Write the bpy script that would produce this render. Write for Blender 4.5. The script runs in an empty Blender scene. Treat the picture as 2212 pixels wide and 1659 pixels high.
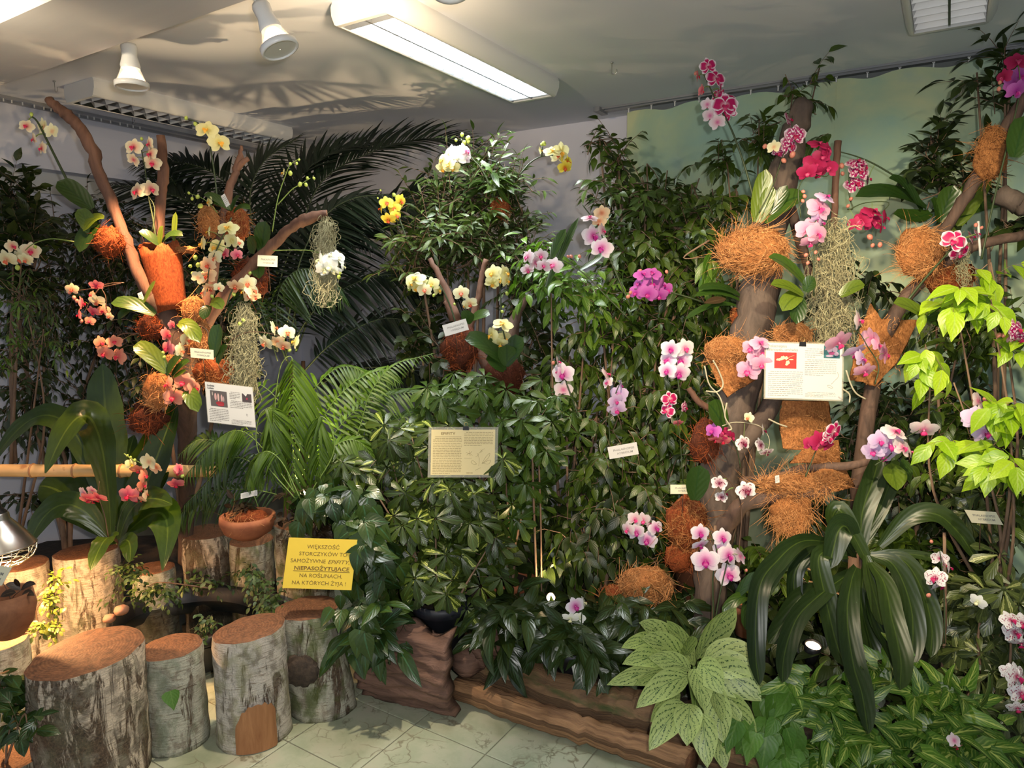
import bpy, math, random
import numpy as np
from mathutils import Vector, Matrix

sc = bpy.context.scene
C = sc.collection
R = math.radians

# ---------------------------------------------------------------- camera
F = 1494.0
YAW, PITCH = R(32.07), math.atan(194.5 / F)
CAM = np.array([0.0, 0.0, 1.70])
RT = np.array([math.cos(YAW), math.sin(YAW), 0.0])
FW = np.array([-math.sin(YAW) * math.cos(PITCH), math.cos(YAW) * math.cos(PITCH), -math.sin(PITCH)])
UP = np.cross(RT, FW)
cam = bpy.data.cameras.new('camera'); cam.lens = F / 2212 * 36; cam.sensor_width = 36
cam.clip_start = 0.05; cam.clip_end = 60
camo = bpy.data.objects.new('camera', cam); C.objects.link(camo)
camo.location = CAM; camo.rotation_euler = (math.pi / 2 - PITCH, 0, YAW)
sc.camera = camo
sc.view_settings.view_transform = 'Standard'; sc.view_settings.look = 'None'
sc.view_settings.gamma = 1; sc.view_settings.use_curve_mapping = False
sc.view_settings.exposure = 0.32
sc.cycles.max_bounces = 5; sc.cycles.diffuse_bounces = 3; sc.cycles.glossy_bounces = 2
sc.cycles.transmission_bounces = 3; sc.cycles.transparent_max_bounces = 6
sc.cycles.caustics_reflective = False; sc.cycles.caustics_refractive = False
sc.cycles.sample_clamp_indirect = 4.0

w = bpy.data.worlds.new('world'); sc.world = w; w.use_nodes = True
w.node_tree.nodes['Background'].inputs[0].default_value = (0.80, 0.88, 1.0, 1)
w.node_tree.nodes['Background'].inputs[1].default_value = 0.5

def at(px, py, d):
    """A point seen at photo pixel px,py and standing d metres into the room."""
    return CAM + RT * ((px - 1106) / F * d) + UP * ((829.5 - py) / F * d) + FW * d
def ray(px, py):
    return RT * ((px - 1106) / F) + UP * ((829.5 - py) / F) + FW
def on_z(px, py, z):
    r = ray(px, py); return CAM + r * ((z - CAM[2]) / r[2])
def on_y(px, py, y):
    r = ray(px, py); return CAM + r * (y / r[1])
def on_x(px, py, x):
    r = ray(px, py); return CAM + r * (x / r[0])
def px2m(px, d): return px / F * d

def lamp(name, kind, loc, power, col, target=None, size=0.05, angle=60, blend=0.5, size_y=None):
    l = bpy.data.lights.new(name, kind); l.energy = power; l.color = col
    if kind == 'AREA':
        l.size = size
        if size_y: l.shape = 'RECTANGLE'; l.size_y = size_y
    else: l.shadow_soft_size = size
    if kind == 'SPOT': l.spot_size = R(angle); l.spot_blend = blend
    o = bpy.data.objects.new(name, l); C.objects.link(o); o.location = loc
    if target is not None:
        o.rotation_euler = (Vector(target) - Vector(loc)).to_track_quat('-Z', 'Y').to_euler()
    return o

# ------------------------------------------------------------- lights
WARM = (1.0, 0.52, 0.24); HAL = (1.0, 0.82, 0.60); COOL = (0.95, 1.0, 1.0)
# the lit luminaire (X -1.955, Y 2.06..3.32)
lamp('tube_light', 'AREA', (-1.955, 2.69, 2.775), 52, COOL, (-1.955, 2.69, 0), 0.22, size_y=1.16)
# ceiling spotlights clamped to the beam: place, aim, power, colour, cone, part of the picture or not
SPOTS = [((-2.745, 1.60, 2.53), at(300, 620, 3.0), 230, (1.0, .56, .28), 50),
         ((-1.905, 1.60, 2.515), at(600, 1150, 3.0), 190, HAL, 62),
         ((-1.20, 1.55, 2.55), at(1050, 560, 3.4), 190, HAL, 60),
         ((-0.55, 1.30, 2.55), at(1640, 800, 2.8), 135, (1.0, .76, .50), 62),
         ((0.25, 1.10, 2.55), at(2080, 760, 2.5), 120, (1.0, .86, .58), 66)]
for i_, (p_, t_, e_, c_, a_) in enumerate(SPOTS):
    lamp('spot_beam', 'SPOT', Vector(p_) + (Vector(t_) - Vector(p_)).normalized() * .04, e_, c_, t_, 0.035, a_, .6)
# a bare halogen on the track washes the ceiling and the beam beside the lit luminaire
lamp('ceiling_wash', 'SPOT', (-1.62, 1.72, 2.55), 34, (1, .74, .45), (-2.1, 2.3, 2.82), 0.03, 130, 1)
lamp('beam_wash', 'SPOT', (-2.6, 0.75, 2.5), 26, (1, .80, .52), (-2.75, 1.2, 2.8), 0.05, 120, 1)
# camera flash, just above and right of the lens
lamp('camera_flash', 'AREA', CAM + RT * .07 + UP * .05 - FW * .02, 24, (1, .97, .93), CAM + FW * 3, 0.03)
# floor uplights between the pots and the heat lamp on the left
UPL = [(at(1190, 1290, 2.95), at(1150, 500, 3.4), 9), (at(1757, 1392, 2.60), at(1800, 700, 3.1), 8),
       (at(668, 1062, 3.30), at(640, 300, 3.6), 70),
       (at(470, 1240, 3.6), at(620, 200, 3.9), 50)]
for p_, t_, e_ in UPL:
    lamp('uplight_beam', 'SPOT', Vector(p_) + Vector((0, 0, .012)), e_, (1, .70, .38), t_, 0.02, 110, .7)
HEAT = at(-12, 1165, 2.66)
lamp('heat_lamp_glow', 'SPOT', HEAT + np.array([0, 0, -.075]), 70, (1, .54, .22), HEAT + np.array([.05, .05, -1]), 0.03, 158, .35)

# ---------------------------------------------------------------- helpers
def nrm(v):
    v = np.asarray(v, float); n = np.linalg.norm(v, axis=-1, keepdims=True); return v / np.maximum(n, 1e-9)

def set_uv(me, uv):
    l = me.uv_layers.new(name='UVMap')
    idx = np.empty(len(me.loops), np.int32); me.loops.foreach_get('vertex_index', idx)
    l.data.foreach_set('uv', np.asarray(uv, np.float32)[idx].ravel())

def mesh(name, v, f, uv=None, mats=(), smooth=True, fm=None):
    me = bpy.data.meshes.new(name)
    v = np.asarray(v, np.float32)
    if isinstance(f, np.ndarray):
        k = f.shape[1]; n = len(f)
        me.vertices.add(len(v)); me.vertices.foreach_set('co', v.ravel())
        me.loops.add(n * k); me.loops.foreach_set('vertex_index', f.astype(np.int32).ravel())
        me.polygons.add(n); me.polygons.foreach_set('loop_start', np.arange(0, n * k, k, dtype=np.int32))
        me.update(calc_edges=True)
    else:
        me.from_pydata([tuple(map(float, p)) for p in v], [], f)
    if uv is not None: set_uv(me, uv)
    for m in mats: me.materials.append(m)
    if fm is not None: me.polygons.foreach_set('material_index', fm)
    me.polygons.foreach_set('use_smooth', [smooth] * len(me.polygons))
    return me

def obj(name, me, parent=None, loc=None, M=None):
    """Link a mesh; loc / M are world-space."""
    o = bpy.data.objects.new(name, me); C.objects.link(o)
    m = Matrix.Translation(loc) if loc is not None else (M.copy() if M is not None else Matrix.Identity(4))
    if parent is not None:
        o.parent = parent
        m = parent['_w'] @ m if False else (wmi(parent) @ m)
    o.matrix_basis = m
    WM[o.name] = (wm(parent) @ m) if parent is not None else m
    return o
WM = {}
def wm(o): return WM[o.name]
def wmi(o): return WM[o.name].inverted()

def tag(o, label=None, cat=None, group=None, kind=None):
    if label: o['label'] = label
    if cat: o['category'] = cat
    if group: o['group'] = group
    if kind: o['kind'] = kind
    return o
def thing(name, label, cat, loc, group=None):
    o = bpy.data.objects.new(name, None); C.objects.link(o); o.empty_display_size = .05
    o.location = loc; WM[o.name] = Matrix.Translation(loc)
    return tag(o, label, cat, group)

class MB:
    def __init__(s): s.v = []; s.f = []; s.uv = []; s.n = 0; s.m = []
    def add(s, v, f, uv=None, mi=0):
        v = np.asarray(v, float); s.v.append(v)
        f = [tuple(int(i) + s.n for i in q) for q in f]
        s.f += f; s.m += [mi] * len(f)
        s.uv.append(np.asarray(uv, float) if uv is not None else np.zeros((len(v), 2))); s.n += len(v); return s
    def box(s, lo, hi, mi=0):
        a, b = np.minimum(lo, hi), np.maximum(lo, hi)
        v = [(x, y, z) for z in (a[2], b[2]) for y in (a[1], b[1]) for x in (a[0], b[0])]
        return s.add(v, [(0, 2, 3, 1), (4, 5, 7, 6), (0, 1, 5, 4), (2, 6, 7, 3), (0, 4, 6, 2), (1, 3, 7, 5)], mi=mi)
    def obox(s, c, ax, ay, az, mi=0):
        c, ax, ay, az = map(np.asarray, (c, ax, ay, az))
        v = [c + i * ax + j * ay + k * az for k in (-1, 1) for j in (-1, 1) for i in (-1, 1)]
        return s.add(v, [(0, 2, 3, 1), (4, 5, 7, 6), (0, 1, 5, 4), (2, 6, 7, 3), (0, 4, 6, 2), (1, 3, 7, 5)], mi=mi)
    def tube(s, pts, rad, n=6, mi=0, cap=True):
        v, f, uv = tube(pts, rad, n, cap); return s.add(v, f, uv, mi)
    def lathe(s, prof, n=16, c=(0, 0, 0), M=None, mi=0):
        v = []; f = []; uv = []
        for i, (r, z) in enumerate(prof):
            for k in range(n):
                a = 2 * math.pi * k / n; v.append((r * math.cos(a), r * math.sin(a), z)); uv.append((k / n, i / len(prof)))
        for i in range(len(prof) - 1):
            for k in range(n):
                f.append((i * n + k, i * n + (k + 1) % n, (i + 1) * n + (k + 1) % n, (i + 1) * n + k))
        v = np.array(v)
        if M is not None: v = v @ np.array(M.to_3x3()).T + np.array(M.translation)
        return s.add(v + np.asarray(c), f, uv, mi)
    def mesh(s, name, mats, smooth=True):
        return mesh(name, np.concatenate(s.v), s.f, np.concatenate(s.uv), mats, smooth, s.m if len(mats) > 1 else None)

def catmull(P, k=5):
    P = np.asarray(P, float)
    if len(P) < 3: return np.array([P[0] + (P[-1] - P[0]) * t for t in np.linspace(0, 1, k + 1)])
    Q = np.vstack([2 * P[0] - P[1], P, 2 * P[-1] - P[-2]]); out = []
    for i in range(1, len(Q) - 2):
        for t in np.linspace(0, 1, k, endpoint=False):
            a, b, c, d = Q[i - 1], Q[i], Q[i + 1], Q[i + 2]
            out.append(.5 * ((2 * b) + (-a + c) * t + (2 * a - 5 * b + 4 * c - d) * t * t + (-a + 3 * b - 3 * c + d) * t ** 3))
    out.append(P[-1]); return np.array(out)

def tube(pts, rad, n=6, cap=True, seed=None, rough=0.0):
    pts = np.asarray(pts, float); m = len(pts)
    rad = np.full(m, float(rad)) if np.isscalar(rad) else np.interp(np.linspace(0, 1, m), np.linspace(0, 1, len(rad)), rad)
    T = nrm(np.gradient(pts, axis=0)); ref = np.array([0, 0, 1.]) if abs(T[0][2]) < .9 else np.array([1., 0, 0])
    u = nrm(np.cross(T[0], ref)); v = []; uv = []; L = 0
    rs = np.random.RandomState(seed or 0)
    for i in range(m):
        u = nrm(u - T[i] * (u @ T[i])); w_ = np.cross(T[i], u)
        if i: L += np.linalg.norm(pts[i] - pts[i - 1])
        for k in range(n):
            a = 2 * math.pi * k / n; r = rad[i] * (1 + rough * (rs.rand() - .5) * 2)
            v.append(pts[i] + r * (math.cos(a) * u + math.sin(a) * w_)); uv.append((k / n, L))
    f = [(i * n + k, i * n + (k + 1) % n, (i + 1) * n + (k + 1) % n, (i + 1) * n + k) for i in range(m - 1) for k in range(n)]
    if cap:
        f.append(tuple(range(n))[::-1]); f.append(tuple((m - 1) * n + k for k in range(n)))
    return np.array(v), f, uv

# ---------------------------------------------------------------- leaf templates
def profile(kind, t):
    if kind == 'oval': return np.sin(np.pi * t ** .85) ** .8
    if kind == 'pointed': return np.interp(t, [0, .08, .3, .55, .8, .9, 1], [.12, .6, 1, .92, .42, .14, .015])
    if kind == 'lance': return np.interp(t, [0, .1, .3, .5, .75, .92, 1], [.12, .5, .92, 1, .66, .24, .02])
    if kind == 'heart': return np.interp(t, [0, .06, .22, .45, .7, .88, 1], [.55, .88, 1, .86, .5, .18, .02])
    if kind == 'arrow': return np.interp(t, [0, .05, .16, .3, .6, .85, 1], [.62, .95, .9, .66, .52, .24, .02])
    if kind == 'strap': return np.interp(t, [0, .1, .35, .7, .9, .97, 1], [.35, .62, .95, 1, .72, .4, .04])
    if kind == 'frond': return np.interp(t, [0, .12, .35, .6, .85, .95, 1], [.25, .55, .95, 1, .72, .4, .05])
    if kind == 'spoon': return np.interp(t, [0, .15, .45, .75, .9, .97, 1], [.12, .28, .72, 1, .82, .5, .1])
    if kind == 'needle': return np.interp(t, [0, .2, .6, 1], [.5, 1, .8, .05])
    if kind == 'petal': return np.interp(t, [0, .12, .35, .6, .8, .93, 1], [.2, .62, .97, 1, .8, .46, .1])
    if kind == 'sepal': return np.interp(t, [0, .15, .5, .75, .92, 1], [.3, .7, 1, .85, .45, .06])

def leaf(kind='pointed', W=.4, n=6, fold=.12, curl=.2, wave=0., cols=3, notch=0.):
    """Unit leaf along +Y, width W, normal +Z. Returns verts, quads, uv."""
    t = np.linspace(0, 1, n + 1); t = t if n > 8 else t ** .95
    xs = np.linspace(-1, 1, cols); v = []; uv = []
    for i, a in enumerate(t):
        w_ = profile(kind, a) * W / 2
        for x in xs:
            yy = a - (notch * (1 - a) ** 6 * abs(x) if notch else 0)
            z = abs(x) * w_ * fold * 2 - curl * a * a + wave * math.sin(a * 26 + (x > 0) * 1.3) * abs(x) * (0.4 + .6 * math.sin(math.pi * a))
            v.append((x * w_, yy * (1 - .12 * curl * a), z)); uv.append((x * .5 + .5, a))
    q = [(i * cols + k, i * cols + k + 1, (i + 1) * cols + k + 1, (i + 1) * cols + k) for i in range(n) for k in range(cols - 1)]
    return np.array(v), np.array(q), np.array(uv)

def frames(d, up):
    """(m,3,3) with columns X,Y,Z: Y along d, Z near up."""
    y = nrm(d); x = nrm(np.cross(y, up)); z = np.cross(x, y)
    return np.stack([x, y, z], axis=2)

def scatter(tmpl, P, M, S):
    v, q, uv = tmpl; m = len(P); n = len(v)
    V = np.einsum('mij,nj->mni', M, v) * np.asarray(S).reshape(-1, 1, 1) + P[:, None, :]
    Q = q[None] + (np.arange(m) * n)[:, None, None]
    return V.reshape(-1, 3), Q.reshape(-1, q.shape[1]), np.tile(uv, (m, 1))

def mat4(M3, P, s):
    m = Matrix(np.asarray(M3 * s).tolist()).to_4x4(); m.translation = Vector(P); return m

def px_leaf(name, parent, a, b, wpx, d0, d1, mat, kind='lance', sag=.12, fold=.1, n=9, mid=None, wave=0., face=.55, cols=3, label=None, roll=0.):
    """One big leaf from point a to b (photo pixels at depths d0, d1)."""
    A = at(a[0], a[1], d0); B = at(b[0], b[1], d1); L = np.linalg.norm(B - A)
    if mid is None: Mi = (A + B) / 2 + np.array([0, 0, sag * L])
    else: Mi = 2 * at(mid[0], mid[1], (d0 + d1) / 2) - .5 * (A + B)
    if mid is None: Mi = Mi + np.array([0, 0, sag * L])
    W = px2m(wpx, (d0 + d1) / 2)
    t = np.linspace(0, 1, n + 1)[:, None]
    P = (1 - t) ** 2 * A + 2 * t * (1 - t) * Mi + t * t * B
    T = nrm(np.gradient(P, axis=0)); up = nrm(-FW * face + np.array([0, 0, 1 - face]))
    X = nrm(np.cross(T, up)); N = np.cross(X, T); X = nrm(X * math.cos(roll) + N * math.sin(roll)); N = np.cross(X, T)
    xs = np.linspace(-1, 1, cols); v = []; uv = []
    for i in range(n + 1):
        a_ = i / n; w_ = profile(kind, a_) * W / 2
        for x in xs:
            z = abs(x) * w_ * fold * 2 + wave * W * math.sin(a_ * 30 + (x > 0) * 1.7) * abs(x) * math.sin(math.pi * a_)
            v.append(P[i] + X[i] * x * w_ + N[i] * z); uv.append((x * .5 + .5, a_))
    q = np.array([(i * cols + k, i * cols + k + 1, (i + 1) * cols + k + 1, (i + 1) * cols + k) for i in range(n) for k in range(cols - 1)])
    v = np.array(v); o_ = v[0].copy()
    o = obj(name, mesh(name, v - o_, q, uv, [mat]), parent, loc=Vector(o_))
    if label: o['label'] = label
    return o

# ---------------------------------------------------------------- materials
class NT:
    def __init__(s, name):
        s.m = bpy.data.materials.new(name); s.m.use_nodes = True; s.t = s.m.node_tree
        s.b = s.t.nodes['Principled BSDF']; s.out = s.t.nodes['Material Output']
    def n(s, kind, **k):
        o = s.t.nodes.new('ShaderNode' + kind)
        for a, b in k.items():
            if a == 'ins':
                for i, v in b.items(): o.inputs[i].default_value = v
            else: setattr(o, a, b)
        return o
    def l(s, a, b): s.t.links.new(a, b)
    def ramp(s, fac, stops, interp='LINEAR'):
        r = s.n('ValToRGB'); r.color_ramp.interpolation = interp
        e = r.color_ramp.elements
        while len(e) < len(stops): e.new(.5)
        for x, (p, c) in zip(e, stops): x.position = p; x.color = (*c, 1) if len(c) == 3 else c
        s.l(fac, r.inputs[0]); return r.outputs[0]
    def math(s, op, a, b=None, clamp=False):
        m = s.n('Math', operation=op, use_clamp=clamp)
        for i, v in enumerate((a, b)):
            if v is None: continue
            if hasattr(v, 'links'): s.l(v, m.inputs[i])
            else: m.inputs[i].default_value = v
        return m.outputs[0]
    def mix(s, fac, a, b, mode='MIX'):
        m = s.n('MixRGB', blend_type=mode)
        for i, v in enumerate((fac, a, b)):
            if hasattr(v, 'links'): s.l(v, m.inputs[i])
            elif i == 0: m.inputs[0].default_value = v
            else: m.inputs[i].default_value = (*v, 1)
        return m.outputs[0]
    def noise(s, scale, detail=3, vec=None, rough=.55, dist=0.):
        o = s.n('TexNoise', ins={'Scale': scale, 'Detail': detail, 'Roughness': rough, 'Distortion': dist})
        if vec is not None: s.l(vec, o.inputs['Vector'])
        return o.outputs[0]
    def coord(s, which='Object', scale=None):
        o = s.n('TexCoord').outputs[which]
        if scale is None: return o
        m = s.n('Mapping'); m.inputs['Scale'].default_value = scale; s.l(o, m.inputs[0]); return m.outputs[0]
    def bump(s, h, strength=.3, dist=.01):
        b = s.n('Bump', ins={'Strength': strength, 'Distance': dist}); s.l(h, b.inputs['Height']); s.l(b.outputs[0], s.b.inputs['Normal'])
    def set(s, col=None, rough=None, metal=None, spec=None, emit=None, es=0.):
        if col is not None:
            if hasattr(col, 'links'): s.l(col, s.b.inputs['Base Color'])
            else: s.b.inputs['Base Color'].default_value = (*col, 1)
        if rough is not None: s.b.inputs['Roughness'].default_value = rough
        if metal is not None: s.b.inputs['Metallic'].default_value = metal
        if spec is not None: s.b.inputs['Specular IOR Level'].default_value = spec
        if emit is not None:
            s.b.inputs['Emission Color'].default_value = (*emit, 1); s.b.inputs['Emission Strength'].default_value = es
        return s
    def translucent(s, col, fac):
        tr = s.n('BsdfTranslucent'); mx = s.n('MixShader'); mx.inputs[0].default_value = fac
        if hasattr(col, 'links'): s.l(col, tr.inputs[0])
        else: tr.inputs[0].default_value = (*col, 1)
        s.l(s.b.outputs[0], mx.inputs[1]); s.l(tr.outputs[0], mx.inputs[2]); s.l(mx.outputs[0], s.out.inputs[0])

def srgb(r, g, b):
    return tuple(((c / 255) / 12.92 if c / 255 <= .04045 else ((c / 255 + .055) / 1.055) ** 2.4) for c in (r, g, b))
def plain(name, col, rough=.6, metal=0., spec=.5, emit=None, es=0.):
    return NT(name).set(col, rough, metal, spec, emit, es).m

def rnd(t):
    """0..1, different for every object and every loose piece of a mesh."""
    a = t.n('ObjectInfo').outputs['Random']; g = t.n('NewGeometry').outputs['Random Per Island']
    return t.math('FRACT', t.math('ADD', a, g))

def leaf_mat(name, dark, light, vein=None, rough=.34, trans=.10, tcol=None, veinw=.045, pattern=None, pcol=None, spec=.5):
    t = NT(name); r = rnd(t)
    c = t.mix(r, dark, light)
    uv = t.n('TexCoord').outputs['UV']; sp = t.n('SeparateXYZ'); t.l(uv, sp.inputs[0])
    u = t.math('ABSOLUTE', t.math('SUBTRACT', sp.outputs[0], .5)); v = sp.outputs[1]
    if pattern == 'variegated':       # creamy splashes in the middle of some leaflets
        nz = t.noise(9, 3); a = t.math('LESS_THAN', t.math('ADD', t.math('MULTIPLY', u, 1.6), t.math('MULTIPLY', nz, .55)), .52)
        a = t.math('MULTIPLY', a, t.math('GREATER_THAN', r, .80)); c = t.mix(a, c, pcol)
    if pattern == 'silver':           # pale leaf with dark herringbone dashes along the side veins
        wv = t.n('TexWave', wave_type='BANDS', bands_direction='DIAGONAL')
        m = t.n('CombineXYZ'); t.l(t.math('MULTIPLY', u, 1.15), m.inputs[0]); t.l(t.math('MULTIPLY', v, -1.0), m.inputs[1])
        t.l(m.outputs[0], wv.inputs['Vector']); wv.inputs['Scale'].default_value = 2.9; wv.inputs['Distortion'].default_value = 2.6
        wv.inputs['Detail'].default_value = 3; wv.inputs['Detail Scale'].default_value = 6
        k = t.math('GREATER_THAN', wv.outputs['Fac'], .78)
        k = t.math('MULTIPLY', k, t.math('LESS_THAN', u, .43)); k = t.math('MULTIPLY', k, t.math('GREATER_THAN', u, .03))
        n2 = t.math('GREATER_THAN', t.noise(26, 2, uv), .50); k = t.math('MULTIPLY', k, n2)
        c = t.mix(k, c, pcol)
    if pattern == 'featherveins':     # light midrib and pale side veins
        wv = t.n('TexWave', wave_type='BANDS', bands_direction='DIAGONAL')
        m = t.n('CombineXYZ'); t.l(t.math('MULTIPLY', u, 1.3), m.inputs[0]); t.l(t.math('MULTIPLY', v, -1.0), m.inputs[1])
        t.l(m.outputs[0], wv.inputs['Vector']); wv.inputs['Scale'].default_value = 2.6; wv.inputs['Distortion'].default_value = .8
        k = t.math('MULTIPLY', t.math('POWER', wv.outputs['Fac'], 3.0), t.math('SUBTRACT', 1.0, t.math('MULTIPLY', u, 2.1)), clamp=True)
        c = t.mix(t.math('MULTIPLY', k, .75), c, pcol)
    if pattern == 'stripes':
        wv = t.n('TexWave', wave_type='BANDS', bands_direction='X'); t.l(uv, wv.inputs['Vector']); wv.inputs['Scale'].default_value = 4.2
        wv.inputs['Distortion'].default_value = .4
        c = t.mix(t.math('MULTIPLY', wv.outputs['Fac'], .35), c, pcol)
    if vein:
        c = t.mix(t.math('MULTIPLY', t.math('LESS_THAN', u, veinw), .8), c, vein)
    c = t.mix(.35, c, t.ramp(t.noise(14, 3), [(.3, (.38, .38, .38)), (.7, (1.0, 1.0, .98))]), 'MULTIPLY')
    c = t.mix(.5, c, (.78, .78, .78), 'MULTIPLY') if name not in ('lime_ficus_leaf', 'silver_aglaonema_leaf') else c
    t.set(c, rough, spec=spec)
    wv = t.n('TexWave', wave_type='BANDS', bands_direction='DIAGONAL')
    m = t.n('CombineXYZ'); t.l(u, m.inputs[0]); t.l(t.math('MULTIPLY', v, -1.0), m.inputs[1])
    t.l(m.outputs[0], wv.inputs['Vector']); wv.inputs['Scale'].default_value = 3.0
    t.bump(wv.outputs['Fac'], .12, .004)
    if trans: t.translucent(tcol if tcol else t.mix(1, c, (1.3, 1.6, .5), 'MULTIPLY'), trans)
    return t.m

L = {}
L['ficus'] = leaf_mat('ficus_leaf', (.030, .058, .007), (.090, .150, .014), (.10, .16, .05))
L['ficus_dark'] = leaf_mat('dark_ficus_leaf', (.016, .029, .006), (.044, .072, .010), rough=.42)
L['ficus_light'] = leaf_mat('young_or_lit_ficus_leaf', (.07, .17, .016), (.17, .30, .03), (.25, .38, .1), trans=.22)
L['lime'] = leaf_mat('lime_ficus_leaf', (.24, .42, .015), (.42, .60, .03), (.4, .55, .1), trans=.25)  # young-leaf lime, with the brightness of the nearby spotlight put into the colour
L['fine'] = leaf_mat('fine_leaf', (.035, .065, .014), (.095, .15, .026), rough=.42)
L['schef'] = leaf_mat('umbrella_tree_leaf', (.028, .048, .007), (.075, .115, .013), (.08, .16, .04), pattern='variegated', pcol=(.62, .68, .14))
L['schef_green'] = leaf_mat('green_umbrella_leaf', (.030, .066, .008), (.085, .150, .014), (.09, .2, .06))
L['schef_brown'] = leaf_mat('olive_umbrella_leaf', (.03, .05, .016), (.10, .13, .03), (.16, .2, .06), pattern='variegated', pcol=(.45, .48, .18))
L['pothos'] = leaf_mat('pothos_leaf', (.019, .044, .009), (.055, .100, .016), (.06, .16, .07), rough=.3)
L['lily'] = leaf_mat('dark_aglaonema_leaf', (.016, .030, .007), (.044, .070, .012), (.05, .1, .04), rough=.3, pattern='featherveins', pcol=(.06, .12, .05))
L['silver'] = leaf_mat('silver_aglaonema_leaf', (.36, .46, .13), (.50, .60, .22), (.06, .16, .05), rough=.45, veinw=.012, pattern='silver', pcol=(.03, .09, .02), trans=.06)
L['dracaena'] = leaf_mat('dracaena_leaf', (.012, .028, .006), (.032, .058, .008), (.06, .10, .016), rough=.36, veinw=.03, pattern='stripes', pcol=(.03, .06, .012), trans=.03)
L['syng'] = leaf_mat('arrowhead_leaf', (.03, .10, .010), (.085, .20, .016), (.48, .56, .14), rough=.4, pattern='featherveins', pcol=(.42, .52, .10), veinw=.05)
L['wilt'] = leaf_mat('soft_green_leaf', (.07, .19, .02), (.13, .28, .035), (.16, .3, .06), rough=.5)
L['orchid'] = leaf_mat('orchid_leaf', (.022, .055, .010), (.05, .105, .012), (.02, .06, .01), rough=.28, trans=.07)
L['orchid_light'] = leaf_mat('light_orchid_leaf', (.09, .15, .012), (.15, .22, .02), (.07, .12, .01), rough=.3, trans=.15)
L['nest'] = leaf_mat('birds_nest_frond', (.020, .045, .004), (.042, .082, .006), (.10, .16, .02), rough=.3, veinw=.03, trans=.15)
L['palm'] = leaf_mat('dark_palm_leaflet', (.007, .014, .009), (.014, .030, .014), rough=.42, trans=.05)
L['fern'] = leaf_mat('fern_leaflet', (.05, .11, .008), (.11, .20, .015), rough=.45, trans=.18)
L['fern_dark'] = leaf_mat('dark_fern_leaflet', (.02, .05, .008), (.05, .10, .015), rough=.45, trans=.1)
L['brownleaf'] = leaf_mat('bronze_leaf', (.035, .02, .014), (.07, .045, .02), (.12, .08, .04), rough=.4)
L['yellow'] = leaf_mat('lit_creeper_leaf', (.16, .22, .02), (.34, .36, .04), rough=.4)  # creeper leaf with warm lamp light put into its colour
L['creep'] = leaf_mat('creeper_leaf', (.03, .07, .015), (.10, .16, .03), rough=.5)

def bark_mat(name, a, b, moss=None, scale=(1, 1, .25), s=14, bump=.6, which='Object'):
    t = NT(name); vec = t.coord(which, scale)
    n1 = t.noise(s, 5, vec, .65, .6); c = t.ramp(n1, [(.28, a), (.72, b)])
    if moss: c = t.mix(t.ramp(t.noise(3.2, 4), [(.52, (0, 0, 0)), (.64, (1, 1, 1))]), c, moss)
    t.set(c, .8); t.bump(n1, bump, .012); return t.m
def birch_mat(name, base, brown=.5, green=0., axis='Z', peel=None, tint=(.30, .36, .20)):
    t = NT(name); vec = t.coord('Object')
    sc_ = (1, 1, 1); st = t.n('Mapping'); st.inputs['Scale'].default_value = (13, 13, 110); t.l(vec, st.inputs[0])
    lent = t.ramp(t.noise(1.3, 4, st.outputs[0], .7), [(.54, (1, 1, 1)), (.68, (.40, .33, .27))])
    c = t.mix(1, base, lent, 'MULTIPLY')
    sv = t.n('Mapping'); sv.inputs['Scale'].default_value = (13, 13, 3.0); t.l(vec, sv.inputs[0])
    crack = t.ramp(t.noise(1, 5, sv.outputs[0], .72, 1.2), [(.60 - brown * .16, (0, 0, 0)), (.665 - brown * .16, (1, 1, 1))])
    cm = t.ramp(t.noise(60, 3), [(.3, (.035, .022, .014)), (.7, (.17, .11, .065))])
    c = t.mix(crack, c, cm)
    blot = t.ramp(t.noise(7, 4), [(.5, (0, 0, 0)), (.62, (1, 1, 1))]); c = t.mix(t.math('MULTIPLY', blot, .75), c, (.24, .20, .15))
    if green: c = t.mix(t.math('MULTIPLY', t.ramp(t.noise(4.5, 4), [(.46, (0, 0, 0)), (.62, (1, 1, 1))]), green), c, tint)
    c = t.mix(.5, c, t.ramp(t.noise(90, 2), [(.3, (.6, .6, .6)), (.7, (1.2, 1.2, 1.2))]), 'MULTIPLY')
    if peel:
        sep = t.n('SeparateXYZ'); t.l(vec, sep.inputs[0])
    t.set(c, .8); h = t.math('SUBTRACT', t.noise(1.3, 5, st.outputs[0], .7), t.math('MULTIPLY', crack, .5)); t.bump(h, .7, .012); return t.m
def cut_mat(name, a, b, ring=28):
    t = NT(name); vec = t.coord('Object', (1, 1, 0.02))
    wv = t.n('TexWave', wave_type='RINGS', rings_direction='Z'); t.l(vec, wv.inputs['Vector'])
    wv.inputs['Scale'].default_value = ring; wv.inputs['Distortion'].default_value = 3; wv.inputs['Detail'].default_value = 3; wv.inputs['Detail Scale'].default_value = 1.5
    c = t.mix(t.math('MULTIPLY', wv.outputs['Fac'], .28), a, b); c = t.mix(.8, c, t.ramp(t.noise(13, 5, None, .7), [(.32, (.30, .24, .20)), (.66, (1.4, 1.3, 1.2))]), 'MULTIPLY')
    t.set(c, .75); t.bump(t.noise(60, 3), .4, .004); return t.m
def coir_mat(name, a, b):
    t = NT(name); n1 = t.noise(22, 5, None, .7); c = t.mix(t.math('MULTIPLY', rnd(t), .4), t.ramp(n1, [(.3, a), (.7, b)]), b); c = t.mix(.85, c, t.ramp(t.noise(16, 4, None, .6, 1.5), [(.32, (.42, .34, .30)), (.62, (1.15, 1.15, 1.15))]), 'MULTIPLY')
    t.set(c, .8, spec=.2); t.bump(t.noise(140, 3), .5, .004); return t.m

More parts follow.
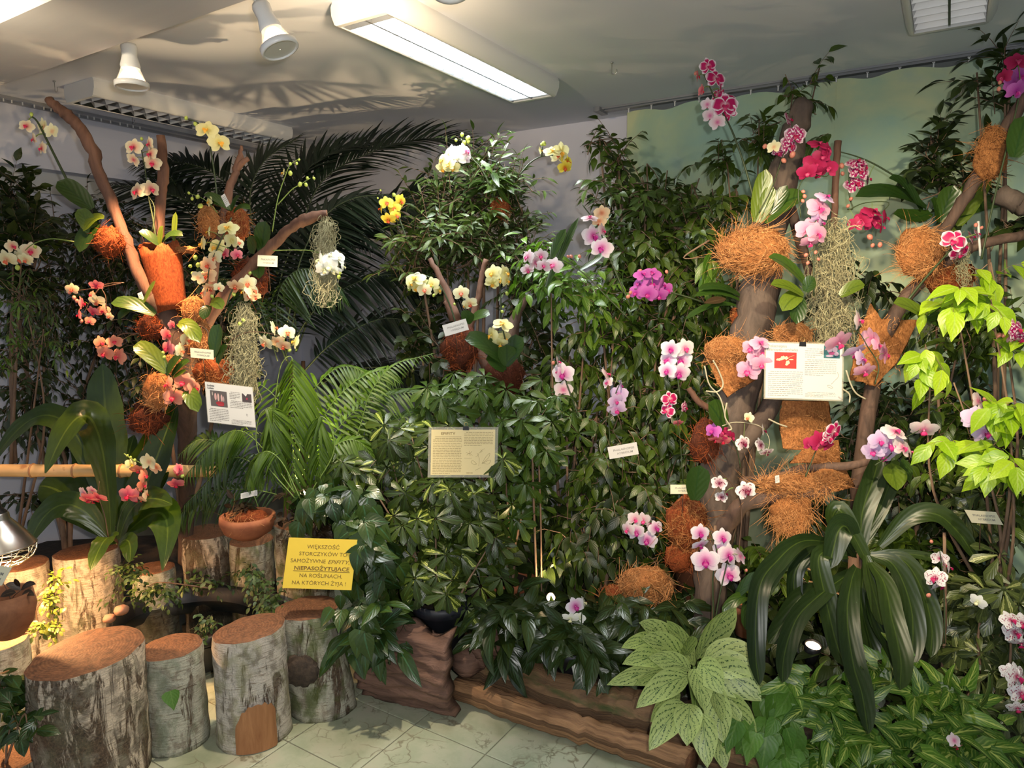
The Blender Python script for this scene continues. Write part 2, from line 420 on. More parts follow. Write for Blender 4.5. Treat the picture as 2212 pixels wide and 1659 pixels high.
M = {}
M['coir'] = coir_mat('coir_orange', (.20, .07, .022), (.56, .24, .08))
M['coir_fib'] = coir_mat('coir_fibre_orange', (.34, .14, .045), (.72, .36, .14))
M['coir_red'] = coir_mat('coir_red', (.13, .025, .008), (.36, .09, .025))
M['coir_dark'] = coir_mat('coir_dark', (.05, .012, .006), (.14, .04, .018))
M['moss'] = coir_mat('hanging_moss', (.20, .19, .10), (.44, .42, .25))
M['bark'] = bark_mat('bark_brown', (.045, .028, .02), (.17, .10, .07))
M['bark_red'] = bark_mat('bark_red', (.065, .028, .018), (.21, .105, .066))
M['bark_grey'] = bark_mat('bark_grey', (.045, .032, .025), (.17, .12, .09))
M['twig'] = bark_mat('twig_bark', (.10, .055, .035), (.28, .18, .11))
M['stem'] = plain('green_stem', (.035, .055, .018), .5)
M['stem_l'] = plain('light_green_stem', (.16, .24, .05), .5)
M['stem_br'] = plain('brown_stem', (.09, .05, .03), .5)
M['root'] = plain('pale_root', (.42, .38, .26), .6)
M['white'] = plain('white_paint', (.74, .75, .74), .35)
M['dark'] = plain('dark_plastic', (.012, .012, .014), .4)
M['navy'] = plain('dark_pot', (.012, .014, .022), .5)
M['metal'] = plain('brushed_aluminium', (.55, .55, .54), .28, 1.)
M['chrome'] = plain('polished_reflector', (.80, .80, .80), .12, 1.)
M['wire'] = plain('steel_wire', (.7, .68, .62), .3, 1.)
M['brass'] = plain('brass_wire', (.7, .5, .2), .3, 1.)
M['terra'] = bark_mat('terracotta', (.26, .075, .03), (.48, .17, .07), None, (1, 1, 1), 8, .15)
M['paper'] = plain('white_card', (.66, .65, .61), .5)
M['cream'] = plain('cream_card', (.78, .74, .52), .5)
M['cream2'] = plain('yellowed_paper', (.86, .70, .34), .5)
M['yellow'] = plain('yellow_card', (.88, .62, .055), .5)
M['ink'] = plain('black_ink', (.03, .028, .03), .7)
M['ink_b'] = plain('brown_ink', (.20, .11, .02), .7)
M['ink_g'] = plain('faded_ink', (.24, .23, .21), .7)
M['ink_y'] = plain('faded_brown_ink', (.45, .33, .14), .7)
t = NT('laminate_film'); t.set((.8, .75, .6), .12); t.b.inputs['Alpha'].default_value = .25; M['film'] = t.m
t = NT('clear_glass'); t.set((1, .95, .9), .05); t.b.inputs['Alpha'].default_value = .35; M['glass'] = t.m
M['bulb'] = plain('glowing_bulb', (1, .9, .7), .3, emit=(1, .70, .38), es=22)
M['bulb_s'] = plain('halogen_glow', (1, .9, .8), .3, emit=(1, .72, .48), es=4)
M['tube_on'] = plain('lit_tube', (1, 1, 1), .3, emit=(.92, .98, 1), es=14)
M['tube_off'] = plain('unlit_tube', (.75, .75, .74), .3)
t = NT('bamboo'); vec = t.coord('Object'); c = t.ramp(t.noise(6, 3, vec), [(.3, (.62, .38, .14)), (.7, (.84, .56, .26))])
c = t.mix(t.ramp(t.noise(26, 3, vec), [(.62, (0, 0, 0)), (.72, (1, 1, 1))]), c, (.5, .24, .09)); t.set(c, .35); M['bamboo'] = t.m
M['bambooring'] = plain('bamboo_node', (.42, .22, .10), .5)
t = NT('water'); t.set((.004, .006, .006), .03, spec=.8); M['water'] = t.m

def petal_mat(name, inner, mid, edge, kind='radial', dark=(.3, .0, .08), thr=.5, sc_=18, trans=.2):
    t = NT(name); oc = t.coord('Object'); ln = t.n('VectorMath', operation='LENGTH'); t.l(oc, ln.inputs[0]); r = ln.outputs['Value']
    c = t.ramp(r, [(.04, inner), (.20, mid), (.40, edge)])
    uv = t.n('TexCoord').outputs['UV']; sp = t.n('SeparateXYZ'); t.l(uv, sp.inputs[0])
    e = t.math('MAXIMUM', t.math('ABSOLUTE', t.math('SUBTRACT', t.math('MULTIPLY', sp.outputs[0], 2.0), 1.0)), sp.outputs[1])
    if kind == 'rim': c = t.mix(t.ramp(e, [(.72, (0, 0, 0)), (.9, (1, 1, 1))]), c, dark)
    if kind in ('spots', 'mottle'):
        nz = t.noise(sc_, 2, oc, .5); k = t.ramp(nz, [(thr, (0, 0, 0)), (thr + .04, (1, 1, 1))])
        k = t.math('MULTIPLY', k, t.ramp(r, [(.34, (1, 1, 1)), (.5, (0.25, .25, .25))])); c = t.mix(k, c, dark)
    v = t.ramp(t.noise(60, 1, t.coord('UV', (1, .08, 1))), [(.35, (.86, .86, .86)), (.65, (1.08, 1.08, 1.08))])
    c = t.mix(.6, c, v, 'MULTIPLY')
    t.set(c, .5, spec=.25); t.translucent(c, trans); return t.m
W_ = (.88, .86, .84)
FT = {   # petal material, lip material
 'white': (petal_mat('white_petal', (.8, .82, .5), (.90, .90, .82), (.92, .92, .86)), plain('cream_lip', (.85, .80, .45), .5)),
 'yellow': (petal_mat('yellow_petal', (.75, .62, .14), (.84, .78, .34), (.86, .82, .44)), plain('gold_lip', (.85, .42, .04), .5)),
 'gold': (petal_mat('gold_petal', (.7, .15, .02), (.82, .62, .05), (.85, .70, .10)), plain('red_lip', (.6, .08, .02), .5)),
 'cream': (petal_mat('cream_petal', (.80, .45, .25), (.86, .78, .44), (.88, .84, .55)), plain('coral_lip', (.75, .13, .05), .5)),
 'blush': (petal_mat('blush_petal', (.70, .10, .16), (.86, .55, .36), (.90, .80, .55), 'radial'), plain('crimson_lip', (.68, .02, .09), .5)),
 'peach': (petal_mat('peach_petal', (.75, .25, .12), (.88, .55, .32), (.92, .70, .42)), plain('rust_lip', (.62, .07, .03), .5)),
 'coral': (petal_mat('coral_petal', (.78, .16, .14), (.84, .28, .18), (.86, .36, .22)), plain('deep_coral_lip', (.75, .02, .06), .5)),
 'rose': (petal_mat('rose_petal', (.60, .05, .12), (.74, .14, .19), (.80, .26, .26)), plain('ruby_lip', (.6, .01, .05), .5)),
 'pinkwhite': (petal_mat('pinkwhite_petal', (.70, .16, .34), (.80, .54, .60), (.82, .72, .73)), plain('pink_lip', (.72, .04, .20), .5)),
 'lilac': (petal_mat('lilac_petal', (.60, .22, .50), (.62, .43, .70), (.68, .54, .76)), plain('plum_lip', (.50, .03, .22), .5)),
 'pink': (petal_mat('pink_petal', (.68, .16, .34), (.76, .33, .50), (.80, .44, .58)), plain('rosy_lip', (.72, .04, .20), .5)),
 'eye': (petal_mat('eyed_petal', (.50, .015, .25), (.76, .40, .62), (.84, .77, .82)), plain('purple_lip', (.40, .01, .20), .5)),
 'magenta': (petal_mat('magenta_petal', (.36, .03, .30), (.48, .09, .40), (.54, .14, .47)), plain('violet_lip', (.40, .01, .20), .5)),
 'crimson': (petal_mat('crimson_petal', (.28, .008, .05), (.36, .012, .07), (.42, .022, .10)), plain('dark_crimson_lip', (.42, .02, .10), .5)),
 'rim': (petal_mat('rimmed_petal', (.75, .45, .5), (.52, .01, .11), (.50, .01, .12), 'rim', (.90, .78, .82)), plain('wine_lip', (.5, .01, .10), .5)),
 'mottled': (petal_mat('mottled_petal', (.80, .65, .68), (.84, .68, .74), (.86, .74, .78), 'mottle', (.42, .01, .13), .44, 9), plain('maroon_lip', (.4, .01, .07), .5)),
 'spots': (petal_mat('spotted_petal', (.5, .05, .16), (.86, .80, .82), (.90, .88, .88), 'spots', (.30, .0, .07), .58, 14), plain('spotted_lip', (.45, .01, .10), .5)),
 'darkeye': (petal_mat('darkeyed_petal', (.16, .0, .03), (.60, .35, .42), (.90, .88, .85), 'spots', (.16, .0, .03), .57, 7), plain('blackish_lip', (.15, .0, .03), .5)),
}
M['bud_g'] = plain('green_bud', (.42, .52, .10), .5)
M['bud_p'] = plain('pink_bud', (.55, .20, .14), .5)

# ---------------------------------------------------------------- the room
H = 2.82
t = NT('ceiling_plaster'); n_ = t.noise(1.2, 5, None, .6)
t.set(t.ramp(n_, [(.3, (.70, .73, .80)), (.7, (.78, .80, .86))]), .9); t.bump(t.noise(160, 2), .08, .003); M['ceil'] = t.m
t = NT('wall_paint'); t.set(t.ramp(t.noise(2.2, 5, None, .6), [(.3, (.68, .71, .82)), (.7, (.78, .78, .87))]), .9); t.bump(t.noise(120, 2), .06, .003); M['wall'] = t.m
t = NT('beam_paint'); t.set(t.ramp(t.noise(2, 4), [(.3, (.50, .49, .50)), (.7, (.58, .57, .56))]), .9); M['beam'] = t.m
def slab(name, lo, hi, m, kind='structure', parent=None):
    o = obj(name, MB().box(lo, hi).mesh(name, [m], False), parent); tag(o, kind=kind); return o
slab('ceiling', (-5.1, -2.2, H), (3.1, 4.45, H + .1), M['ceil'])
slab('wall_left', (-5.1, -2.2, 0), (-4.9, 4.45, H), M['wall'])
slab('wall_back', (-4.9, 4.25, 0), (3.1, 4.45, H), M['wall'])
slab('wall_right', (3.0, -2.2, 0), (3.1, 4.25, H), M['wall'])
slab('trim_1', (-4.9, 1.17, 2.60), (3.0, 1.49, H), M['beam'])                       # ceiling beam
slab('trim_2', (-4.9, 0.2, 2.46), (-4.74, 4.25, H), M['wall'])                      # lintel over the left window bay
# a cream blind rolled half down behind the lintel
t = NT('blind_cloth'); t.set((.62, .64, .64), .8); M['blind'] = t.m
o = obj('roller_blind', MB().box((-4.895, .4, 2.33), (-4.87, 3.1, 2.46)).mesh('roller_blind', [M['blind']], False))
tag(o, 'pale roller blind pulled part way down on the left wall under the lintel', 'blind')

# floor: grout bed and tiles
M['grout'] = plain('grout', (.26, .25, .18), .9)
fl = slab('floor', (-5.1, -2.2, -.12), (3.1, 4.45, -.004), M['grout'])
t = NT('marbled_tile'); vec = t.n('TexCoord').outputs['Object']
geo = t.n('NewGeometry'); pos = geo.outputs['Position']
nz = t.n('TexNoise', ins={'Scale': 6.0, 'Detail': 4.0}); t.l(pos, nz.inputs['Vector'])
add = t.n('VectorMath', operation='ADD'); sc1 = t.n('VectorMath', operation='SCALE'); sc1.inputs['Scale'].default_value = .22
t.l(nz.outputs['Color'], sc1.inputs[0]); t.l(pos, add.inputs[0]); t.l(sc1.outputs[0], add.inputs[1])
vo = t.n('TexVoronoi', feature='DISTANCE_TO_EDGE', ins={'Scale': 7.5}); t.l(add.outputs[0], vo.inputs['Vector'])
k1 = t.ramp(vo.outputs['Distance'], [(0, (1, 1, 1)), (.035, (0, 0, 0))])
k1 = t.math('MULTIPLY', k1, t.ramp(t.noise(4.0, 3, pos), [(.45, (0, 0, 0)), (.6, (1, 1, 1))]))
vo2 = t.n('TexVoronoi', feature='DISTANCE_TO_EDGE', ins={'Scale': 34}); t.l(add.outputs[0], vo2.inputs['Vector'])
k2 = t.ramp(vo2.outputs['Distance'], [(.02, (1, 1, 1)), (.12, (0, 0, 0))])
k2 = t.math('MULTIPLY', k2, t.ramp(t.noise(5.5, 4, pos, .6, 1), [(.56, (0, 0, 0)), (.64, (1, 1, 1))]))
base = t.ramp(t.noise(7, 5, pos, .6), [(.3, (.28, .32, .21)), (.55, (.40, .42, .30)), (.75, (.44, .42, .32))])
c = t.mix(t.math('MULTIPLY', k1, .75), base, (.13, .10, .055)); c = t.mix(t.math('MULTIPLY', k2, .7), c, (.12, .11, .06))
t.set(c, .28); t.bump(vo.outputs['Distance'], .03, .002); M['tile'] = t.m
T = .34; g = .0028
tm = MB(); h_ = T / 2 - g; b_ = .0025
tm.add([(-h_, -h_, -.008), (h_, -h_, -.008), (h_, h_, -.008), (-h_, h_, -.008), (-h_, -h_, -.001), (h_, -h_, -.001), (h_, h_, -.001), (-h_, h_, -.001),
        (-h_ + b_, -h_ + b_, 0), (h_ - b_, -h_ + b_, 0), (h_ - b_, h_ - b_, 0), (-h_ + b_, h_ - b_, 0)],
       [(8, 9, 10, 11), (4, 5, 9, 8), (5, 6, 10, 9), (6, 7, 11, 10), (7, 4, 8, 11), (0, 1, 5, 4), (1, 2, 6, 5), (2, 3, 7, 6), (3, 0, 4, 7)])
tme = tm.mesh('tile', [M['tile']], False)
for i in range(-8, 6):
    for j in range(-6, 6):
        obj('tile', tme, fl, loc=(-1.685 + T * (i + .5), 1.96 + T * (j + .5), 0))

# curtain on the back wall, its rail and gliders
t = NT('painted_curtain'); pos = t.n('TexCoord').outputs['Object']
a_ = t.ramp(t.noise(1.5, 5, pos, .6, .6), [(.34, (.38, .58, .48)), (.5, (.48, .63, .43)), (.66, (.64, .70, .42))])
b2 = t.ramp(t.noise(2.6, 4, pos, .6), [(.55, (0, 0, 0)), (.7, (1, 1, 1))]); c = t.mix(t.math('MULTIPLY', b2, .5), a_, (.36, .52, .54))
t.set(c, .85, spec=.1); t.bump(t.noise(300, 2), .1, .002); t.translucent(c, .1); M['curt'] = t.m
def curtain(x0, x1, y, z0, z1, m, seed, amp=.028):
    rs = np.random.RandomState(seed); nx = int((x1 - x0) / .02); nz_ = 22
    ph = rs.rand(6) * 6; X = np.linspace(x0, x1, nx + 1); Z = np.linspace(z0, z1, nz_ + 1); v = []; uv = []
    for zz in Z:
        k = .35 + .65 * (z1 - zz) / (z1 - z0)
        yy = amp * k * (np.sin(X * 9 + ph[0]) + .6 * np.sin(X * 17 + ph[1] + zz * .6) + .3 * np.sin(X * 31 + ph[2]))
        dip = np.where(zz > z1 - .001, .022 * (np.abs(np.sin(X * 9.5 + ph[3])) ** 3), 0)
        dip = dip + np.where(zz > z1 - .001, .05 * np.exp(-((X + 1.17) / .05) ** 2), 0)
        v += list(zip(X, y + yy, zz - dip)); uv += list(zip((X - x0), np.full_like(X, zz)))
    q = np.array([(i * (nx + 1) + k, i * (nx + 1) + k + 1, (i + 1) * (nx + 1) + k + 1, (i + 1) * (nx + 1) + k) for i in range(nz_) for k in range(nx)])
    me = mesh('curtain', np.array(v), q, np.array(uv), [m]); return me
o = thing('curtain', 'long pale green curtain with blotchy painted cloth hanging on the back wall', 'curtain', (-.8, 4.04, 0))
obj('cloth', curtain(-1.72, -.55, 4.05, .06, 2.792, M['curt'], 3), o); obj('cloth', curtain(-.56, 2.2, 4.03, .06, 2.792, M['curt'], 5), o)
hk = MB().box((-.003, -.003, -.012), (.003, .003, .015)).box((-.006, -.003, .010), (.006, .003, .015)).mesh('curtain_hook', [M['white']], False)
for i in range(27): obj('curtain_hook', hk, o, loc=(-1.70 + i * .142, 4.03, 2.788))
M['rail'] = plain('grey_rail', (.30, .31, .33), .4, .3)
r_ = thing('curtain_rail', 'grey aluminium curtain rail on the ceiling above the green curtain', 'curtain rail', (-.8, 4.03, 2.8))
obj('track', MB().box((-1.86, 4.03, 2.806), (2.3, 4.07, 2.82)).box((-1.86, 3.995, 2.810), (2.3, 4.0, 2.82)).mesh('track', [M['rail']], False), r_)
obj('end_bracket', MB().box((-1.90, 3.96, 2.795), (-1.86, 4.08, 2.82)).mesh('end_bracket', [M['rail']], False), r_)
r_ = thing('curtain_rail', 'dark double rail with small white gliders on the ceiling by the left wall', 'curtain rail', (-4.6, 2.4, 2.8))
obj('track', MB().box((-4.66, .6, 2.805), (-4.62, 3.7, 2.82)).box((-4.72, .6, 2.80), (-4.70, 3.7, 2.82)).mesh('track', [M['rail']], False), r_)
for i in range(22): obj('glider', hk, r_, loc=(-4.64, 1.7 + i * .05 + .01 * math.sin(i * 5), 2.80))
# ceiling hooks
def hook(p, label, s=1.):
    m = MB(); pts = [(0, 0, 0), (0, 0, -.03)] + [(.014 + .014 * math.cos(a), 0, -.044 + .014 * math.sin(a)) for a in np.linspace(math.pi * .9, math.pi * 2.2, 8)]
    m.tube(np.array(pts) * s, .002 * s, 5); m.lathe([(0.001, 0), (.007 * s, 0), (.007 * s, -.004), (.001, -.005)], 10)
    o = obj('ceiling_hook', m.mesh('ceiling_hook', [M['metal']]), loc=p); tag(o, label, 'hook'); return o
hook(on_z(1322, 135, H - .001), 'small metal hook screwed into the ceiling right of the lit lamp')
hook(on_z(117, 175, H - .001), 'small metal hook in the ceiling left of the far unlit lamp')
hook(on_z(285, 247, H - .001), 'small metal hook in the ceiling between the far lamp and the left rail')

# luminaires
M['blade_on'] = plain('shaded_louver', (.16, .17, .18), .5)  # white louver darkened in colour to show its shaded undersides beside the tubes
M['mirror'] = plain('dark_mirror', (.30, .30, .31), .15, 1.)
def louver_lamp(x, lit, label, y0=2.06, y1=3.32):
    o = thing('ceiling_luminaire', label, 'ceiling lamp', (x, (y0 + y1) / 2, H))
    w2, h = .15, .092
    prof = [(w2 - .005, H), (w2 + .004, H - .02), (w2 + .002, H - .05), (w2 - .014, H - h + .006), (w2 - .024, H - h), (w2 - .032, H - h), (w2 - .032, H - .012)]
    for s in (-1, 1):
        v = [(x + s * a, y, z) for y in (y0, y1) for a, z in prof]; n = len(prof)
        f = [(i, i + 1, n + i + 1, n + i) for i in range(n - 1)]
        obj('side_panel', mesh('side_panel', v, f, mats=[M['white']]), o)
    for y, yy in ((y0, y0 - .02), (y1, y1 + .02)):
        v = [(x + s * a, q, z) for q in (y, yy) for s, (a, z) in [(-1, p) for p in prof[:5]] + [(1, p) for p in prof[:5][::-1]]]
        f = [tuple(range(10)), tuple(range(10, 20))[::-1]] + [(i, (i + 1) % 10, 10 + (i + 1) % 10, 10 + i) for i in range(10)]
        obj('end_cap', mesh('end_cap', v, f, mats=[M['white']], smooth=False), o)
    obj('reflector', MB().box((x - .12, y0, H - .014), (x + .12, y1, H - .004)).mesh('reflector', [M['white'] if lit else M['mirror']], False), o)
    a = w2 - .034
    obj('louver_spine', MB().box((x - .004, y0, H - h + .004), (x + .004, y1, H - h + .045)).mesh('louver_spine', [M['mirror'] if not lit else M['blade_on']], False), o)
    for s in (-1, 1):
        v = [(x + s * a, y0, H - h + .002), (x + s * a, y1, H - h + .002), (x + s * (a - .02), y1, H - h + .05), (x + s * (a - .02), y0, H - h + .05)]
        obj('louver_side', mesh('louver_side', v, [(0, 1, 2, 3)], mats=[M['mirror'] if not lit else M['blade_on']], smooth=False), o)
    n = 17
    bm_ = MB()
    for s in (-1, 1):   # V-shaped blade pair, each half widens towards the top
        bm_.add([(s * .004, -.012, .045), (s * a, -.012, .045), (s * a, 0, 0), (s * .004, 0, 0), (s * .004, .012, .045), (s * a, .012, .045)], [(0, 1, 2, 3), (3, 2, 5, 4)])
    bme = bm_.mesh('louver_blade', [M['blade_on'] if lit else M['white']], False)
    for i in range(n): obj('louver_blade', bme, o, loc=(x, y0 + (i + .6) * (y1 - y0) / n, H - h + .003))
    for s in (-1, 1):
        obj('fluorescent_tube', MB().tube([(x + s * .06, y0 + .03, H - .03), (x + s * .06, y1 - .03, H - .03)], .013, 10).mesh('fluorescent_tube', [M['tube_on'] if lit else M['tube_off']]), o)
    return o
louver_lamp(-1.955, True, 'white louvred twin-tube ceiling lamp that is switched on, in the middle of the ceiling')
louver_lamp(-4.0, False, 'unlit louvred ceiling lamp above the branch tree on the left')
louver_lamp(-.07, False, 'unlit louvred ceiling lamp cut off by the top edge at the upper right')

# spotlights on the beam
M['lens'] = plain('frosted_lens', (.55, .56, .52), .5)
def spotlight(p, t_, label, on=True):
    o = thing('spotlight', label, 'spotlight', p); d = Vector(t_) - Vector(p); q = Vector((d.x * .25, d.y * .25, d.z)).normalized() if False else d.normalized()
    rot = q.to_track_quat('-Z', 'Y').to_matrix().to_4x4(); Mw = Matrix.Translation(p) @ rot
    def part(n, prof, m, k=20): 
        ob = obj(n, MB().lathe(prof, k, M=Mw).mesh(n, [m]), o); return ob
    part('neck', [(.001, .125), (.026, .125), (.03, .115), (.027, .08), (.036, .045), (.034, .035)], M['white'])
    part('glass_skirt', [(.032, .04), (.045, .005), (.056, -.018)], M['glass'])
    part('reflector', [(.018, .038), (.038, .008), (.050, -.016)], M['bulb_s'] if on else M['chrome'])
    part('rim', [(.056, -.014), (.062, -.016), (.062, -.034), (.054, -.036), (.054, -.03)], M['white'])
    part('lens', [(.001, -.031), (.054, -.03)], M['lens'])
    a = Mw @ Vector((0, 0, .11)); b = Vector((a.x, 1.50, a.z + .03))
    obj('bracket', MB().tube([tuple(a), (a.x, (a.y + 1.5) / 2, a.z + .03), tuple(b)], .008, 8).mesh('bracket', [M['white']]), o)
labs = ['white spotlight with glowing pinkish skirt near the far unlit lamp', 'tilted white spotlight hanging from the beam left of the lit lamp',
        'white spotlight on the beam above the top edge, over the middle plants', 'white spotlight on the beam above the top edge, aimed at the coir orchid tree', 'white spotlight on the beam above the top edge, farthest right']
for (p_, t_, *_r), lb in zip(SPOTS, labs):
    p_ = (p_[0], max(p_[1], 1.6), p_[2])
    tt = (p_[0] + .02, p_[1] + .02, 0) if lb == labs[0] else ((p_[0] + .22, p_[1] + .1, p_[2] - .55) if lb == labs[1] else t_)
    spotlight(p_, tt, lb)

# ---------------------------------------------------------------- trees, coir, moss
def px_path(pts, d=None):
    """pts: (px,py) with one depth d, or (px,py,depth)."""
    return np.array([at(p[0], p[1], p[2] if len(p) > 2 else d) for p in pts])

def branch(name, parent, pts, rpx, mat, d=None, n=10, k=5, rough=.10, seed=1, cutmat=None, label=None):
    P = catmull(px_path(pts, d), k); dm = (np.mean([p[2] for p in pts]) if len(pts[0]) > 2 else d)
    rad = [px2m(r, dm) for r in (rpx if hasattr(rpx, '__len__') else [rpx, rpx])]
    rs = np.random.RandomState(seed); P = P + (rs.rand(*P.shape) - .5) * rad[0] * .25
    v, f, uv = tube(P, rad, n, True, seed, rough)
    me = mesh(name, v, f, uv, [mat] + ([cutmat] if cutmat else []))
    if cutmat: me.polygons[len(f) - 1].material_index = 1; me.polygons[len(f) - 2].material_index = 1
    o = obj(name, me, parent)
    if label: o['label'] = label
    return o

def blob(c, rx, ry, rz, seed, amp=.18, nu=16, nv=11, flare=0., cut=False):
    """Lumpy closed body around a world point; local x right of the view, y away, z up."""
    rs = np.random.RandomState(seed); ph = rs.rand(8) * 6; v = []; uv = []
    for j in range(nv + 1):
        th = math.pi * j / nv
        for i in range(nu):
            a = 2 * math.pi * i / nu
            d = np.array([math.sin(th) * math.cos(a), math.sin(th) * math.sin(a), math.cos(th)])
            r = 1 + amp * (math.sin(3 * a + ph[0] + 2 * th) * .5 + math.sin(5 * a - 3 * th + ph[1]) * .3 + math.sin(7 * th + ph[2] + a * 2) * .35) + amp * .3 * (rs.rand() - .5)
            if 0 < j < nv: pass
            else: r = 1
            fl = 1 + flare * d[2]
            p = d * r * np.array([rx * fl, ry * fl, rz]); v.append(c + RT * p[0] + np.array([FW[0], FW[1], 0]) * p[1] + np.array([0, 0, p[2]])); uv.append((i / nu, j / nv))
    f = np.array([(j * nu + i, (j + 1) * nu + i, (j + 1) * nu + (i + 1) % nu, j * nu + (i + 1) % nu) for j in range(nv) for i in range(nu)])
    return np.array(v), f, np.array(uv)

def fibres(c, rx, ry, rz, n, length, w, seed, droop=.3, curlup=.0, swirl=0., wild=.6):
    """Loose strands that leave a lumpy body tangentially; flat 2-sided ribbons."""
    rs = np.random.RandomState(seed); d = nrm(rs.randn(n, 3)); d[:, 1] = -np.abs(d[:, 1]) * .9
    d = nrm(d); A = np.stack([RT, np.array([FW[0], FW[1], 0]), np.array([0, 0, 1.])])
    P0 = c + (d * np.array([rx, ry, rz]) * (0.9 + .16 * rs.rand(n, 1))) @ A
    N = (d / np.array([rx, ry, rz])); N = nrm(N) @ A
    tan = nrm(np.cross(N, nrm(rs.randn(n, 3)))); 
    sw = nrm(np.cross(N, np.tile(-FW, (n, 1)))); dirs = nrm(tan * wild + N * .25 * rs.rand(n, 1) + sw * swirl)
    k = 7; L = length * (.25 + rs.rand(n, 1) ** 2 * .9); P = [P0]; cur = dirs; pull = np.where(rs.rand(n, 1) < .14, .05, .42); L = L * np.where(pull < .1, 1.25, 1); bend = nrm(rs.randn(n, 3)) * (.3 + .5 * rs.rand(n, 1))
    for i in range(k):
        cur = nrm(cur + bend + np.array([0, 0, -droop]) * .3 - nrm((P[-1] - c)) * pull); P.append(P[-1] + cur * L / k)
    P = np.stack(P, 1); side = nrm(np.cross(P[:, 1] - P[:, 0], np.tile(FW, (n, 1)) + rs.randn(n, 3) * .3))
    ww = np.interp(np.arange(k + 1), [0, k], [1, .4])[None, :, None] * w / 2
    Lf = P - side[:, None] * ww; Rg = P + side[:, None] * ww
    V = np.stack([Lf, Rg], 2).reshape(-1, 3)
    base = np.arange(n)[:, None] * (2 * (k + 1)) + np.arange(k)[None] * 2
    q = np.stack([base, base + 1, base + 3, base + 2], -1).reshape(-1, 4)
    return V, q

def coir(label, x, y, wpx, hpx, d, seed, mat='coir', fib='coir_fib', n=420, depth=.7, flare=0., swirl=.5, length=None, amp=.16, name='coir_bundle', droop=.3, cat='coir bundle', k=1.):
    c = at(x, y, d); rx, rz = px2m(wpx, d) / 2, px2m(hpx, d) / 2; ry = min(rx, rz) * depth
    o = thing(name, label, cat, c)
    v, f, uv = blob(c, rx, ry, rz, seed, amp, flare=flare)
    obj('fibre_mat', mesh('fibre_mat', v - c, f, uv, [M[mat]]), o, loc=Vector(c))
    V, q = fibres(c, rx, ry, rz, int(n * k * 1.5), length or max(rx, rz) * 1.0, px2m(1.25, d), seed, swirl=swirl, droop=droop)
    fo = obj('fibre_tuft', mesh('fibre_tuft', V - c, q, None, [M[fib]]), o, loc=Vector(c)); fo['kind'] = 'stuff'
    return o

def sheet(label, pts, d, seed, mat='coir', thick=.012, bulge=.05, name='coir_sheet', n=120, fib='coir_fib', cat='coir sheet'):
    """A stiff coir sheet cut to a polygon (photo pixels), curved towards the room, with real thickness."""
    P = np.array(pts, float); cx, cy = P.mean(0); v = []; f = []; ring = []
    m = len(P); Q = []
    for i in range(m):
        for s in np.linspace(0, 1, 5, endpoint=False): Q.append(P[i] * (1 - s) + P[(i + 1) % m] * s)
    Q = np.array(Q); k = len(Q); rs = np.random.RandomState(seed); w_ = np.ptp(P[:, 0]); 
    rr = [1, .97, .8, .55, .28]
    for side in (0, 1):
        for r in rr:
            for i in range(k):
                x, y = cx + (Q[i][0] - cx) * r, cy + (Q[i][1] - cy) * r
                if r == 1: x += rs.randn() * 1.2; y += rs.randn() * 1.2
                u = (x - cx) / (w_ / 2 + 1e-6)
                v.append(at(x, y, d + bulge * u * u + side * thick + .004 * math.sin(x * .3 + y * .21)))
        v.append(at(cx, cy, d + side * thick))
    n1 = len(rr) * k + 1
    for side in (0, 1):
        o_ = side * n1
        for j in range(len(rr) - 1):
            for i in range(k):
                q = (o_ + j * k + i, o_ + j * k + (i + 1) % k, o_ + (j + 1) * k + (i + 1) % k, o_ + (j + 1) * k + i); f.append(q if side == 0 else q[::-1])
        for i in range(k): f.append((o_ + (len(rr) - 1) * k + i, o_ + (len(rr) - 1) * k + (i + 1) % k, o_ + n1 - 1))
    for i in range(k): f.append((i, n1 + i, n1 + (i + 1) % k, (i + 1) % k))
    c = at(cx, cy, d); o = thing(name, label, cat, c)
    obj('sheet', mesh('sheet', np.array(v) - c, f, None, [M[mat]]), o, loc=Vector(c))
    rx, rz = px2m(w_, d) / 2, px2m(np.ptp(P[:, 1]), d) / 2
    V, q = fibres(c - FW * .01, rx * .9, .02, rz * .9, n, .035, px2m(1.3, d), seed)
    fo = obj('loose_fibres', mesh('loose_fibres', V - c, q, None, [M[fib]]), o, loc=Vector(c)); fo['kind'] = 'stuff'
    return o

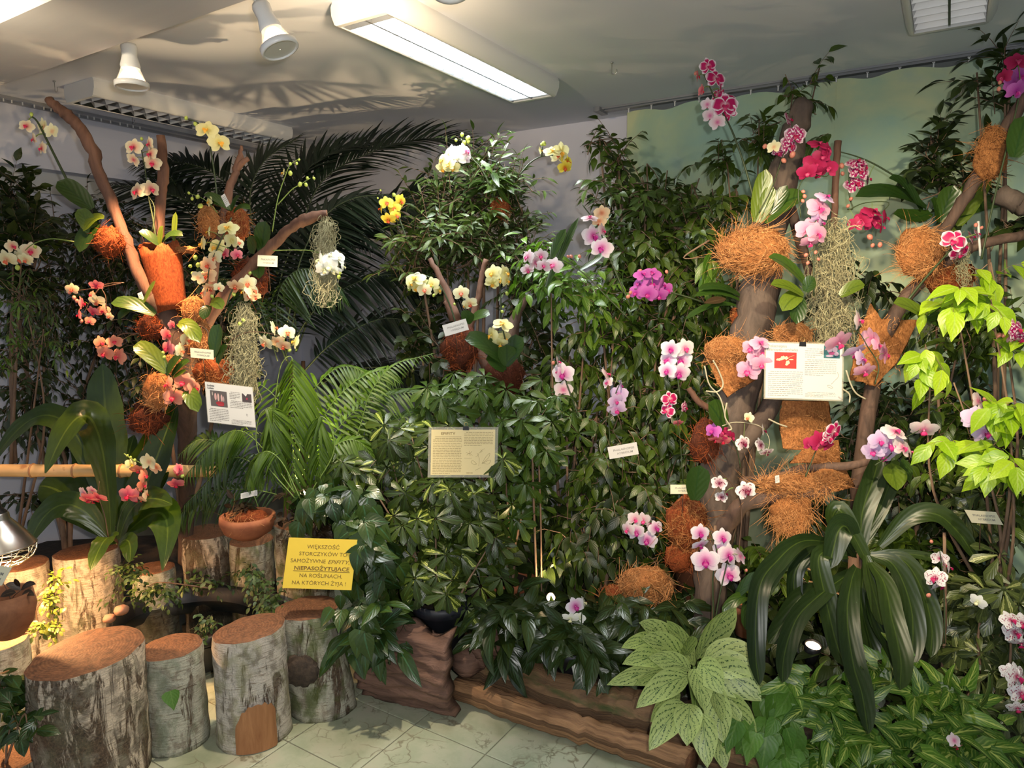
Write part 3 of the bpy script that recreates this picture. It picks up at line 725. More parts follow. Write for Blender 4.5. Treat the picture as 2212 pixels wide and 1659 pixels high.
def moss(label, pts, wpx, d, n, seed, step=.028, segs=16, mat='moss', w=1.6, curl=1.):
    """Hanging beard of curly strands between two points."""
    rs = np.random.RandomState(seed); A = px_path(pts, d); Lt = np.linalg.norm(A[-1] - A[0]); path = catmull(A, 12); V = []; Q = []; cnt = 0
    P = path[(rs.rand(n) ** 1.1 * (len(path) * .72)).astype(int)]
    wid = px2m(wpx, d) / 2
    P = P + np.outer(rs.randn(n) * wid * .30, RT) + np.outer(rs.randn(n) * wid * .3, FW) 
    cur = nrm(np.array([0, 0, -1.]) + rs.randn(n, 3) * .35); S = [P]
    for i in range(segs):
        cur = nrm(cur * .5 - (S[-1] - A[0] - np.outer((S[-1] - A[0]) @ UP, UP)) / wid * .22 + np.array([0, 0, -.34]) + rs.randn(n, 3) * .42 * curl); S.append(S[-1] + cur * step * (.5 + rs.rand(n, 1) * .6) * (Lt / .5))
    S = np.stack(S, 1); S[:, :, 2] = np.maximum(S[:, :, 2], A[-1][2] - .03 * rs.rand(n, 1))
    k = segs; ww = px2m(w, d) / 2; side = nrm(np.cross(np.gradient(S, axis=1), FW)) * ww
    V = np.stack([S - side, S + side], 2).reshape(-1, 3)
    base = np.arange(n)[:, None] * (2 * (k + 1)) + np.arange(k)[None] * 2
    q = np.stack([base, base + 1, base + 3, base + 2], -1).reshape(-1, 4)
    o = obj('hanging_moss', mesh('hanging_moss', V - A[0], q, None, [M[mat]]), None, loc=Vector(A[0]))
    tag(o, label, 'hanging moss', kind='stuff'); return o

# ---------------------------------------------------------------- bushes
def leaf_mesh_set(mat, **kw):
    tm = leaf(**kw); return tm, mesh('leaf', tm[0], tm[1], tm[2], [mat])

def bush(name, label, cat, blobs, base, mat, tmpl, Ls, twigs, per=9, tl=.22, droop=.5, n_ind=120, seed=1, up=.5, face=.35, stems=4,
         stemmat='twig', spread=50, whorl=0, mat2=None, stem_r=.006, group=None, rnddir=.7, stiff=.0):
    """blobs: (px,py,depth,rx,ry,rd,weight). Twigs with alternate leaves (or whorls of leaflets) fill the blobs."""
    rs = np.random.RandomState(seed); B = np.array([b[:6] for b in blobs], float); wgt = np.array([b[6] if len(b) > 6 else b[3] * b[4] for b in blobs]); wgt = wgt / wgt.sum()
    bp = at(*base) if len(base) == 3 and base[2] > 0 and base[1] > 5 else np.array(base)
    o = thing(name, label, cat, bp, group)
    idx = rs.choice(len(B), twigs, p=wgt); b = B[idx]
    cen = np.array([at(*q[:3]) for q in B]); c = cen[idx]
    u = nrm(rs.randn(twigs, 3)) * (rs.rand(twigs, 1) ** .42)
    dd = b[:, 2:3]; off = u * np.stack([b[:, 3] * b[:, 2] / F, b[:, 4] * b[:, 2] / F, b[:, 5]], 1)
    outw = nrm(off[:, 0:1] * RT + off[:, 1:2] * np.array([0, 0, 1.]) + off[:, 2:3] * FW)
    S = c + off[:, 0:1] * RT + off[:, 1:2] * np.array([0, 0, 1.]) + off[:, 2:3] * FW
    dr = nrm(outw + np.array([0, 0, up]) + rs.randn(twigs, 3) * rnddir - FW * .15)
    S = S - dr * tl * .5
    k = 6; seg = tl * (.6 + .7 * rs.rand(twigs, 1)) / k; P = [S]; T = [dr]
    for i in range(k):
        cur = nrm(T[-1] + np.array([0, 0, -droop * .28])); T.append(cur); P.append(P[-1] + cur * seg)
    P = np.stack(P, 1); T = np.stack(T, 1); P[..., 0] = np.maximum(P[..., 0], -4.83); P[..., 1] = np.minimum(P[..., 1], 3.97)
    # leaves
    LP = []; LD = []; LN = []; LS = []
    if whorl:
        tips = np.concatenate([P[:, -1], P[:, k // 2] + rs.randn(twigs, 3) * .03]); td = np.concatenate([T[:, -1], nrm(T[:, k // 2] + rs.randn(twigs, 3) * .6)])
        axis = nrm(td * .35 - FW * face + np.array([0, 0, .55]) + rs.randn(len(td), 3) * .28)
        for j in range(whorl):
            a = 2 * math.pi * j / whorl + rs.rand() * .2
            e1 = nrm(np.cross(axis, td + .01)); e2 = np.cross(axis, e1)
            d_ = nrm(e1 * math.cos(a) + e2 * math.sin(a) - axis * .25 + np.array([0, 0, -.12]))
            LP.append(tips + d_ * .008); LD.append(d_); LN.append(axis); LS.append(Ls * (.75 + .4 * rs.rand(len(tips))) * (.85 + .15 * math.cos(a)))
    else:
        for j in range(per):
            f_ = (j + .6) / per * k; i0 = int(min(f_, k - 1)); fr = f_ - i0
            pos = P[:, i0] * (1 - fr) + P[:, i0 + 1] * fr; tg = T[:, i0]
            side = nrm(np.cross(tg, np.array([0, 0, 1.]) + rs.randn(twigs, 3) * .25)) * (1 if j % 2 else -1)
            sa = R(spread); d_ = tg * math.cos(sa) + side * math.sin(sa) + rs.randn(twigs, 3) * .22 + np.array([0, 0, -droop * .7])
            if j == per - 1: d_ = tg + np.array([0, 0, -droop])
            LP.append(pos + side * .004); LD.append(nrm(d_)); LN.append(nrm(np.array([0, 0, 1.]) - FW * face * 2 * rs.rand(twigs, 1) + outw * .4 + rs.randn(twigs, 3) * .35))
            LS.append(Ls * (.65 + .5 * rs.rand(twigs)))
    LP = np.concatenate(LP); LD = np.concatenate(LD); LN = np.concatenate(LN); LS = np.concatenate(LS)
    keep = (LP[:, 2] > .02) & (LP[:, 2] < H - .03) & (LP[:, 1] < 4.0) & (LP[:, 0] > -4.85)
    LP, LD, LN, LS = LP[keep], LD[keep], LN[keep], LS[keep]
    M3 = frames(LD, LN); dep = (LP - CAM) @ FW; big = dep - LS * 3 * rs.rand(len(dep)); order = np.argsort(big)
    tm, me = leaf_mesh_set(mat, **tmpl); nind = min(n_ind, len(order), 290)
    for i in order[:nind]: obj('leaf', me, o, M=mat4(M3[i], LP[i], LS[i]))
    rest = order[nind:]
    if len(rest):
        v, q, uv = scatter(tm, LP[rest], M3[rest], LS[rest])
        fo = obj('foliage', mesh('foliage', v - bp, q, uv, [mat2 or mat]), o, loc=Vector(bp)); fo['kind'] = 'stuff'
    # stems: base to blob centres, blob centres to twigs
    mb = MB()
    for i, q in enumerate(B[:stems] if stems else []):
        e = cen[i] + np.array([0, 0, px2m(q[4], q[2]) * .15]); m_ = (bp + e) / 2 + rs.randn(3) * .05
        st = catmull([bp + rs.randn(3) * .01, m_, e], 5)
        so = obj('stem', MB().tube(st, [stem_r * 1.6, stem_r * .5], 7).mesh('stem', [M[stemmat]]), o)
    for i in range(0, twigs):
        mb.tube(np.vstack([P[i, ::2]]), [stem_r * .34, stem_r * .12], 3, cap=False)
    for i in range(0, twigs, 3):
        mb.tube([c[i] + (S[i] - c[i]) * .15, (c[i] + S[i]) / 2 - np.array([0, 0, .02]), S[i]], [stem_r * .5, stem_r * .3], 3, cap=False)
    tw = obj('twigs', mb.mesh('twigs', [M[stemmat]]), o); tw['kind'] = 'stuff'
    return o

def frond(name, parent, pts, d, mat, Ln, W, n=46, hang=.3, r=.0035, sep=False, seed=1, kind='needle', ang=60, stemmat='stem', curl=.25, prof=None, t0=.14):
    """A feather palm frond: rachis through photo points, leaflets both sides."""
    rs = np.random.RandomState(seed); A = catmull(px_path(pts, d), 8); s = np.linspace(0, 1, len(A)); t = np.linspace(t0, 1, n)
    P = np.stack([np.interp(t, s, A[:, i]) for i in range(3)], 1); G = nrm(np.gradient(A, axis=0)); T = nrm(np.stack([np.interp(t, s, G[:, i]) for i in range(3)], 1))
    N = nrm(np.array([0, 0, 1.]) - FW * .8 - T * 0); side = nrm(np.cross(T, N)); tm = leaf(kind, W / Ln, 5, .25, curl)
    Ls_ = Ln * (prof(t) if prof else np.interp((t - t0) / (1 - t0), [0, .2, .65, 1], [.62, 1, .85, .3]))
    LP = np.concatenate([P, P]); a = R(ang) * np.interp((t - t0) / (1 - t0), [0, 1], [1.15, .6])[:, None]
    D = np.concatenate([nrm(T * np.cos(a) + s_ * side * np.sin(a) + np.array([0, 0, -hang]) + rs.randn(n, 3) * .06) for s_ in (1, -1)])
    M3 = frames(D, np.concatenate([N, N]) + rs.randn(2 * n, 3) * .12); S = np.concatenate([Ls_, Ls_]) * (.9 + .2 * rs.rand(2 * n))
    b = A[0]; rc = MB().tube(A, [r, r * .3], 5)
    if sep:
        fo = obj(name, rc.mesh(name, [M[stemmat]]), parent)
        me = mesh('leaflet', tm[0], tm[1], tm[2], [mat])
        for i in range(2 * n): obj('leaflet', me, fo, M=mat4(M3[i], LP[i], S[i]))
        return fo
    v, q, uv = scatter(tm, LP, M3, S); rc.add(v, q, uv, 1)
    return obj(name, rc.mesh(name, [M[stemmat], mat]), parent)

# ---------------------------------------------------------------- orchid flowers
def petal_mesh(kind, W, ang, L_, cup, mat, z=0., n=6):
    v, q, uv = leaf(kind, W / L_, n, 0, 0, cols=5)
    v = v * L_; r = np.hypot(v[:, 0], v[:, 1]); v[:, 2] = cup * r * r * 2 + z + (np.abs(v[:, 0]) / W) ** 2 * -.03
    a = R(ang); ca, sa = math.cos(a), math.sin(a)
    return np.stack([v[:, 0] * ca + v[:, 1] * sa, -v[:, 0] * sa + v[:, 1] * ca, v[:, 2]], 1), q, uv
FM = {}
def flower_meshes(ft):
    if ft in FM: return FM[ft]
    pm, lm = FT[ft]; mb = MB()
    for a in (0, 128, -128): mb.add(*petal_mesh('sepal', .34, a, .50, -.12, pm, -.02))
    mb.lathe([(.001, .10), (.03, .09), (.035, .05), (.03, 0)], 8)
    se = mb.mesh('flower', [pm])
    pet = [mesh('petal', *petal_mesh('petal', .52, s * 74, .52, -.18, pm, .015), [pm]) for s in (1, -1)]
    lb = MB()
    for s in (1, -1):
        v, q, uv = petal_mesh('petal', .13, 180 + s * 42, .17, 0, lm, .06, 4); v[:, 2] += np.abs(v[:, 0]) * .9; lb.add(v, q, uv)
    v, q, uv = petal_mesh('lance', .17, 180, .26, 0, lm, .07, 5); v[:, 2] += .10 * np.sin(-v[:, 1] * 11); lb.add(v, q, uv)
    lb.lathe([(.001, -.03), (.03, -.02), (.03, .02), (.001, .03)], 6, c=(0, -.07, .10))
    lo = lb.mesh('lip', [lm]); FM[ft] = (se, pet, lo); return FM[ft]

# yaw/pitch hints: f facing, l/r turned left/right, u/d up/down, b seen from behind, s in side view
TURN = {'f': (0, 0), 'l': (-48, 0), 'r': (48, 0), 'u': (0, 42), 'd': (0, -42), 'b': (155, 10), 's': (78, 10), 'z': (-78, 10)}
_fc = [0]
def flower(parent, ft, x, y, spx, d, hint='f'):
    _fc[0] += 1; rs = np.random.RandomState(_fc[0] * 7 + 3); yw, pt = TURN[hint]
    yw = R(yw + rs.randn() * 14); pt = R(pt + rs.randn() * 9); size = px2m(spx, d) * 1.06
    n = -FW * math.cos(yw) + RT * math.sin(yw); n = nrm(n * math.cos(pt) + np.array([0, 0, 1.]) * math.sin(pt))
    u = np.array([0, 0, 1.]); ro = R(rs.randn() * 13); x_ = nrm(np.cross(u, n)); u = np.cross(n, x_); x2 = x_ * math.cos(ro) + u * math.sin(ro); u2 = np.cross(n, x2)
    Mx = mat4(np.stack([x2, u2, n], 1), at(x, y, d), size); se, pet, lo = flower_meshes(ft)
    fo = obj('flower', se, parent, M=Mx); obj('petal', pet[0], fo, M=Mx); obj('petal', pet[1], fo, M=Mx); obj('lip', lo, fo, M=Mx); return fo

BUDM = {}
def bud(parent, x, y, spx, d, m='bud_g'):
    if m not in BUDM: BUDM[m] = MB().lathe([(.001, -.5), (.25, -.42), (.42, -.1), (.40, .2), (.22, .45), (.001, .55)], 10).mesh('bud', [M[m]])
    rs = np.random.RandomState(int(x * 7 + y)); d3 = nrm(np.array([rs.randn() * .5, rs.randn() * .5, -1])); 
    return obj('bud', BUDM[m], parent, M=mat4(frames(np.array([[0, 1., 0]]) + rs.randn(1, 3) * .3, d3[None])[0], at(x, y, d), px2m(spx, d)))

def orchid(label, d, flowers, stems=(), leaves=(), buds=(), bm='bud_g', roots=(), base=None, stemmat='stem', group=None, rpx=2.0):
    """flowers: (type,x,y,size[,hint[,dd]]); stems: pixel paths; leaves: (x0,y0,x1,y1,w[,kind of green[,sag]])."""
    b = base or (stems[0][0] if stems else flowers[0][1:3]); bp = at(b[0], b[1], d)
    o = thing('orchid', label, 'orchid', bp, group); col = {}
    for st in stems: obj('flower_stem', MB().tube(catmull(px_path(st, d + .015), 5), [px2m(rpx, d), px2m(rpx * .55, d)], 6).mesh('flower_stem', [M[stemmat]]), o)
    fc = [(f[1], f[2]) for f in flowers]; SP = np.array([p for st in stems for p in catmull(np.array([q[:2] for q in st], float), 8)]) if stems else None
    for i, f in enumerate(flowers):
        dd = f[5] if len(f) > 5 else ((i * 37 % 7) - 3) * .008
        flower(o, f[0], f[1], f[2], f[3], d + dd, f[4] if len(f) > 4 else 'f')
        if SP is not None:    # pedicel from the nearest point of the stem to the back of the flower
            q = SP[np.argmin(np.hypot(SP[:, 0] - f[1], SP[:, 1] - f[2]) + (SP[:, 1] > f[2] + 4) * 3)]
            if np.hypot(q[0] - f[1], q[1] - f[2]) < 60:
                A = at(q[0], q[1], d + .015); E = at(f[1], f[2], d + dd + .012)
                obj('flower_stalk', MB().tube(catmull([A, (A + E) / 2 + np.array([0, 0, .008]), E], 3), px2m(rpx * .4, d), 5).mesh('flower_stalk', [M['stem_l']]), o)
    for q in buds: bud(o, q[0], q[1], q[2] if len(q) > 2 else 10, d, bm)
    for l in leaves:
        px_leaf('leaf', o, l[:2], l[2:4], l[4], d, d - .03 if len(l) < 8 else l[7], L[l[5] if len(l) > 5 and l[5] else 'orchid'], 'strap', sag=(l[6] if len(l) > 6 else .12), fold=.14, n=8)
    for r_ in roots: obj('aerial_root', MB().tube(catmull(px_path(r_, d - .01), 6), px2m(1.8, d), 5).mesh('aerial_root', [M['root']]), o)
    return o

# ---------------------------------------------------------------- birch stumps
M['birch_a'] = birch_mat('birch_bark_brown', (.66, .55, .42), .95, .15)
M['birch_b'] = birch_mat('birch_bark_green', (.54, .53, .43), .0, .65, tint=(.22, .26, .17))
M['birch_c'] = birch_mat('birch_bark_pale', (.66, .60, .52), .15, .5, tint=(.30, .30, .13))
M['birch_d'] = birch_mat('birch_bark_moss', (.52, .50, .40), .35, .8, tint=(.10, .13, .03))
M['birch_e'] = birch_mat('birch_bark_warm', (.64, .54, .42), .2, .25)
M['cut'] = cut_mat('cut_wood', (.15, .062, .026), (.36, .19, .095)); M['cut_d'] = cut_mat('cut_wood_dark', (.22, .10, .05), (.36, .19, .10))
M['inner'] = bark_mat('exposed_wood', (.26, .10, .035), (.50, .24, .10), None, (1, 1, .12), 30, .4)
def stump(label, xb, yb, wpx, ht, bark, cutm='cut', tilt=(0, 0), z0=0., seed=1, slope=(0, 0), flare=.05, depth=None, squash=1., name='birch_stump'):
    """Base centre at photo pixel xb,yb on height z0; ht metres tall; slope tips the cut face; tilt leans the log."""
    P = on_z(xb, yb, z0) if depth is None else at(xb, yb, depth); d = float((P - CAM) @ FW); r = px2m(wpx, d) / 2 * .93
    ctr = P + np.array([FW[0], FW[1], 0]) / math.cos(PITCH) * r * .7 if depth is None else P
    rs = np.random.RandomState(seed); ph = rs.rand(9) * 6; n = 40; m = 18; v = []; uv = []
    for j in range(m + 1):
        s = j / m
        for i in range(n):
            a = 2 * math.pi * i / n; fx, fy = math.cos(a), math.sin(a)
            rr = r * (1 + .035 * math.sin(2 * a + ph[0]) + .02 * math.sin(3 * a + ph[1] + s * 2) + .012 * math.sin(11 * a + ph[2] + s * 9) + .014 * math.sin(7 * a + s * 23 + ph[3]) + flare * (1 - s) ** 3 + .010 * (rs.rand() - .5))
            if j == m: rr *= .985
            top = ht + slope[0] * fx * r + slope[1] * fy * r
            v.append((fx * rr + tilt[0] * s * ht, fy * rr * squash + tilt[1] * s * ht, s * top)); uv.append((i / n, s * ht))
    f = [(j * n + i, j * n + (i + 1) % n, (j + 1) * n + (i + 1) % n, (j + 1) * n + i) for j in range(m) for i in range(n)]
    f.append(tuple(range(n))[::-1])
    o = thing(name, label, 'stump', ctr); obj('bark', mesh('bark', v, f, uv, [M[bark]]), o, loc=Vector(ctr))
    top = np.array(v[-n:]); c = top.mean(0); vv = []; ff = []
    for q in (1., .93, .7, .45, .2):
        for i in range(n): vv.append(c + (top[i] - c) * q + np.array([0, 0, .003 * (q < 1) + .004 * (q < .95) * (rs.rand() - .5)]))
    vv.append(c + np.array([0, 0, .003])); 
    for j in range(4): ff += [(j * n + i, j * n + (i + 1) % n, (j + 1) * n + (i + 1) % n, (j + 1) * n + i) for i in range(n)]
    ff += [(4 * n + i, 4 * n + (i + 1) % n, 5 * n) for i in range(n)]
    obj('cut_face', mesh('cut_face', vv, ff, None, [M[cutm]]), o, loc=Vector(ctr)); return o, ctr, r
S1 = stump('widest front birch stump with brown-cracked bark and slanting reddish cut top', 152, 1722, 252, .455, 'birch_a', tilt=(.02, .02), seed=3, slope=(.06, .04))
S2 = stump('shorter greyish-green birch stump with an ivy leaf on its bark', 360, 1624, 140, .375, 'birch_b', seed=5, slope=(.06, .03))
S3 = stump('pale birch stump with a patch of bark peeled off at its foot', 532, 1614, 158, .43, 'birch_c', seed=8, slope=(.08, .03))
S4 = stump('birch stump with dark burl under the yellow sign, right end of the row', 685, 1550, 146, .425, 'birch_d', seed=11, slope=(.05, .0), tilt=(-.1, -.06))
stump('partly hidden birch stump under the brown bowl at the left edge', -15, 1600, 126, .37, 'birch_b', 'cut_d', seed=14)
stump('dark log end with red cut face in the bottom left corner', 5, 1760, 120, .16, 'birch_a', 'cut', seed=17)
stump('pale birch stump under the birds-nest fern, lit by the heat lamp', 176, 1400, 134, .455, 'birch_e', 'cut', seed=21, slope=(.06, .02))
stump('birch stump right beside the heat lamp cage', 45, 1425, 104, .44, 'birch_e', 'cut_d', seed=23)
stump('dim birch stump behind the fern between the pale and the red-topped stumps', 325, 1375, 90, .33, 'birch_b', 'cut_d', seed=25)
SB4 = stump('brown birch stump with glowing red cut top, left of the terracotta bowl', 440, 1350, 112, .47, 'birch_a', 'cut', seed=27)
SB5 = stump('narrow yellowish birch stump carrying the terracotta bowl', 540, 1345, 96, .42, 'birch_d', 'cut_d', seed=29)
stump('tall birch stump behind the yellow sign carrying bronze-leaved plants', 650, 1345, 128, .51, 'birch_d', 'cut_d', seed=31)
# peeled patch, burl
o_, c_, r_ = S3
v = []; rs = np.random.RandomState(4)
pat = [(-.55, .02), (-.50, .08), (-.30, .11), (-.18, .16), (.02, .19), (.30, .19), (.50, .16), (.56, .10), (.55, .02)]
toC = -np.array([FW[0], FW[1]]); toC /= np.linalg.norm(toC); a0 = math.atan2(toC[1], toC[0]) + .42
mb = MB(); cols = 14
for i in range(cols + 1):
    a = -.62 + 1.22 * i / cols; top = .19 * (1 - abs((i - 8) / 9.5) ** 3) + .006 * math.sin(i * 2.7)
    for j in range(8):
        z = .004 + (top - .004) * j / 7; rr = r_ * 1.005 * (1 + .045 * (1 - z / .4) ** 3) * (1.045 if 0 < i < cols else .98)
        v.append((rr * math.cos(a0 + a), rr * math.sin(a0 + a), z))
f = [(i * 8 + j, (i + 1) * 8 + j, (i + 1) * 8 + j + 1, i * 8 + j + 1) for i in range(cols) for j in range(7)]
ob = obj('peeled_wood', mesh('peeled_wood', v, f, None, [M['inner']]), o_, loc=Vector(c_)); ob['label'] = 'bare orange-brown wood where the bark peeled'
o_, c_, r_ = S4
v, f, uv = blob(np.zeros(3), .070, .02, .062, 6, .22)
a0 = math.atan2(toC[1], toC[0]); bc = c_ + np.array([math.cos(a0 + .05) * r_ * .98, math.sin(a0 + .05) * r_ * .98, .24]) + np.array([-.045, -.03, -.02])
M['burl'] = bark_mat('burl', (.02, .014, .01), (.09, .06, .04), None, (1, 1, 1), 45)
obj('burl', mesh('burl', v, f, uv, [M['burl']]), o_, loc=Vector(bc))
# ivy leaf on the second stump
_, c2, r2 = S2
o = thing('ivy_sprig', 'single green ivy leaf trailing over the greyish-green stump', 'ivy', at(372, 1500, 2.53))
px_leaf('leaf', o, (368, 1492), (376, 1535), 38, 2.525, 2.515, L['wilt'], 'heart', sag=.05)
obj('stem', MB().tube(catmull(px_path([(352, 1503), (362, 1505), (368, 1492), (385, 1492), (410, 1483), (425, 1478)], 2.53), 4), .0012, 5).mesh('stem', [M['stem_br']]), o)

# bark slab and edging logs
M['slab'] = bark_mat('rough_bark', (.05, .026, .018), (.26, .14, .095), None, (.35, .35, 2.6), 11, 1.0)
M['log'] = bark_mat('peeled_log', (.12, .055, .025), (.44, .24, .11), None, (3.0, 1.0, 1), 5, 1.0, 'UV')
M['logmoss'] = bark_mat('mossy_log', (.08, .045, .02), (.25, .14, .065), (.055, .065, .014), (2.4, 1.6, 1), 6, 1.0, 'UV')
A = on_z(792, 1502, 0); B = on_z(985, 1548, 0); ax = nrm(B - A); nn = nrm(np.cross(ax, [0, 0, 1.])); Lb = np.linalg.norm(B - A)
v = []; nx, nz_ = 26, 20; rs = np.random.RandomState(5)
for side in (0, 1):
    for j in range(nz_ + 1):
        s = j / nz_
        for i in range(nx + 1):
            u = i / nx; bulge = .075 * math.sin(math.pi * s) ** .7
            ridge = .012 * math.sin(j * 1.9 + math.sin(u * 7) * 1.5) + .007 * (rs.rand() - .5)
            hgt = .33 * (1 - .04 * math.sin(u * 9)) + .02 * u; z = s * hgt + .02 * math.sin(u * 14) * (s > .97) + .03 * (1 - s) * (.25 - u if u < .25 else 0)
            q = A + ax * (u * Lb * (1 + .02 * math.sin(j)) - .02 * s) + nn * ((bulge + ridge) if side == 0 else (bulge * .8 - .05)) + np.array([0, 0, z - (.0)])
            v.append(q)
n1 = (nx + 1) * (nz_ + 1); f = []
for side in (0, 1):
    for j in range(nz_):
        for i in range(nx):
            a = side * n1 + j * (nx + 1) + i; q = (a, a + 1, a + nx + 2, a + nx + 1); f.append(q if side == 0 else q[::-1])
bd = [i for i in range(nx)] + [j * (nx + 1) + nx for j in range(nz_)] + [nz_ * (nx + 1) + i for i in range(nx, 0, -1)] + [j * (nx + 1) for j in range(nz_, 0, -1)]
for i in range(len(bd)): a, b = bd[i], bd[(i + 1) % len(bd)]; f.append((a, n1 + a, n1 + b, b))
o = obj('bark_slab', mesh('bark_slab', np.array(v) - A, f, None, [M['slab']]), None, loc=Vector(A)); tag(o, 'upright slab of deeply furrowed reddish bark between the stumps and the long log', 'bark slab')
def log(name, label, pts, rad, mat, cat='log', n=16, seed=2, rough=.05, squash=None):
    P = catmull(np.array([on_z(p[0], p[1], p[2]) for p in pts]), 7)
    P = P + (np.random.RandomState(seed).rand(*P.shape) - .5) * .012; v, f, uv = tube(P, rad, n, True, seed, rough)
    if squash: v[:, 2] = np.maximum(v[:, 2], .002)
    c = P[0]; me = mesh(name, v - c, f, uv, [M[mat], M['cut']]); me.polygons[len(f) - 1].material_index = 1; me.polygons[len(f) - 2].material_index = 1
    o = obj(name, me, None, loc=Vector(c)); return tag(o, label, cat)
log('edging_log', 'long peeled light-brown log lying on the tiles along the front of the bed', [(985, 1484, .052), (1090, 1520, .05), (1200, 1558, .05), (1300, 1590, .05), (1400, 1620, .05), (1495, 1650, .048)], [.044, .05, .05, .046, .05, .048], 'log')
log('mossy_log', 'thick moss-stained log lying behind the long peeled log', [(1005, 1440, .085), (1110, 1462, .085), (1210, 1500, .088), (1310, 1530, .085), (1400, 1550, .085), (1490, 1590, .08)], [.075, .088, .092, .092, .09, .08], 'logmoss', seed=7)
log('mossy_log', 'short dark log at the bottom edge behind the silver-leaved plant', [(1470, 1600, .05), (1600, 1645, .05), (1740, 1690, .05)], [.05, .06, .055], 'logmoss', seed=9)
log('mossy_log', 'dark reddish log standing behind the right end of the bark slab', [(1000, 1440, .14), (1040, 1400, .2), (1075, 1380, .26)], [.06, .07, .06], 'slab', seed=12)

# pond basin behind the stumps
c = on_z(405, 1330, .20); ex = RT * .34; ey = np.array([FW[0], FW[1], 0]) * .30
o = thing('pond_basin', 'black plastic pond basin with dark water behind the birch stumps', 'pond basin', c)
def ell(s, z, n=36): return [c + ex * s * math.cos(a) * (1 + .06 * math.sin(3 * a)) + ey * s * math.sin(a) + np.array([0, 0, z]) for a in np.linspace(0, 2 * math.pi, n, endpoint=False)]
v = []; rings = [(.78, -.18), (.9, -.04), (.96, .01), (1.0, .022), (1.05, .015), (1.04, -.02)]
for s, z in rings: v += ell(s, z)
f = [(j * 36 + i, j * 36 + (i + 1) % 36, (j + 1) * 36 + (i + 1) % 36, (j + 1) * 36 + i) for j in range(len(rings) - 1) for i in range(36)]
obj('rim', mesh('rim', v, f, None, [M['dark']]), o); obj('water', mesh('water', ell(.9, -.05), [tuple(range(36))], None, [M['water']]), o)
M['soil'] = bark_mat('soil', (.012, .009, .006), (.05, .035, .022), None, (1, 1, 1), 20)
# planting bed soil behind the edging (in view between stems only)
def soil(name, label, poly, z, seed):
    P = np.array([on_z(x, y, z) for x, y in poly]); P[:, 0] = np.maximum(P[:, 0], -4.88); P[:, 1] = np.minimum(P[:, 1], 4.2); P[:, 2] = z; m = len(P); lo = P.copy(); lo[:, 2] = .004
    v = np.vstack([P, lo, P.mean(0)[None] + [[0, 0, .03]]]); f = [(i, (i + 1) % m, 2 * m) for i in range(m)] + [(i, m + i, m + (i + 1) % m, (i + 1) % m) for i in range(m)]
    o = obj(name, mesh(name, v, f, None, [M['soil']], False)); tag(o, label, 'soil bed', kind='stuff')
soil('soil_bed', 'dark soil bed between the stumps and the left wall', [(60, 1330), (620, 1330), (640, 1250), (440, 1150), (80, 1160), (-60, 1220)], .10, 1)
soil('soil_bed', 'dark soil bed behind the edging logs under the shrubs', [(800, 1440), (1000, 1420), (1360, 1560), (1640, 1620), (2300, 1640), (2300, 1300), (1600, 1150), (900, 1190)], .06, 2)
for i, (x, y, s, lb) in enumerate([(262, 1318, 30, 'rounded pinkish stone at the left rim of the pond'), (236, 1336, 26, 'small pale stone below the pinkish stone by the pond')]):
    d = 2.95; c = at(x, y, d); v, f, uv = blob(c, px2m(s, d) / 2, px2m(s, d) / 2, px2m(s * .7, d) / 2, 50 + i, .08)
    o = obj('stone', mesh('stone', v - c, f, uv, [plain('pink_stone%d' % i, (.28, .14, .09), .8)]), None, loc=Vector(c)); tag(o, lb, 'stone')
    
# terracotta bowl on the narrow stump
c = at(537, 1160, 3.02)
o = thing('terracotta_bowl', 'round terracotta bowl with coir fibres standing on the narrow birch stump', 'bowl', c)
obj('bowl', MB().lathe([(.001, 0), (.055, 0), (.10, .03), (.118, .075), (.115, .10), (.102, .10), (.10, .08), (.001, .06)], 28, c=c).mesh('bowl', [M['terra']]), o)
V, q = fibres(c + np.array([0, 0, .09]), .09, .09, .03, 260, .08, .002, 3, swirl=.5); fo = obj('fibres', mesh('fibres', V, q, None, [M['coir_fib']]), o); fo['kind'] = 'stuff'
v, f, uv = blob(c + np.array([.02, 0, .09]), .075, .07, .035, 9, .2); obj('fibre_mat', mesh('fibre_mat', v, f, uv, [M['coir_red']]), o)
c = at(22, 1375, 2.45)
o = thing('brown_bowl', 'brown hollow shell bowl holding a small seedling at the left edge', 'bowl', c)
obj('bowl', MB().lathe([(.001, 0), (.045, .005), (.075, .05), (.088, .11), (.080, .165), (.074, .16), (.08, .11), (.06, .05), (.001, .03)], 28, c=c).mesh('bowl', [bark_mat('shell', (.16, .06, .025), (.34, .15, .07), None, (1, 1, 1), 9, .2)]), o)
for a, b, w_ in [((45, 1275), (12, 1262), 16), ((45, 1275), (78, 1262), 16), ((48, 1283), (75, 1287), 15), ((35, 1280), (0, 1290), 18), ((42, 1270), (32, 1250), 12)]:
    px_leaf('leaf', o, a, b, w_, 2.44, 2.42, L['brownleaf'], 'oval', n=5)
for st in ([(25, 1300), (30, 1288), (45, 1275)], [(25, 1300), (18, 1280), (8, 1262)]): obj('stem', MB().tube(catmull(px_path(st, 2.44), 4), .0015, 5).mesh('stem', [M['stem_br']]), o)

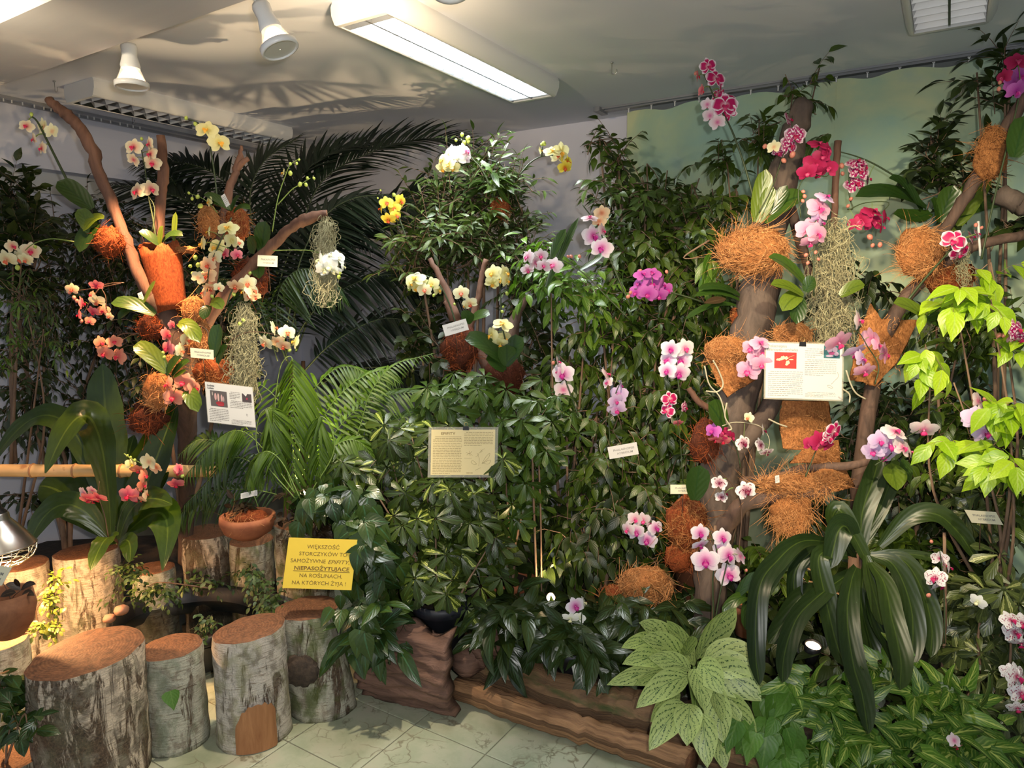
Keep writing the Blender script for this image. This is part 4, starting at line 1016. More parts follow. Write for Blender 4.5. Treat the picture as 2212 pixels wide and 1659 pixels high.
# heat lamp
HL = HEAT
o = thing('heat_lamp', 'aluminium heat lamp with wire guard hanging at the left edge', 'heat lamp', HL)
tl_ = Vector((-.08, .0, 1)).normalized(); Ml = Matrix.Translation(HL) @ tl_.to_track_quat('Z', 'Y').to_matrix().to_4x4()
obj('reflector', MB().lathe([(.052, .10), (.056, .095), (.058, .075), (.062, .07), (.10, .02), (.132, -.032), (.136, -.034), (.133, -.038), (.098, .01), (.056, .07), (.02, .085)], 36, M=Ml).mesh('reflector', [M['metal']]), o)
obj('socket', MB().lathe([(.001, .19), (.030, .185), (.036, .12), (.052, .102)], 20, M=Ml).mesh('socket', [M['dark']]), o)
obj('bulb', MB().lathe([(.001, -.062), (.028, -.055), (.040, -.03), (.036, .0), (.02, .05)], 20, M=Ml).mesh('bulb', [M['bulb']]), o)
Rg = lambda r, z, n=28: [Ml @ Vector((r * math.cos(a), r * math.sin(a), z)) for a in np.linspace(0, 2 * math.pi, n)]
for r, z in ((.131, -.045), (.126, -.062), (.112, -.082), (.09, -.098), (.06, -.11), (.03, -.116)): obj('guard_ring', MB().tube([tuple(p) for p in Rg(r, z)], .0017, 5, cap=False).mesh('guard_ring', [M['wire']]), o)
for k in range(12):
    a = 2 * math.pi * k / 12; pp = [(.133, -.034), (.130, -.06), (.115, -.085), (.085, -.103), (.03, -.116)]
    obj('guard_wire', MB().tube([tuple(Ml @ Vector((r * math.cos(a), r * math.sin(a), z))) for r, z in pp], .0022, 5).mesh('guard_wire', [M['wire']]), o)
obj('cord', MB().tube(catmull([HL + [0, 0, .18], HL + [-.02, .02, .4], HL + [-.12, .1, .9], HL + [-.2, .2, 1.3]], 6), .004, 6).mesh('cord', [M['dark']]), o)

# floor uplights
def uplight(p, t_, label, s=1., white=False):
    o = thing('uplight', label, 'uplight', p); d = (Vector(t_) - Vector(p)).normalized(); Mw = Matrix.Translation(p) @ d.to_track_quat('Z', 'Y').to_matrix().to_4x4()
    obj('housing', MB().lathe([(.001, -.13 * s), (.034 * s, -.125 * s), (.046 * s, -.05 * s), (.052 * s, .0), (.046 * s, .0), (.04 * s, -.02 * s)], 24, M=Mw).mesh('housing', [M['white'] if white else M['dark']]), o)
    obj('lens', MB().lathe([(.001, -.008 * s), (.03 * s, -.01 * s), (.045 * s, -.014 * s)], 24, M=Mw).mesh('lens', [M['bulb']]), o)
uplight(at(1190, 1290, 2.95), at(1190, 1290, 2.95) - FW * .9 + UP * .7, 'glowing round uplight facing out among the leaves beside the bamboo canes', .42)
uplight(at(1757, 1392, 2.60), at(1757, 1392, 2.60) + np.array([0, 0, 1]) - FW * .25, 'black floor uplight with lit rim under the strap-leaved plant', .62)
uplight(at(668, 1062, 3.30), at(668, 1062, 3.30) + np.array([0, 0, 1]) - FW * .2, 'white conical uplight behind the pothos shining up on the palm fronds', .9, True)

# bamboo rail
P0, P1 = at(-60, 1016, 3.18), at(470, 1018, 3.30)
o = thing('bamboo_rail', 'thick horizontal bamboo pole crossing in front of the birds-nest fern', 'bamboo pole', P0)
xs = [0, .10, .42, .55, .80, 1.0]; Lr = np.linalg.norm(P1 - P0)
xs = [0, .24, .41, .60, .84, 1.0]
for a, b in zip(xs[:-1], xs[1:]):
    obj('segment', MB().tube([P0 + (P1 - P0) * (a + (b - a) * s) for s in (0, .03, .1, .5, .9, .97, 1)], [.033, .031, .029, .0285, .029, .031, .033], 18).mesh('segment', [M['bamboo']]), o)
for a in xs[1:-1]: obj('node', MB().tube([P0 + (P1 - P0) * (a + s) for s in (-.004, 0, .004)], [.033, .0352, .033], 18).mesh('node', [M['bambooring']]), o)

# ---------------------------------------------------------------- display trees
def tree(name, label, base, cat='tree limb'): return thing(name, label, cat, base)
T1 = tree('branch_tree', 'bare forked reddish-brown branch tree carrying orchids and coir on the left', at(400, 1210, 3.6))
branch('trunk', T1, [(400, 1215, 3.6), (402, 1100, 3.5), (406, 950, 3.38), (400, 850, 3.25), (396, 780, 3.12), (372, 700, 3.08), (330, 640, 3.06)], [15, 17, 20, 22, 22, 20, 17], M['bark'], n=12, seed=2)
branch('limb', T1, [(334, 650, 3.06), (300, 590, 3.04), (272, 520, 3.02), (240, 430, 3.0), (212, 372, 2.98), (200, 320, 2.98), (165, 270, 2.98), (140, 245, 2.98), (105, 215, 2.98)], [16, 13, 12, 12, 13, 12, 12, 9], M['bark_red'], seed=3, cutmat=M['cut'])
branch('limb', T1, [(372, 700, 3.08), (356, 620, 3.10), (344, 540, 3.10), (347, 430, 3.10), (352, 380, 3.10), (348, 294, 3.10)], [15, 12, 11, 11, 12, 9], M['bark_red'], seed=4, cutmat=M['cut'])
branch('limb', T1, [(420, 770, 3.10), (450, 640, 3.12), (478, 500, 3.14), (490, 430, 3.14), (506, 380, 3.14), (517, 345, 3.14), (522, 315, 3.14)], [14, 11, 9, 9, 8, 7, 3], M['bark_red'], seed=5)
branch('twig', T1, [(508, 372, 3.14), (522, 352, 3.13), (536, 342, 3.13)], [7, 5], M['bark_red'], seed=6, cutmat=M['cut'])
branch('limb', T1, [(410, 760, 3.10), (470, 660, 3.10), (540, 580, 3.06), (590, 530, 3.04), (630, 490, 3.0), (662, 474, 2.98), (704, 460, 2.98)], [16, 14, 12, 12, 10, 13, 8], M['bark_red'], seed=7, cutmat=M['cut'])
branch('twig', T1, [(215, 368, 2.98), (190, 290, 2.97), (150, 262, 2.97)], [4, 2], M['bark_red'], seed=6)
T2 = tree('orchid_tree', 'thick mossy upright trunk carrying coir bundles right of centre', at(1528, 1400, 2.85))
branch('trunk', T2, [(1530, 1400, 2.85), (1532, 1300, 2.85), (1545, 1150, 2.87), (1560, 1000, 2.87), (1590, 870, 2.88), (1620, 740, 2.9), (1640, 620, 2.9), (1655, 520, 2.9), (1690, 400, 2.9), (1715, 300, 2.9), (1735, 222, 2.9)], [30, 33, 38, 42, 40, 42, 40, 36, 34, 26, 21], M['bark_grey'], n=14, seed=12, cutmat=M['bark'])
branch('limb', T2, [(1555, 1010, 2.87), (1610, 950, 2.84), (1660, 885, 2.86), (1700, 800, 2.9), (1720, 700, 2.92)], [26, 22, 20, 18], M['bark_grey'], seed=14)
branch('limb', T2, [(1540, 1240, 2.85), (1565, 1150, 2.80), (1600, 1095, 2.74), (1670, 1070, 2.70), (1740, 1066, 2.68), (1790, 1058, 2.68)], [26, 20, 17, 15, 11], M['bark'], seed=15)
branch('limb', T2, [(1600, 1040, 2.80), (1680, 1030, 2.74), (1740, 1012, 2.70), (1830, 1006, 2.66), (1900, 990, 2.64)], [11, 10, 9, 8], M['bark'], seed=16, cutmat=M['cut'])
branch('limb', T2, [(1700, 420, 2.88), (1740, 560, 2.9), (1770, 660, 2.9)], [12, 8], M['bark'], seed=17)
branch('cane', T2, [(1810, 305, 2.86), (1806, 380, 2.86), (1802, 470, 2.86), (1790, 620, 2.88), (1760, 780, 2.9)], [7, 7, 6], M['bark_red'], seed=18, cutmat=M['cut'])
branch('twig', T2, [(1488, 838, 2.86), (1510, 868, 2.86), (1560, 900, 2.87)], [6, 8], M['bark_red'], seed=19)
T3 = tree('leaning_limb', 'long leaning dark branch on the right carrying the coir nests', at(1890, 1250, 2.75))
branch('limb', T3, [(1850, 1280, 2.8), (1860, 1000, 2.8), (1900, 760, 2.76), (1960, 640, 2.72), (2020, 590, 2.66), (2100, 535, 2.6), (2220, 505, 2.55)], [18, 17, 16, 13, 11, 10], M['bark'], seed=21)
branch('limb', T3, [(1990, 610, 2.7), (2040, 500, 2.68), (2090, 420, 2.64), (2140, 330, 2.6), (2190, 250, 2.58), (2225, 200, 2.55)], [12, 12, 14, 14, 11], M['bark'], seed=22)
branch('limb', T3, [(2160, 420, 2.6), (2200, 440, 2.58), (2230, 450, 2.56)], [22, 20], M['bark_grey'], seed=23)
T4 = tree('driftwood_tree', 'dark driftwood trunk in the centre carrying coir pots', at(1095, 1290, 3.35))
branch('trunk', T4, [(1098, 1300, 3.35), (1096, 1100, 3.35), (1092, 950, 3.35), (1090, 850, 3.36), (1098, 760, 3.36), (1110, 700, 3.36), (1122, 670, 3.36), (1140, 640, 3.36)], [13, 14, 16, 18, 15, 10, 6], M['bark'], seed=31, cutmat=M['cut'])
branch('limb', T4, [(1090, 860, 3.35), (1050, 790, 3.34), (1010, 730, 3.32), (985, 690, 3.3), (962, 650, 3.3)], [14, 12, 10, 6], M['bark_red'], seed=32)
branch('limb', T4, [(1010, 740, 3.32), (1020, 690, 3.32), (1034, 640, 3.32), (1040, 600, 3.32), (1050, 560, 3.32)], [8, 7, 6], M['bark_red'], seed=33)
branch('limb', T4, [(985, 690, 3.3), (960, 620, 3.32), (930, 560, 3.34)], [14, 8, 5], M['bark_red'], seed=34)
for lb, pts, r, d in [('tall thin pinkish bamboo cane in front of the centre shrubs', [(1150, 960), (1152, 1060), (1156, 1180), (1160, 1290)], 2.6, 3.0),
                      ('shorter brown cane just right of the pinkish bamboo cane', [(1164, 1000), (1168, 1120), (1170, 1290)], 2.0, 3.02),
                      ('upright cane beside the pinkish-white orchid left of centre trunk', [(1219, 790), (1224, 900), (1226, 1100), (1232, 1290)], 3.0, 3.2),
                      ('straight dark cane behind the purple-eyed white orchid', [(1545, 1135), (1542, 1250), (1540, 1360)], 3.4, 2.62),
                      ('dark cane holding the spotted orchid at the lower right', [(2040, 1150), (2042, 1300), (2040, 1400)], 3.4, 2.45)]:
    P = catmull(px_path(pts, d), 4); P[-1][2] = min(P[-1][2], .12); o = obj('bamboo_cane', MB().tube(P - P[0], px2m(r, d), 8).mesh('bamboo_cane', [M['twig']]), None, loc=Vector(P[0])); tag(o, lb, 'cane')
# weeping-fig trunks of the big right-hand fig
# ---------------------------------------------------------------- coir
coir('small red coir bundle on the far-left limb beside cut leaves', 236, 522, 62, 62, 2.98, 1, 'coir_red', 'coir_red')
coir('fuzzy orange coir tuft above the yellow orchid cluster', 452, 478, 44, 62, 3.12, 3, 'coir', 'coir_fib', n=300, amp=.3)
coir('reddish coir bundle behind the plastic plant tag', 512, 486, 52, 72, 3.16, 4, 'coir_red', 'coir')
coir('glowing orange coir ball in the fork of the left tree', 420, 672, 52, 62, 3.02, 5, 'coir', 'coir_fib', n=420, swirl=1.2)
coir('hanging strand of orange coir under the glowing ball', 432, 735, 46, 84, 3.04, 6, 'coir', 'coir_fib', n=300, amp=.3, droop=1)
coir('wide dull-red coir pot behind the Latin name card on the left', 462, 806, 84, 62, 3.06, 7, 'coir_red', 'coir', flare=.2)
coir('dark red coir wisp left of the trunk fork', 328, 705, 58, 52, 3.06, 8, 'coir_dark', 'coir_red', amp=.3)
coir('orange coir ball behind the coral orchids', 340, 845, 58, 78, 3.02, 9, 'coir', 'coir_fib', n=420, swirl=1.1)
coir('dark red stringy coir wisp below the coral orchids', 318, 905, 74, 58, 3.06, 10, 'coir_dark', 'coir_red', n=300, amp=.4, droop=.8)
coir('dark red coir on the limb behind the upper name card', 545, 600, 70, 74, 3.12, 11, 'coir_dark', 'coir_red', amp=.3)
coir('orange-lit coir beside the left trunk above the birds-nest fern', 375, 790, 40, 54, 3.08, 12, 'coir', 'coir_fib', n=200)
# tall coir cylinder
P0, P1 = at(348, 540, 3.06), at(374, 672, 3.06); o = thing('coir_cylinder', 'tall smooth red coir cylinder with a torn rim on the left tree', 'coir pot', P1)
ax = nrm(P0 - P1); e1 = nrm(np.cross(ax, FW)); e2 = np.cross(ax, e1); v = []; n = 28; rs = np.random.RandomState(3); hh = np.linalg.norm(P0 - P1)
for side in (0, 1):
    for j in range(9):
        s = j / 8; r = px2m(31 + 12 * s ** 1.2, 3.06) * (1 - .16 * side); r2 = r * .8
        for i in range(n):
            a = 2 * math.pi * i / n; tear = (.014 * math.sin(3 * a) + .01 * math.sin(7 * a + 1) + .012 * rs.rand()) * (j == 8) + .0
            v.append(P1 + ax * (s * hh + tear) + e1 * math.cos(a) * r * (1 + .04 * math.sin(5 * a)) + e2 * math.sin(a) * r2)
f = [(side * 9 * n + j * n + i, side * 9 * n + j * n + (i + 1) % n, side * 9 * n + (j + 1) * n + (i + 1) % n, side * 9 * n + (j + 1) * n + i) for side in (0, 1) for j in range(8) for i in range(n)]
f += [(8 * n + i, 8 * n + (i + 1) % n, 17 * n + (i + 1) % n, 17 * n + i) for i in range(n)] + [(i, 9 * n + i, 9 * n + (i + 1) % n, (i + 1) % n) for i in range(n)]
obj('wall', mesh('wall', v, f, None, [M['coir_red']]), o)
for q, sd, m_ in [(at(402, 540, 3.04), 5, 'coir_fib'), (at(325, 532, 3.05), 6, 'coir_red')]:
    v, f, uv = blob(q, .05, .02, .014, sd, .4); obj('torn_flap', mesh('torn_flap', v, f, uv, [M['coir' if sd == 5 else 'coir_red']]), o)
    V, qd = fibres(q, .05, .02, .012, 90, .05, .0018, sd); fo = obj('loose_fibres', mesh('loose_fibres', V, qd, None, [M[m_]]), o); fo['kind'] = 'stuff'
# centre
coir('small orange-brown coir nest high in the middle fig', 1080, 450, 42, 46, 3.62, 21, 'coir_red', 'coir', n=220)
coir('dark red coir pot with loose strands below the tilted name card', 996, 752, 74, 92, 3.28, 22, 'coir_dark', 'coir_red', n=320, amp=.3, droop=.8)
coir('round dark maroon coir pot under the pale yellow orchid', 1090, 812, 84, 84, 3.26, 23, 'coir_dark', 'coir_dark', n=260, flare=.15)
# right
coir('largest bright orange coir nest wound round the right trunk', 1626, 542, 146, 96, 2.78, 31, 'coir', 'coir_fib', n=1500, swirl=1.4, amp=.14, depth=1.0)
coir('big orange coir nest on the leaning limb behind the rimmed orchid', 1985, 545, 96, 104, 2.62, 32, 'coir', 'coir_fib', n=1100, swirl=1.3)
coir('shaggy brown-red coir under the big orange nest on the leaning limb', 2050, 600, 104, 72, 2.66, 33, 'coir_red', 'coir', n=500, amp=.3, droop=.6)
coir('upright rusty coir cone at the right edge high on the leaning limb', 2140, 330, 64, 110, 2.58, 34, 'coir', 'coir', n=500, flare=-.3)
coir('orange coir cap above the large white information card', 1712, 722, 84, 48, 2.76, 35, 'coir', 'coir_fib', n=600, swirl=.8)
coir('shaggy orange coir shoulder left of the pink orchid by the card', 1572, 758, 100, 62, 2.78, 36, 'coir', 'coir_fib', n=600, swirl=.8)
sheet('orange coir funnel sheet below the shaggy shoulder, left of the card', [(1524, 760), (1560, 738), (1622, 745), (1632, 820), (1572, 858), (1548, 826)], 2.76, 41)
sheet('large brown coir sheet fanned out right of the white card', [(1880, 655), (1905, 690), (1985, 692), (1940, 780), (1890, 835), (1860, 825), (1835, 820), (1850, 740)], 2.72, 42)
sheet('orange coir pot wall directly below the white card', [(1690, 866), (1790, 866), (1798, 950), (1740, 972), (1690, 968), (1684, 900)], 2.74, 43)
sheet('bright orange coir slab below the dark magenta orchid', [(1706, 1000), (1735, 968), (1812, 950), (1816, 1004)], 2.70, 44, thick=.02)
sheet('pointed orange coir slab projecting right above the fringe', [(1745, 1018), (1828, 1012), (1846, 1050), (1800, 1062), (1750, 1055)], 2.66, 45, thick=.02)
coir('orange coir mat draped along the lower limb', 1718, 1046, 150, 42, 2.68, 46, 'coir', 'coir_fib', n=900, swirl=.6)
coir('coir fringe hanging in spikes below the lower limb', 1706, 1108, 84, 76, 2.68, 47, 'coir', 'coir_fib', n=700, droop=1.6, swirl=.2, amp=.24, flare=.25, length=.10)
coir('dark red coir cup with a pointed rim left of the trunk', 1522, 952, 62, 96, 2.76, 48, 'coir_dark', 'coir_red', n=240, flare=-.1)
coir('brown coir column below the small name card on the trunk', 1484, 1130, 84, 120, 2.80, 49, 'coir_red', 'coir', n=500, amp=.18)
coir('narrow coir foot at the base of the brown coir column', 1468, 1205, 62, 60, 2.82, 50, 'coir_red', 'coir_red', n=200, amp=.2)
coir('low orange coir mound among the leaves left of the trunk', 1395, 1262, 116, 76, 2.90, 51, 'coir', 'coir_fib', n=700, swirl=.6)
coir('coir scraps low on the ground right of the mound', 1330, 1285, 74, 44, 2.92, 52, 'coir_red', 'coir', n=260)
coir('reddish coir tuft behind the trunk near the small leaning sheath', 1600, 685, 44, 42, 2.95, 53, 'coir_red', 'coir', n=200, amp=.35)
# terracotta pots between the shrubs
def pot(label, x, y, wpx, hpx, d, mat='terra'):
    c = at(x, y, d); r = px2m(wpx, d) / 2; h = px2m(hpx, d); o = thing('plant_pot', label, 'plant pot', c)
    obj('pot', MB().lathe([(.001, 0), (r * .68, 0), (r * .92, h * .8), (r, h * .8), (r, h), (r * .9, h), (r * .86, h * .8), (.001, h * .78)], 28, c=c).mesh('pot', [M[mat]]), o)
    obj('soil', MB().lathe([(.001, h * .83), (r * .88, h * .82)], 28, c=c).mesh('soil', [M['soil']]), o); return o
pot('terracotta pot half hidden behind the umbrella plant', 1098, 1325, 118, 85, 3.22)
pot('terracotta pot standing behind the right trunk', 1500, 1300, 110, 105, 3.05)
pot('dark blue plastic pot low behind the left end of the shrubs', 955, 1395, 130, 110, 2.98, 'navy')
pot('dark plastic pot under the dark-leaved plants by the mossy log', 1235, 1470, 90, 80, 2.86, 'navy')
pot('dark pot among the pothos leaves beside the yellow sign', 765, 1180, 84, 60, 2.95, 'navy')
pot('small orange clay pot behind the strap-leaved plant', 1610, 1370, 60, 66, 2.75)
moss('tangled olive moss beard hanging right of the pink orchid', [(1802, 478), (1806, 600), (1798, 738)], 80, 2.72, 520, 3)
moss('thin grey moss beard hanging from the cut end of the left limb', [(702, 468), (706, 540), (712, 650)], 44, 2.97, 260, 5, w=1.2)
moss('long grey moss beard hanging above the left information card', [(528, 655), (526, 740), (524, 862)], 44, 3.0, 420, 6, w=1.3)
moss('fine brown root tangle hanging beside the rimmed orchid at the right', [(2085, 520), (2078, 570), (2070, 612)], 30, 2.5, 60, 7, w=1.2)
moss('pale root tangle over the light leaf right of the brown coir sheet', [(2010, 655), (2005, 690), (2000, 712)], 44, 2.55, 50, 8, w=1.2)

# ---------------------------------------------------------------- palms and ferns
PL = thing('areca_palm', 'large dark palm with feather fronds arching to the ceiling behind the left tree', 'palm', at(640, 1180, 4.3))
pf = lambda pts, d, Ln=.40, n=50, hang=.15, ang=58, r=.006, W=.026, seed=1: frond('frond', PL, pts, d, L['palm'], Ln, W, n, hang, r, seed=seed, ang=ang, curl=.2)
pf([(640, 760), (640, 560), (690, 400), (800, 330), (920, 300), (1040, 312)], 4.2, .42, 70, -.2, seed=1)
pf([(620, 760), (600, 560), (640, 400), (720, 330), (830, 320)], 4.3, .34, 56, -.3, seed=2)
pf([(600, 760), (560, 560), (540, 430), (570, 350), (640, 300)], 4.1, .30, 44, .1, seed=3)
pf([(600, 760), (520, 560), (430, 450), (330, 410), (240, 400)], 4.1, .34, 54, .0, seed=4)
pf([(600, 760), (500, 600), (420, 480), (380, 400), (340, 350)], 4.2, .30, 44, .0, seed=5)
pf([(620, 760), (660, 600), (760, 480), (880, 440), (980, 470)], 4.0, .36, 60, .2, seed=6)
pf([(620, 760), (690, 660), (800, 600), (900, 600), (1000, 650)], 4.0, .34, 56, .3, seed=7)
pf([(640, 820), (720, 740), (820, 690), (900, 700), (960, 740)], 3.9, .30, 50, .3, seed=8)
pf([(620, 780), (560, 650), (500, 560), (440, 520), (380, 520)], 3.9, .32, 50, .2, seed=9)
pf([(620, 700), (650, 560), (700, 470), (760, 430), (830, 420)], 3.8, .30, 50, .3, seed=10)
pf([(630, 820), (600, 650), (640, 520), (720, 470), (800, 520)], 4.0, .32, 50, .4, seed=11)
pf([(640, 860), (760, 800), (880, 800), (960, 850)], 4.1, .28, 44, .3, seed=12)
pf([(640, 760), (720, 560), (840, 450), (960, 400), (1080, 420)], 4.3, .36, 60, .1, seed=13)
pf([(600, 760), (480, 680), (360, 640), (260, 660)], 4.0, .32, 50, .3, seed=14)
pf([(560, 900), (480, 760), (400, 700), (300, 720)], 4.2, .30, 44, .3, seed=15)
pf([(630, 700), (560, 480), (470, 380), (380, 350), (300, 352)], 4.3, .32, 54, .0, seed=16)
for i, (x, y) in enumerate([(640, 900), (655, 880), (620, 910)]):
    obj('cane', MB().tube(catmull([at(x, 1160, 4.3), at(x, 960, 4.28), at(x + (i - 1) * 10, 780, 4.2)], 5), [.022, .012], 8).mesh('cane', [M['stem_br']]), PL)
P2 = thing('drooping_palm', 'small palm with drooping grey-green leaflets above the peach orchid spray', 'palm', at(650, 1100, 3.7))
frond('frond', P2, [(600, 760), (600, 640), (640, 585), (700, 590), (740, 640)], 3.5, L['fern_dark'], .26, .020, 30, .9, seed=2)
frond('frond', P2, [(600, 780), (560, 660), (520, 610), (480, 600)], 3.5, L['fern_dark'], .22, .018, 28, .9, seed=3)
FB = thing('feather_fern', 'bright green feathery fern with hanging fronds right of the left card', 'fern', at(640, 1150, 3.35))
ff = lambda pts, d, Ln, n, hang=.55, sep=True, m='fern', seed=1, W=.017, ang=62, t0=.14: frond('frond', FB, pts, d, L[m], Ln, W, n, hang, .0028, sep, seed, ang=ang, curl=.35, stemmat='stem_l', t0=t0)
ff([(640, 1080), (596, 930), (604, 800), (630, 772), (633, 850), (632, 980), (636, 1100)], 3.02, .31, 32, .75, seed=1, t0=.52)
ff([(640, 1080), (560, 980), (560, 900), (588, 885), (588, 950), (584, 1030)], 2.97, .20, 26, .7, seed=2, t0=.5)
ff([(660, 1080), (720, 980), (710, 915), (688, 905), (690, 980), (694, 1060)], 2.97, .21, 24, .7, seed=3, t0=.5)
ff([(640, 1070), (560, 960), (510, 930), (460, 960), (400, 1030)], 3.0, .18, 28, .6, seed=4, t0=.3)
ff([(640, 1080), (560, 1010), (500, 990), (440, 1050), (400, 1090)], 3.05, .16, 26, .6, m='fern_dark', seed=5, t0=.2)
ff([(650, 1080), (610, 1000), (575, 975), (550, 1000), (535, 1045)], 2.95, .16, 24, .6, seed=6, t0=.35)
ff([(660, 1060), (720, 940), (790, 870), (860, 850), (930, 850)], 3.2, .17, 30, .2, False, seed=7)
ff([(660, 1060), (740, 980), (820, 920), (900, 900), (960, 930)], 3.2, .17, 30, .2, False, seed=8)
ff([(640, 1060), (700, 900), (760, 830), (820, 800), (860, 820)], 3.25, .17, 28, .4, False, seed=9)
ff([(660, 1060), (760, 960), (800, 850), (850, 790), (930, 765)], 3.15, .10, 34, .4, False, seed=10, W=.014)
ff([(640, 1060), (700, 980), (760, 950), (800, 980), (830, 1040)], 3.1, .18, 26, .5, False, seed=11)
ff([(640, 1080), (560, 1060), (480, 1060), (410, 1090), (380, 1130)], 3.3, .18, 30, .2, False, 'fern_dark', seed=12)
ff([(560, 1100), (520, 1000), (480, 960), (430, 950), (390, 980)], 3.15, .15, 26, .2, False, 'fern_dark', seed=13)
ff([(640, 1040), (620, 900), (560, 830), (500, 850), (470, 900)], 3.3, .18, 28, .5, False, seed=14)
ff([(640, 1040), (660, 880), (720, 800), (780, 800), (820, 860)], 3.3, .20, 28, .5, False, seed=15)
ff([(640, 1100), (700, 1020), (720, 960), (780, 900), (850, 900)], 3.35, .18, 28, .5, False, 'fern_dark', seed=16)

# bird's-nest fern
BN = thing('birds_nest_fern', 'birds-nest fern with broad wavy fronds standing behind the birch stumps', 'fern', at(248, 1165, 3.3))
def nf(a, b, w_, d0, d1, mid=None, sag=.05, m='nest', wave=.055, kind='frond', face=.6): px_leaf('frond', BN, a, b, w_, d0, d1, L[m], kind, sag=sag, fold=.08, n=22, mid=mid, wave=wave, face=face, cols=5)
nf((246, 1165), (222, 786), 92, 3.25, 3.3, (232, 960), 0)
nf((254, 1165), (382, 868), 84, 3.22, 3.15, (310, 1060), 0)
nf((254, 1165), (350, 905), 70, 3.3, 3.35, (290, 1050), 0)
nf((240, 1160), (98, 1022), 74, 3.2, 2.98, (196, 905), 0, wave=.05)
nf((240, 1160), (-20, 1005), 54, 3.3, 3.3, (130, 905), .0)
nf((240, 1160), (85, 1050), 84, 3.3, 3.35, (150, 1075), .1, wave=.02)
nf((236, 1165), (60, 1180), 62, 3.2, 3.1, (140, 1090), .0, wave=.02)
nf((258, 1165), (372, 1090), 60, 3.1, 2.95, (300, 1085), .0)
nf((258, 1168), (350, 1235), 78, 3.1, 2.9, (350, 1110), 0, wave=.012, kind='oval')
nf((250, 1175), (196, 1232), 44, 3.05, 2.86, (228, 1165), 0, wave=.04)
nf((256, 1175), (280, 1215), 40, 3.05, 2.86, (278, 1170), 0, wave=.04)
nf((256, 1165), (365, 1020), 50, 3.2, 3.2, (300, 1100), 0)
nf((250, 1165), (290, 940), 60, 3.35, 3.5, (262, 1050), 0)
nf((250, 1165), (160, 920), 60, 3.4, 3.6, (205, 1050), 0)
obj('crown', MB().lathe([(.001, -.02), (.035, -.01), (.03, .04), (.001, .07)], 12, c=at(248, 1165, 3.25)).mesh('crown', [M['stem_br']]), BN)

# ---------------------------------------------------------------- shrubs
FIC = dict(kind='pointed', W=.46, n=5, fold=.14, curl=.28)
SML = dict(kind='pointed', W=.44, n=4, fold=.15, curl=.25)
FIN = dict(kind='lance', W=.27, n=4, fold=.15, curl=.25)
SCH = dict(kind='spoon', W=.40, n=5, fold=.12, curl=.22)
HRT = dict(kind='heart', W=.72, n=6, fold=.10, curl=.30)
LIL = dict(kind='lance', W=.36, n=7, fold=.16, curl=.35)
ARR = dict(kind='arrow', W=.60, n=7, fold=.12, curl=.30, notch=.12)
OVL = dict(kind='oval', W=.55, n=5, fold=.1, curl=.2)
g0 = lambda x, y, d: (x, y, d)
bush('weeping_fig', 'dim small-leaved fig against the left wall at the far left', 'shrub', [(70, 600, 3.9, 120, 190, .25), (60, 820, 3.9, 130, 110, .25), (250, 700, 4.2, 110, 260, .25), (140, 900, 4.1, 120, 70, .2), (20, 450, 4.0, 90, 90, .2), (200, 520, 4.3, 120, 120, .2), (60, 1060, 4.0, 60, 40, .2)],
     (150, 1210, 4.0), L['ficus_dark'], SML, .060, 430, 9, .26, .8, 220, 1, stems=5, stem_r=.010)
bush('yellow_lit_fig', 'fine-leaved shrub with yellow-lit tips at the far left edge', 'shrub', [(50, 640, 3.35, 70, 110, .12), (95, 720, 3.35, 60, 60, .1), (20, 740, 3.3, 50, 60, .1)], (40, 1150, 3.5), L['ficus_light'], FIN, .045, 60, 9, .2, .9, 180, 2, mat2=L['fine'], stems=2, stem_r=.005)  # yellow light on the tips is put into the front leaves' colour
bush('rosette_shrub', 'pointed dull-green shrub rising in front of the white lintel at the left edge', 'shrub', [(28, 420, 3.5, 50, 55, .12), (50, 500, 3.5, 70, 60, .15), (30, 580, 3.6, 60, 60, .1)], (30, 1000, 3.6), L['ficus_dark'], dict(kind='pointed', W=.5, n=5, fold=.15, curl=.15), .085, 60, 8, .16, .2, 160, 3, up=1.2, stems=3)
bush('weeping_fig', 'small dark fig filling the gap behind the left branch tree', 'shrub', [(330, 760, 3.8, 100, 160, .25), (420, 620, 3.9, 90, 120, .2), (480, 700, 3.8, 80, 120, .2), (330, 560, 4.0, 100, 90, .2)], (400, 1180, 3.8), L['ficus_dark'], SML, .058, 200, 9, .24, .7, 100, 4, stems=3, stem_r=.01)
bush('middle_fig', 'tall dusky fine-leaved fig in the middle below the lit lamp', 'shrub', [(1010, 430, 3.8, 130, 70, .3), (960, 500, 3.7, 110, 60, .25), (1080, 400, 3.8, 70, 60, .2), (1040, 540, 3.7, 120, 60, .25), (900, 540, 3.7, 70, 60, .2), (1120, 480, 3.8, 40, 60, .15), (1040, 340, 3.9, 60, 24, .15), (1120, 600, 3.7, 60, 50, .15)],
     (1010, 1250, 3.8), L['fine'], FIN, .072, 380, 11, .26, .35, 270, 5, up=.9, stems=7, stem_r=.010, mat2=L['fine'])
bush('green_tuft', 'fresh bright green tuft of leaves growing from the high coir nest', 'foliage plant', [(1072, 395, 3.6, 24, 22, .05), (1040, 460, 3.55, 22, 10, .04)], (1078, 440, 3.62), L['schef_green'], dict(kind='lance', W=.3, n=5, fold=.12, curl=.3), .12, 12, 7, .10, .4, 84, 6, up=1, stems=1, stem_r=.003)
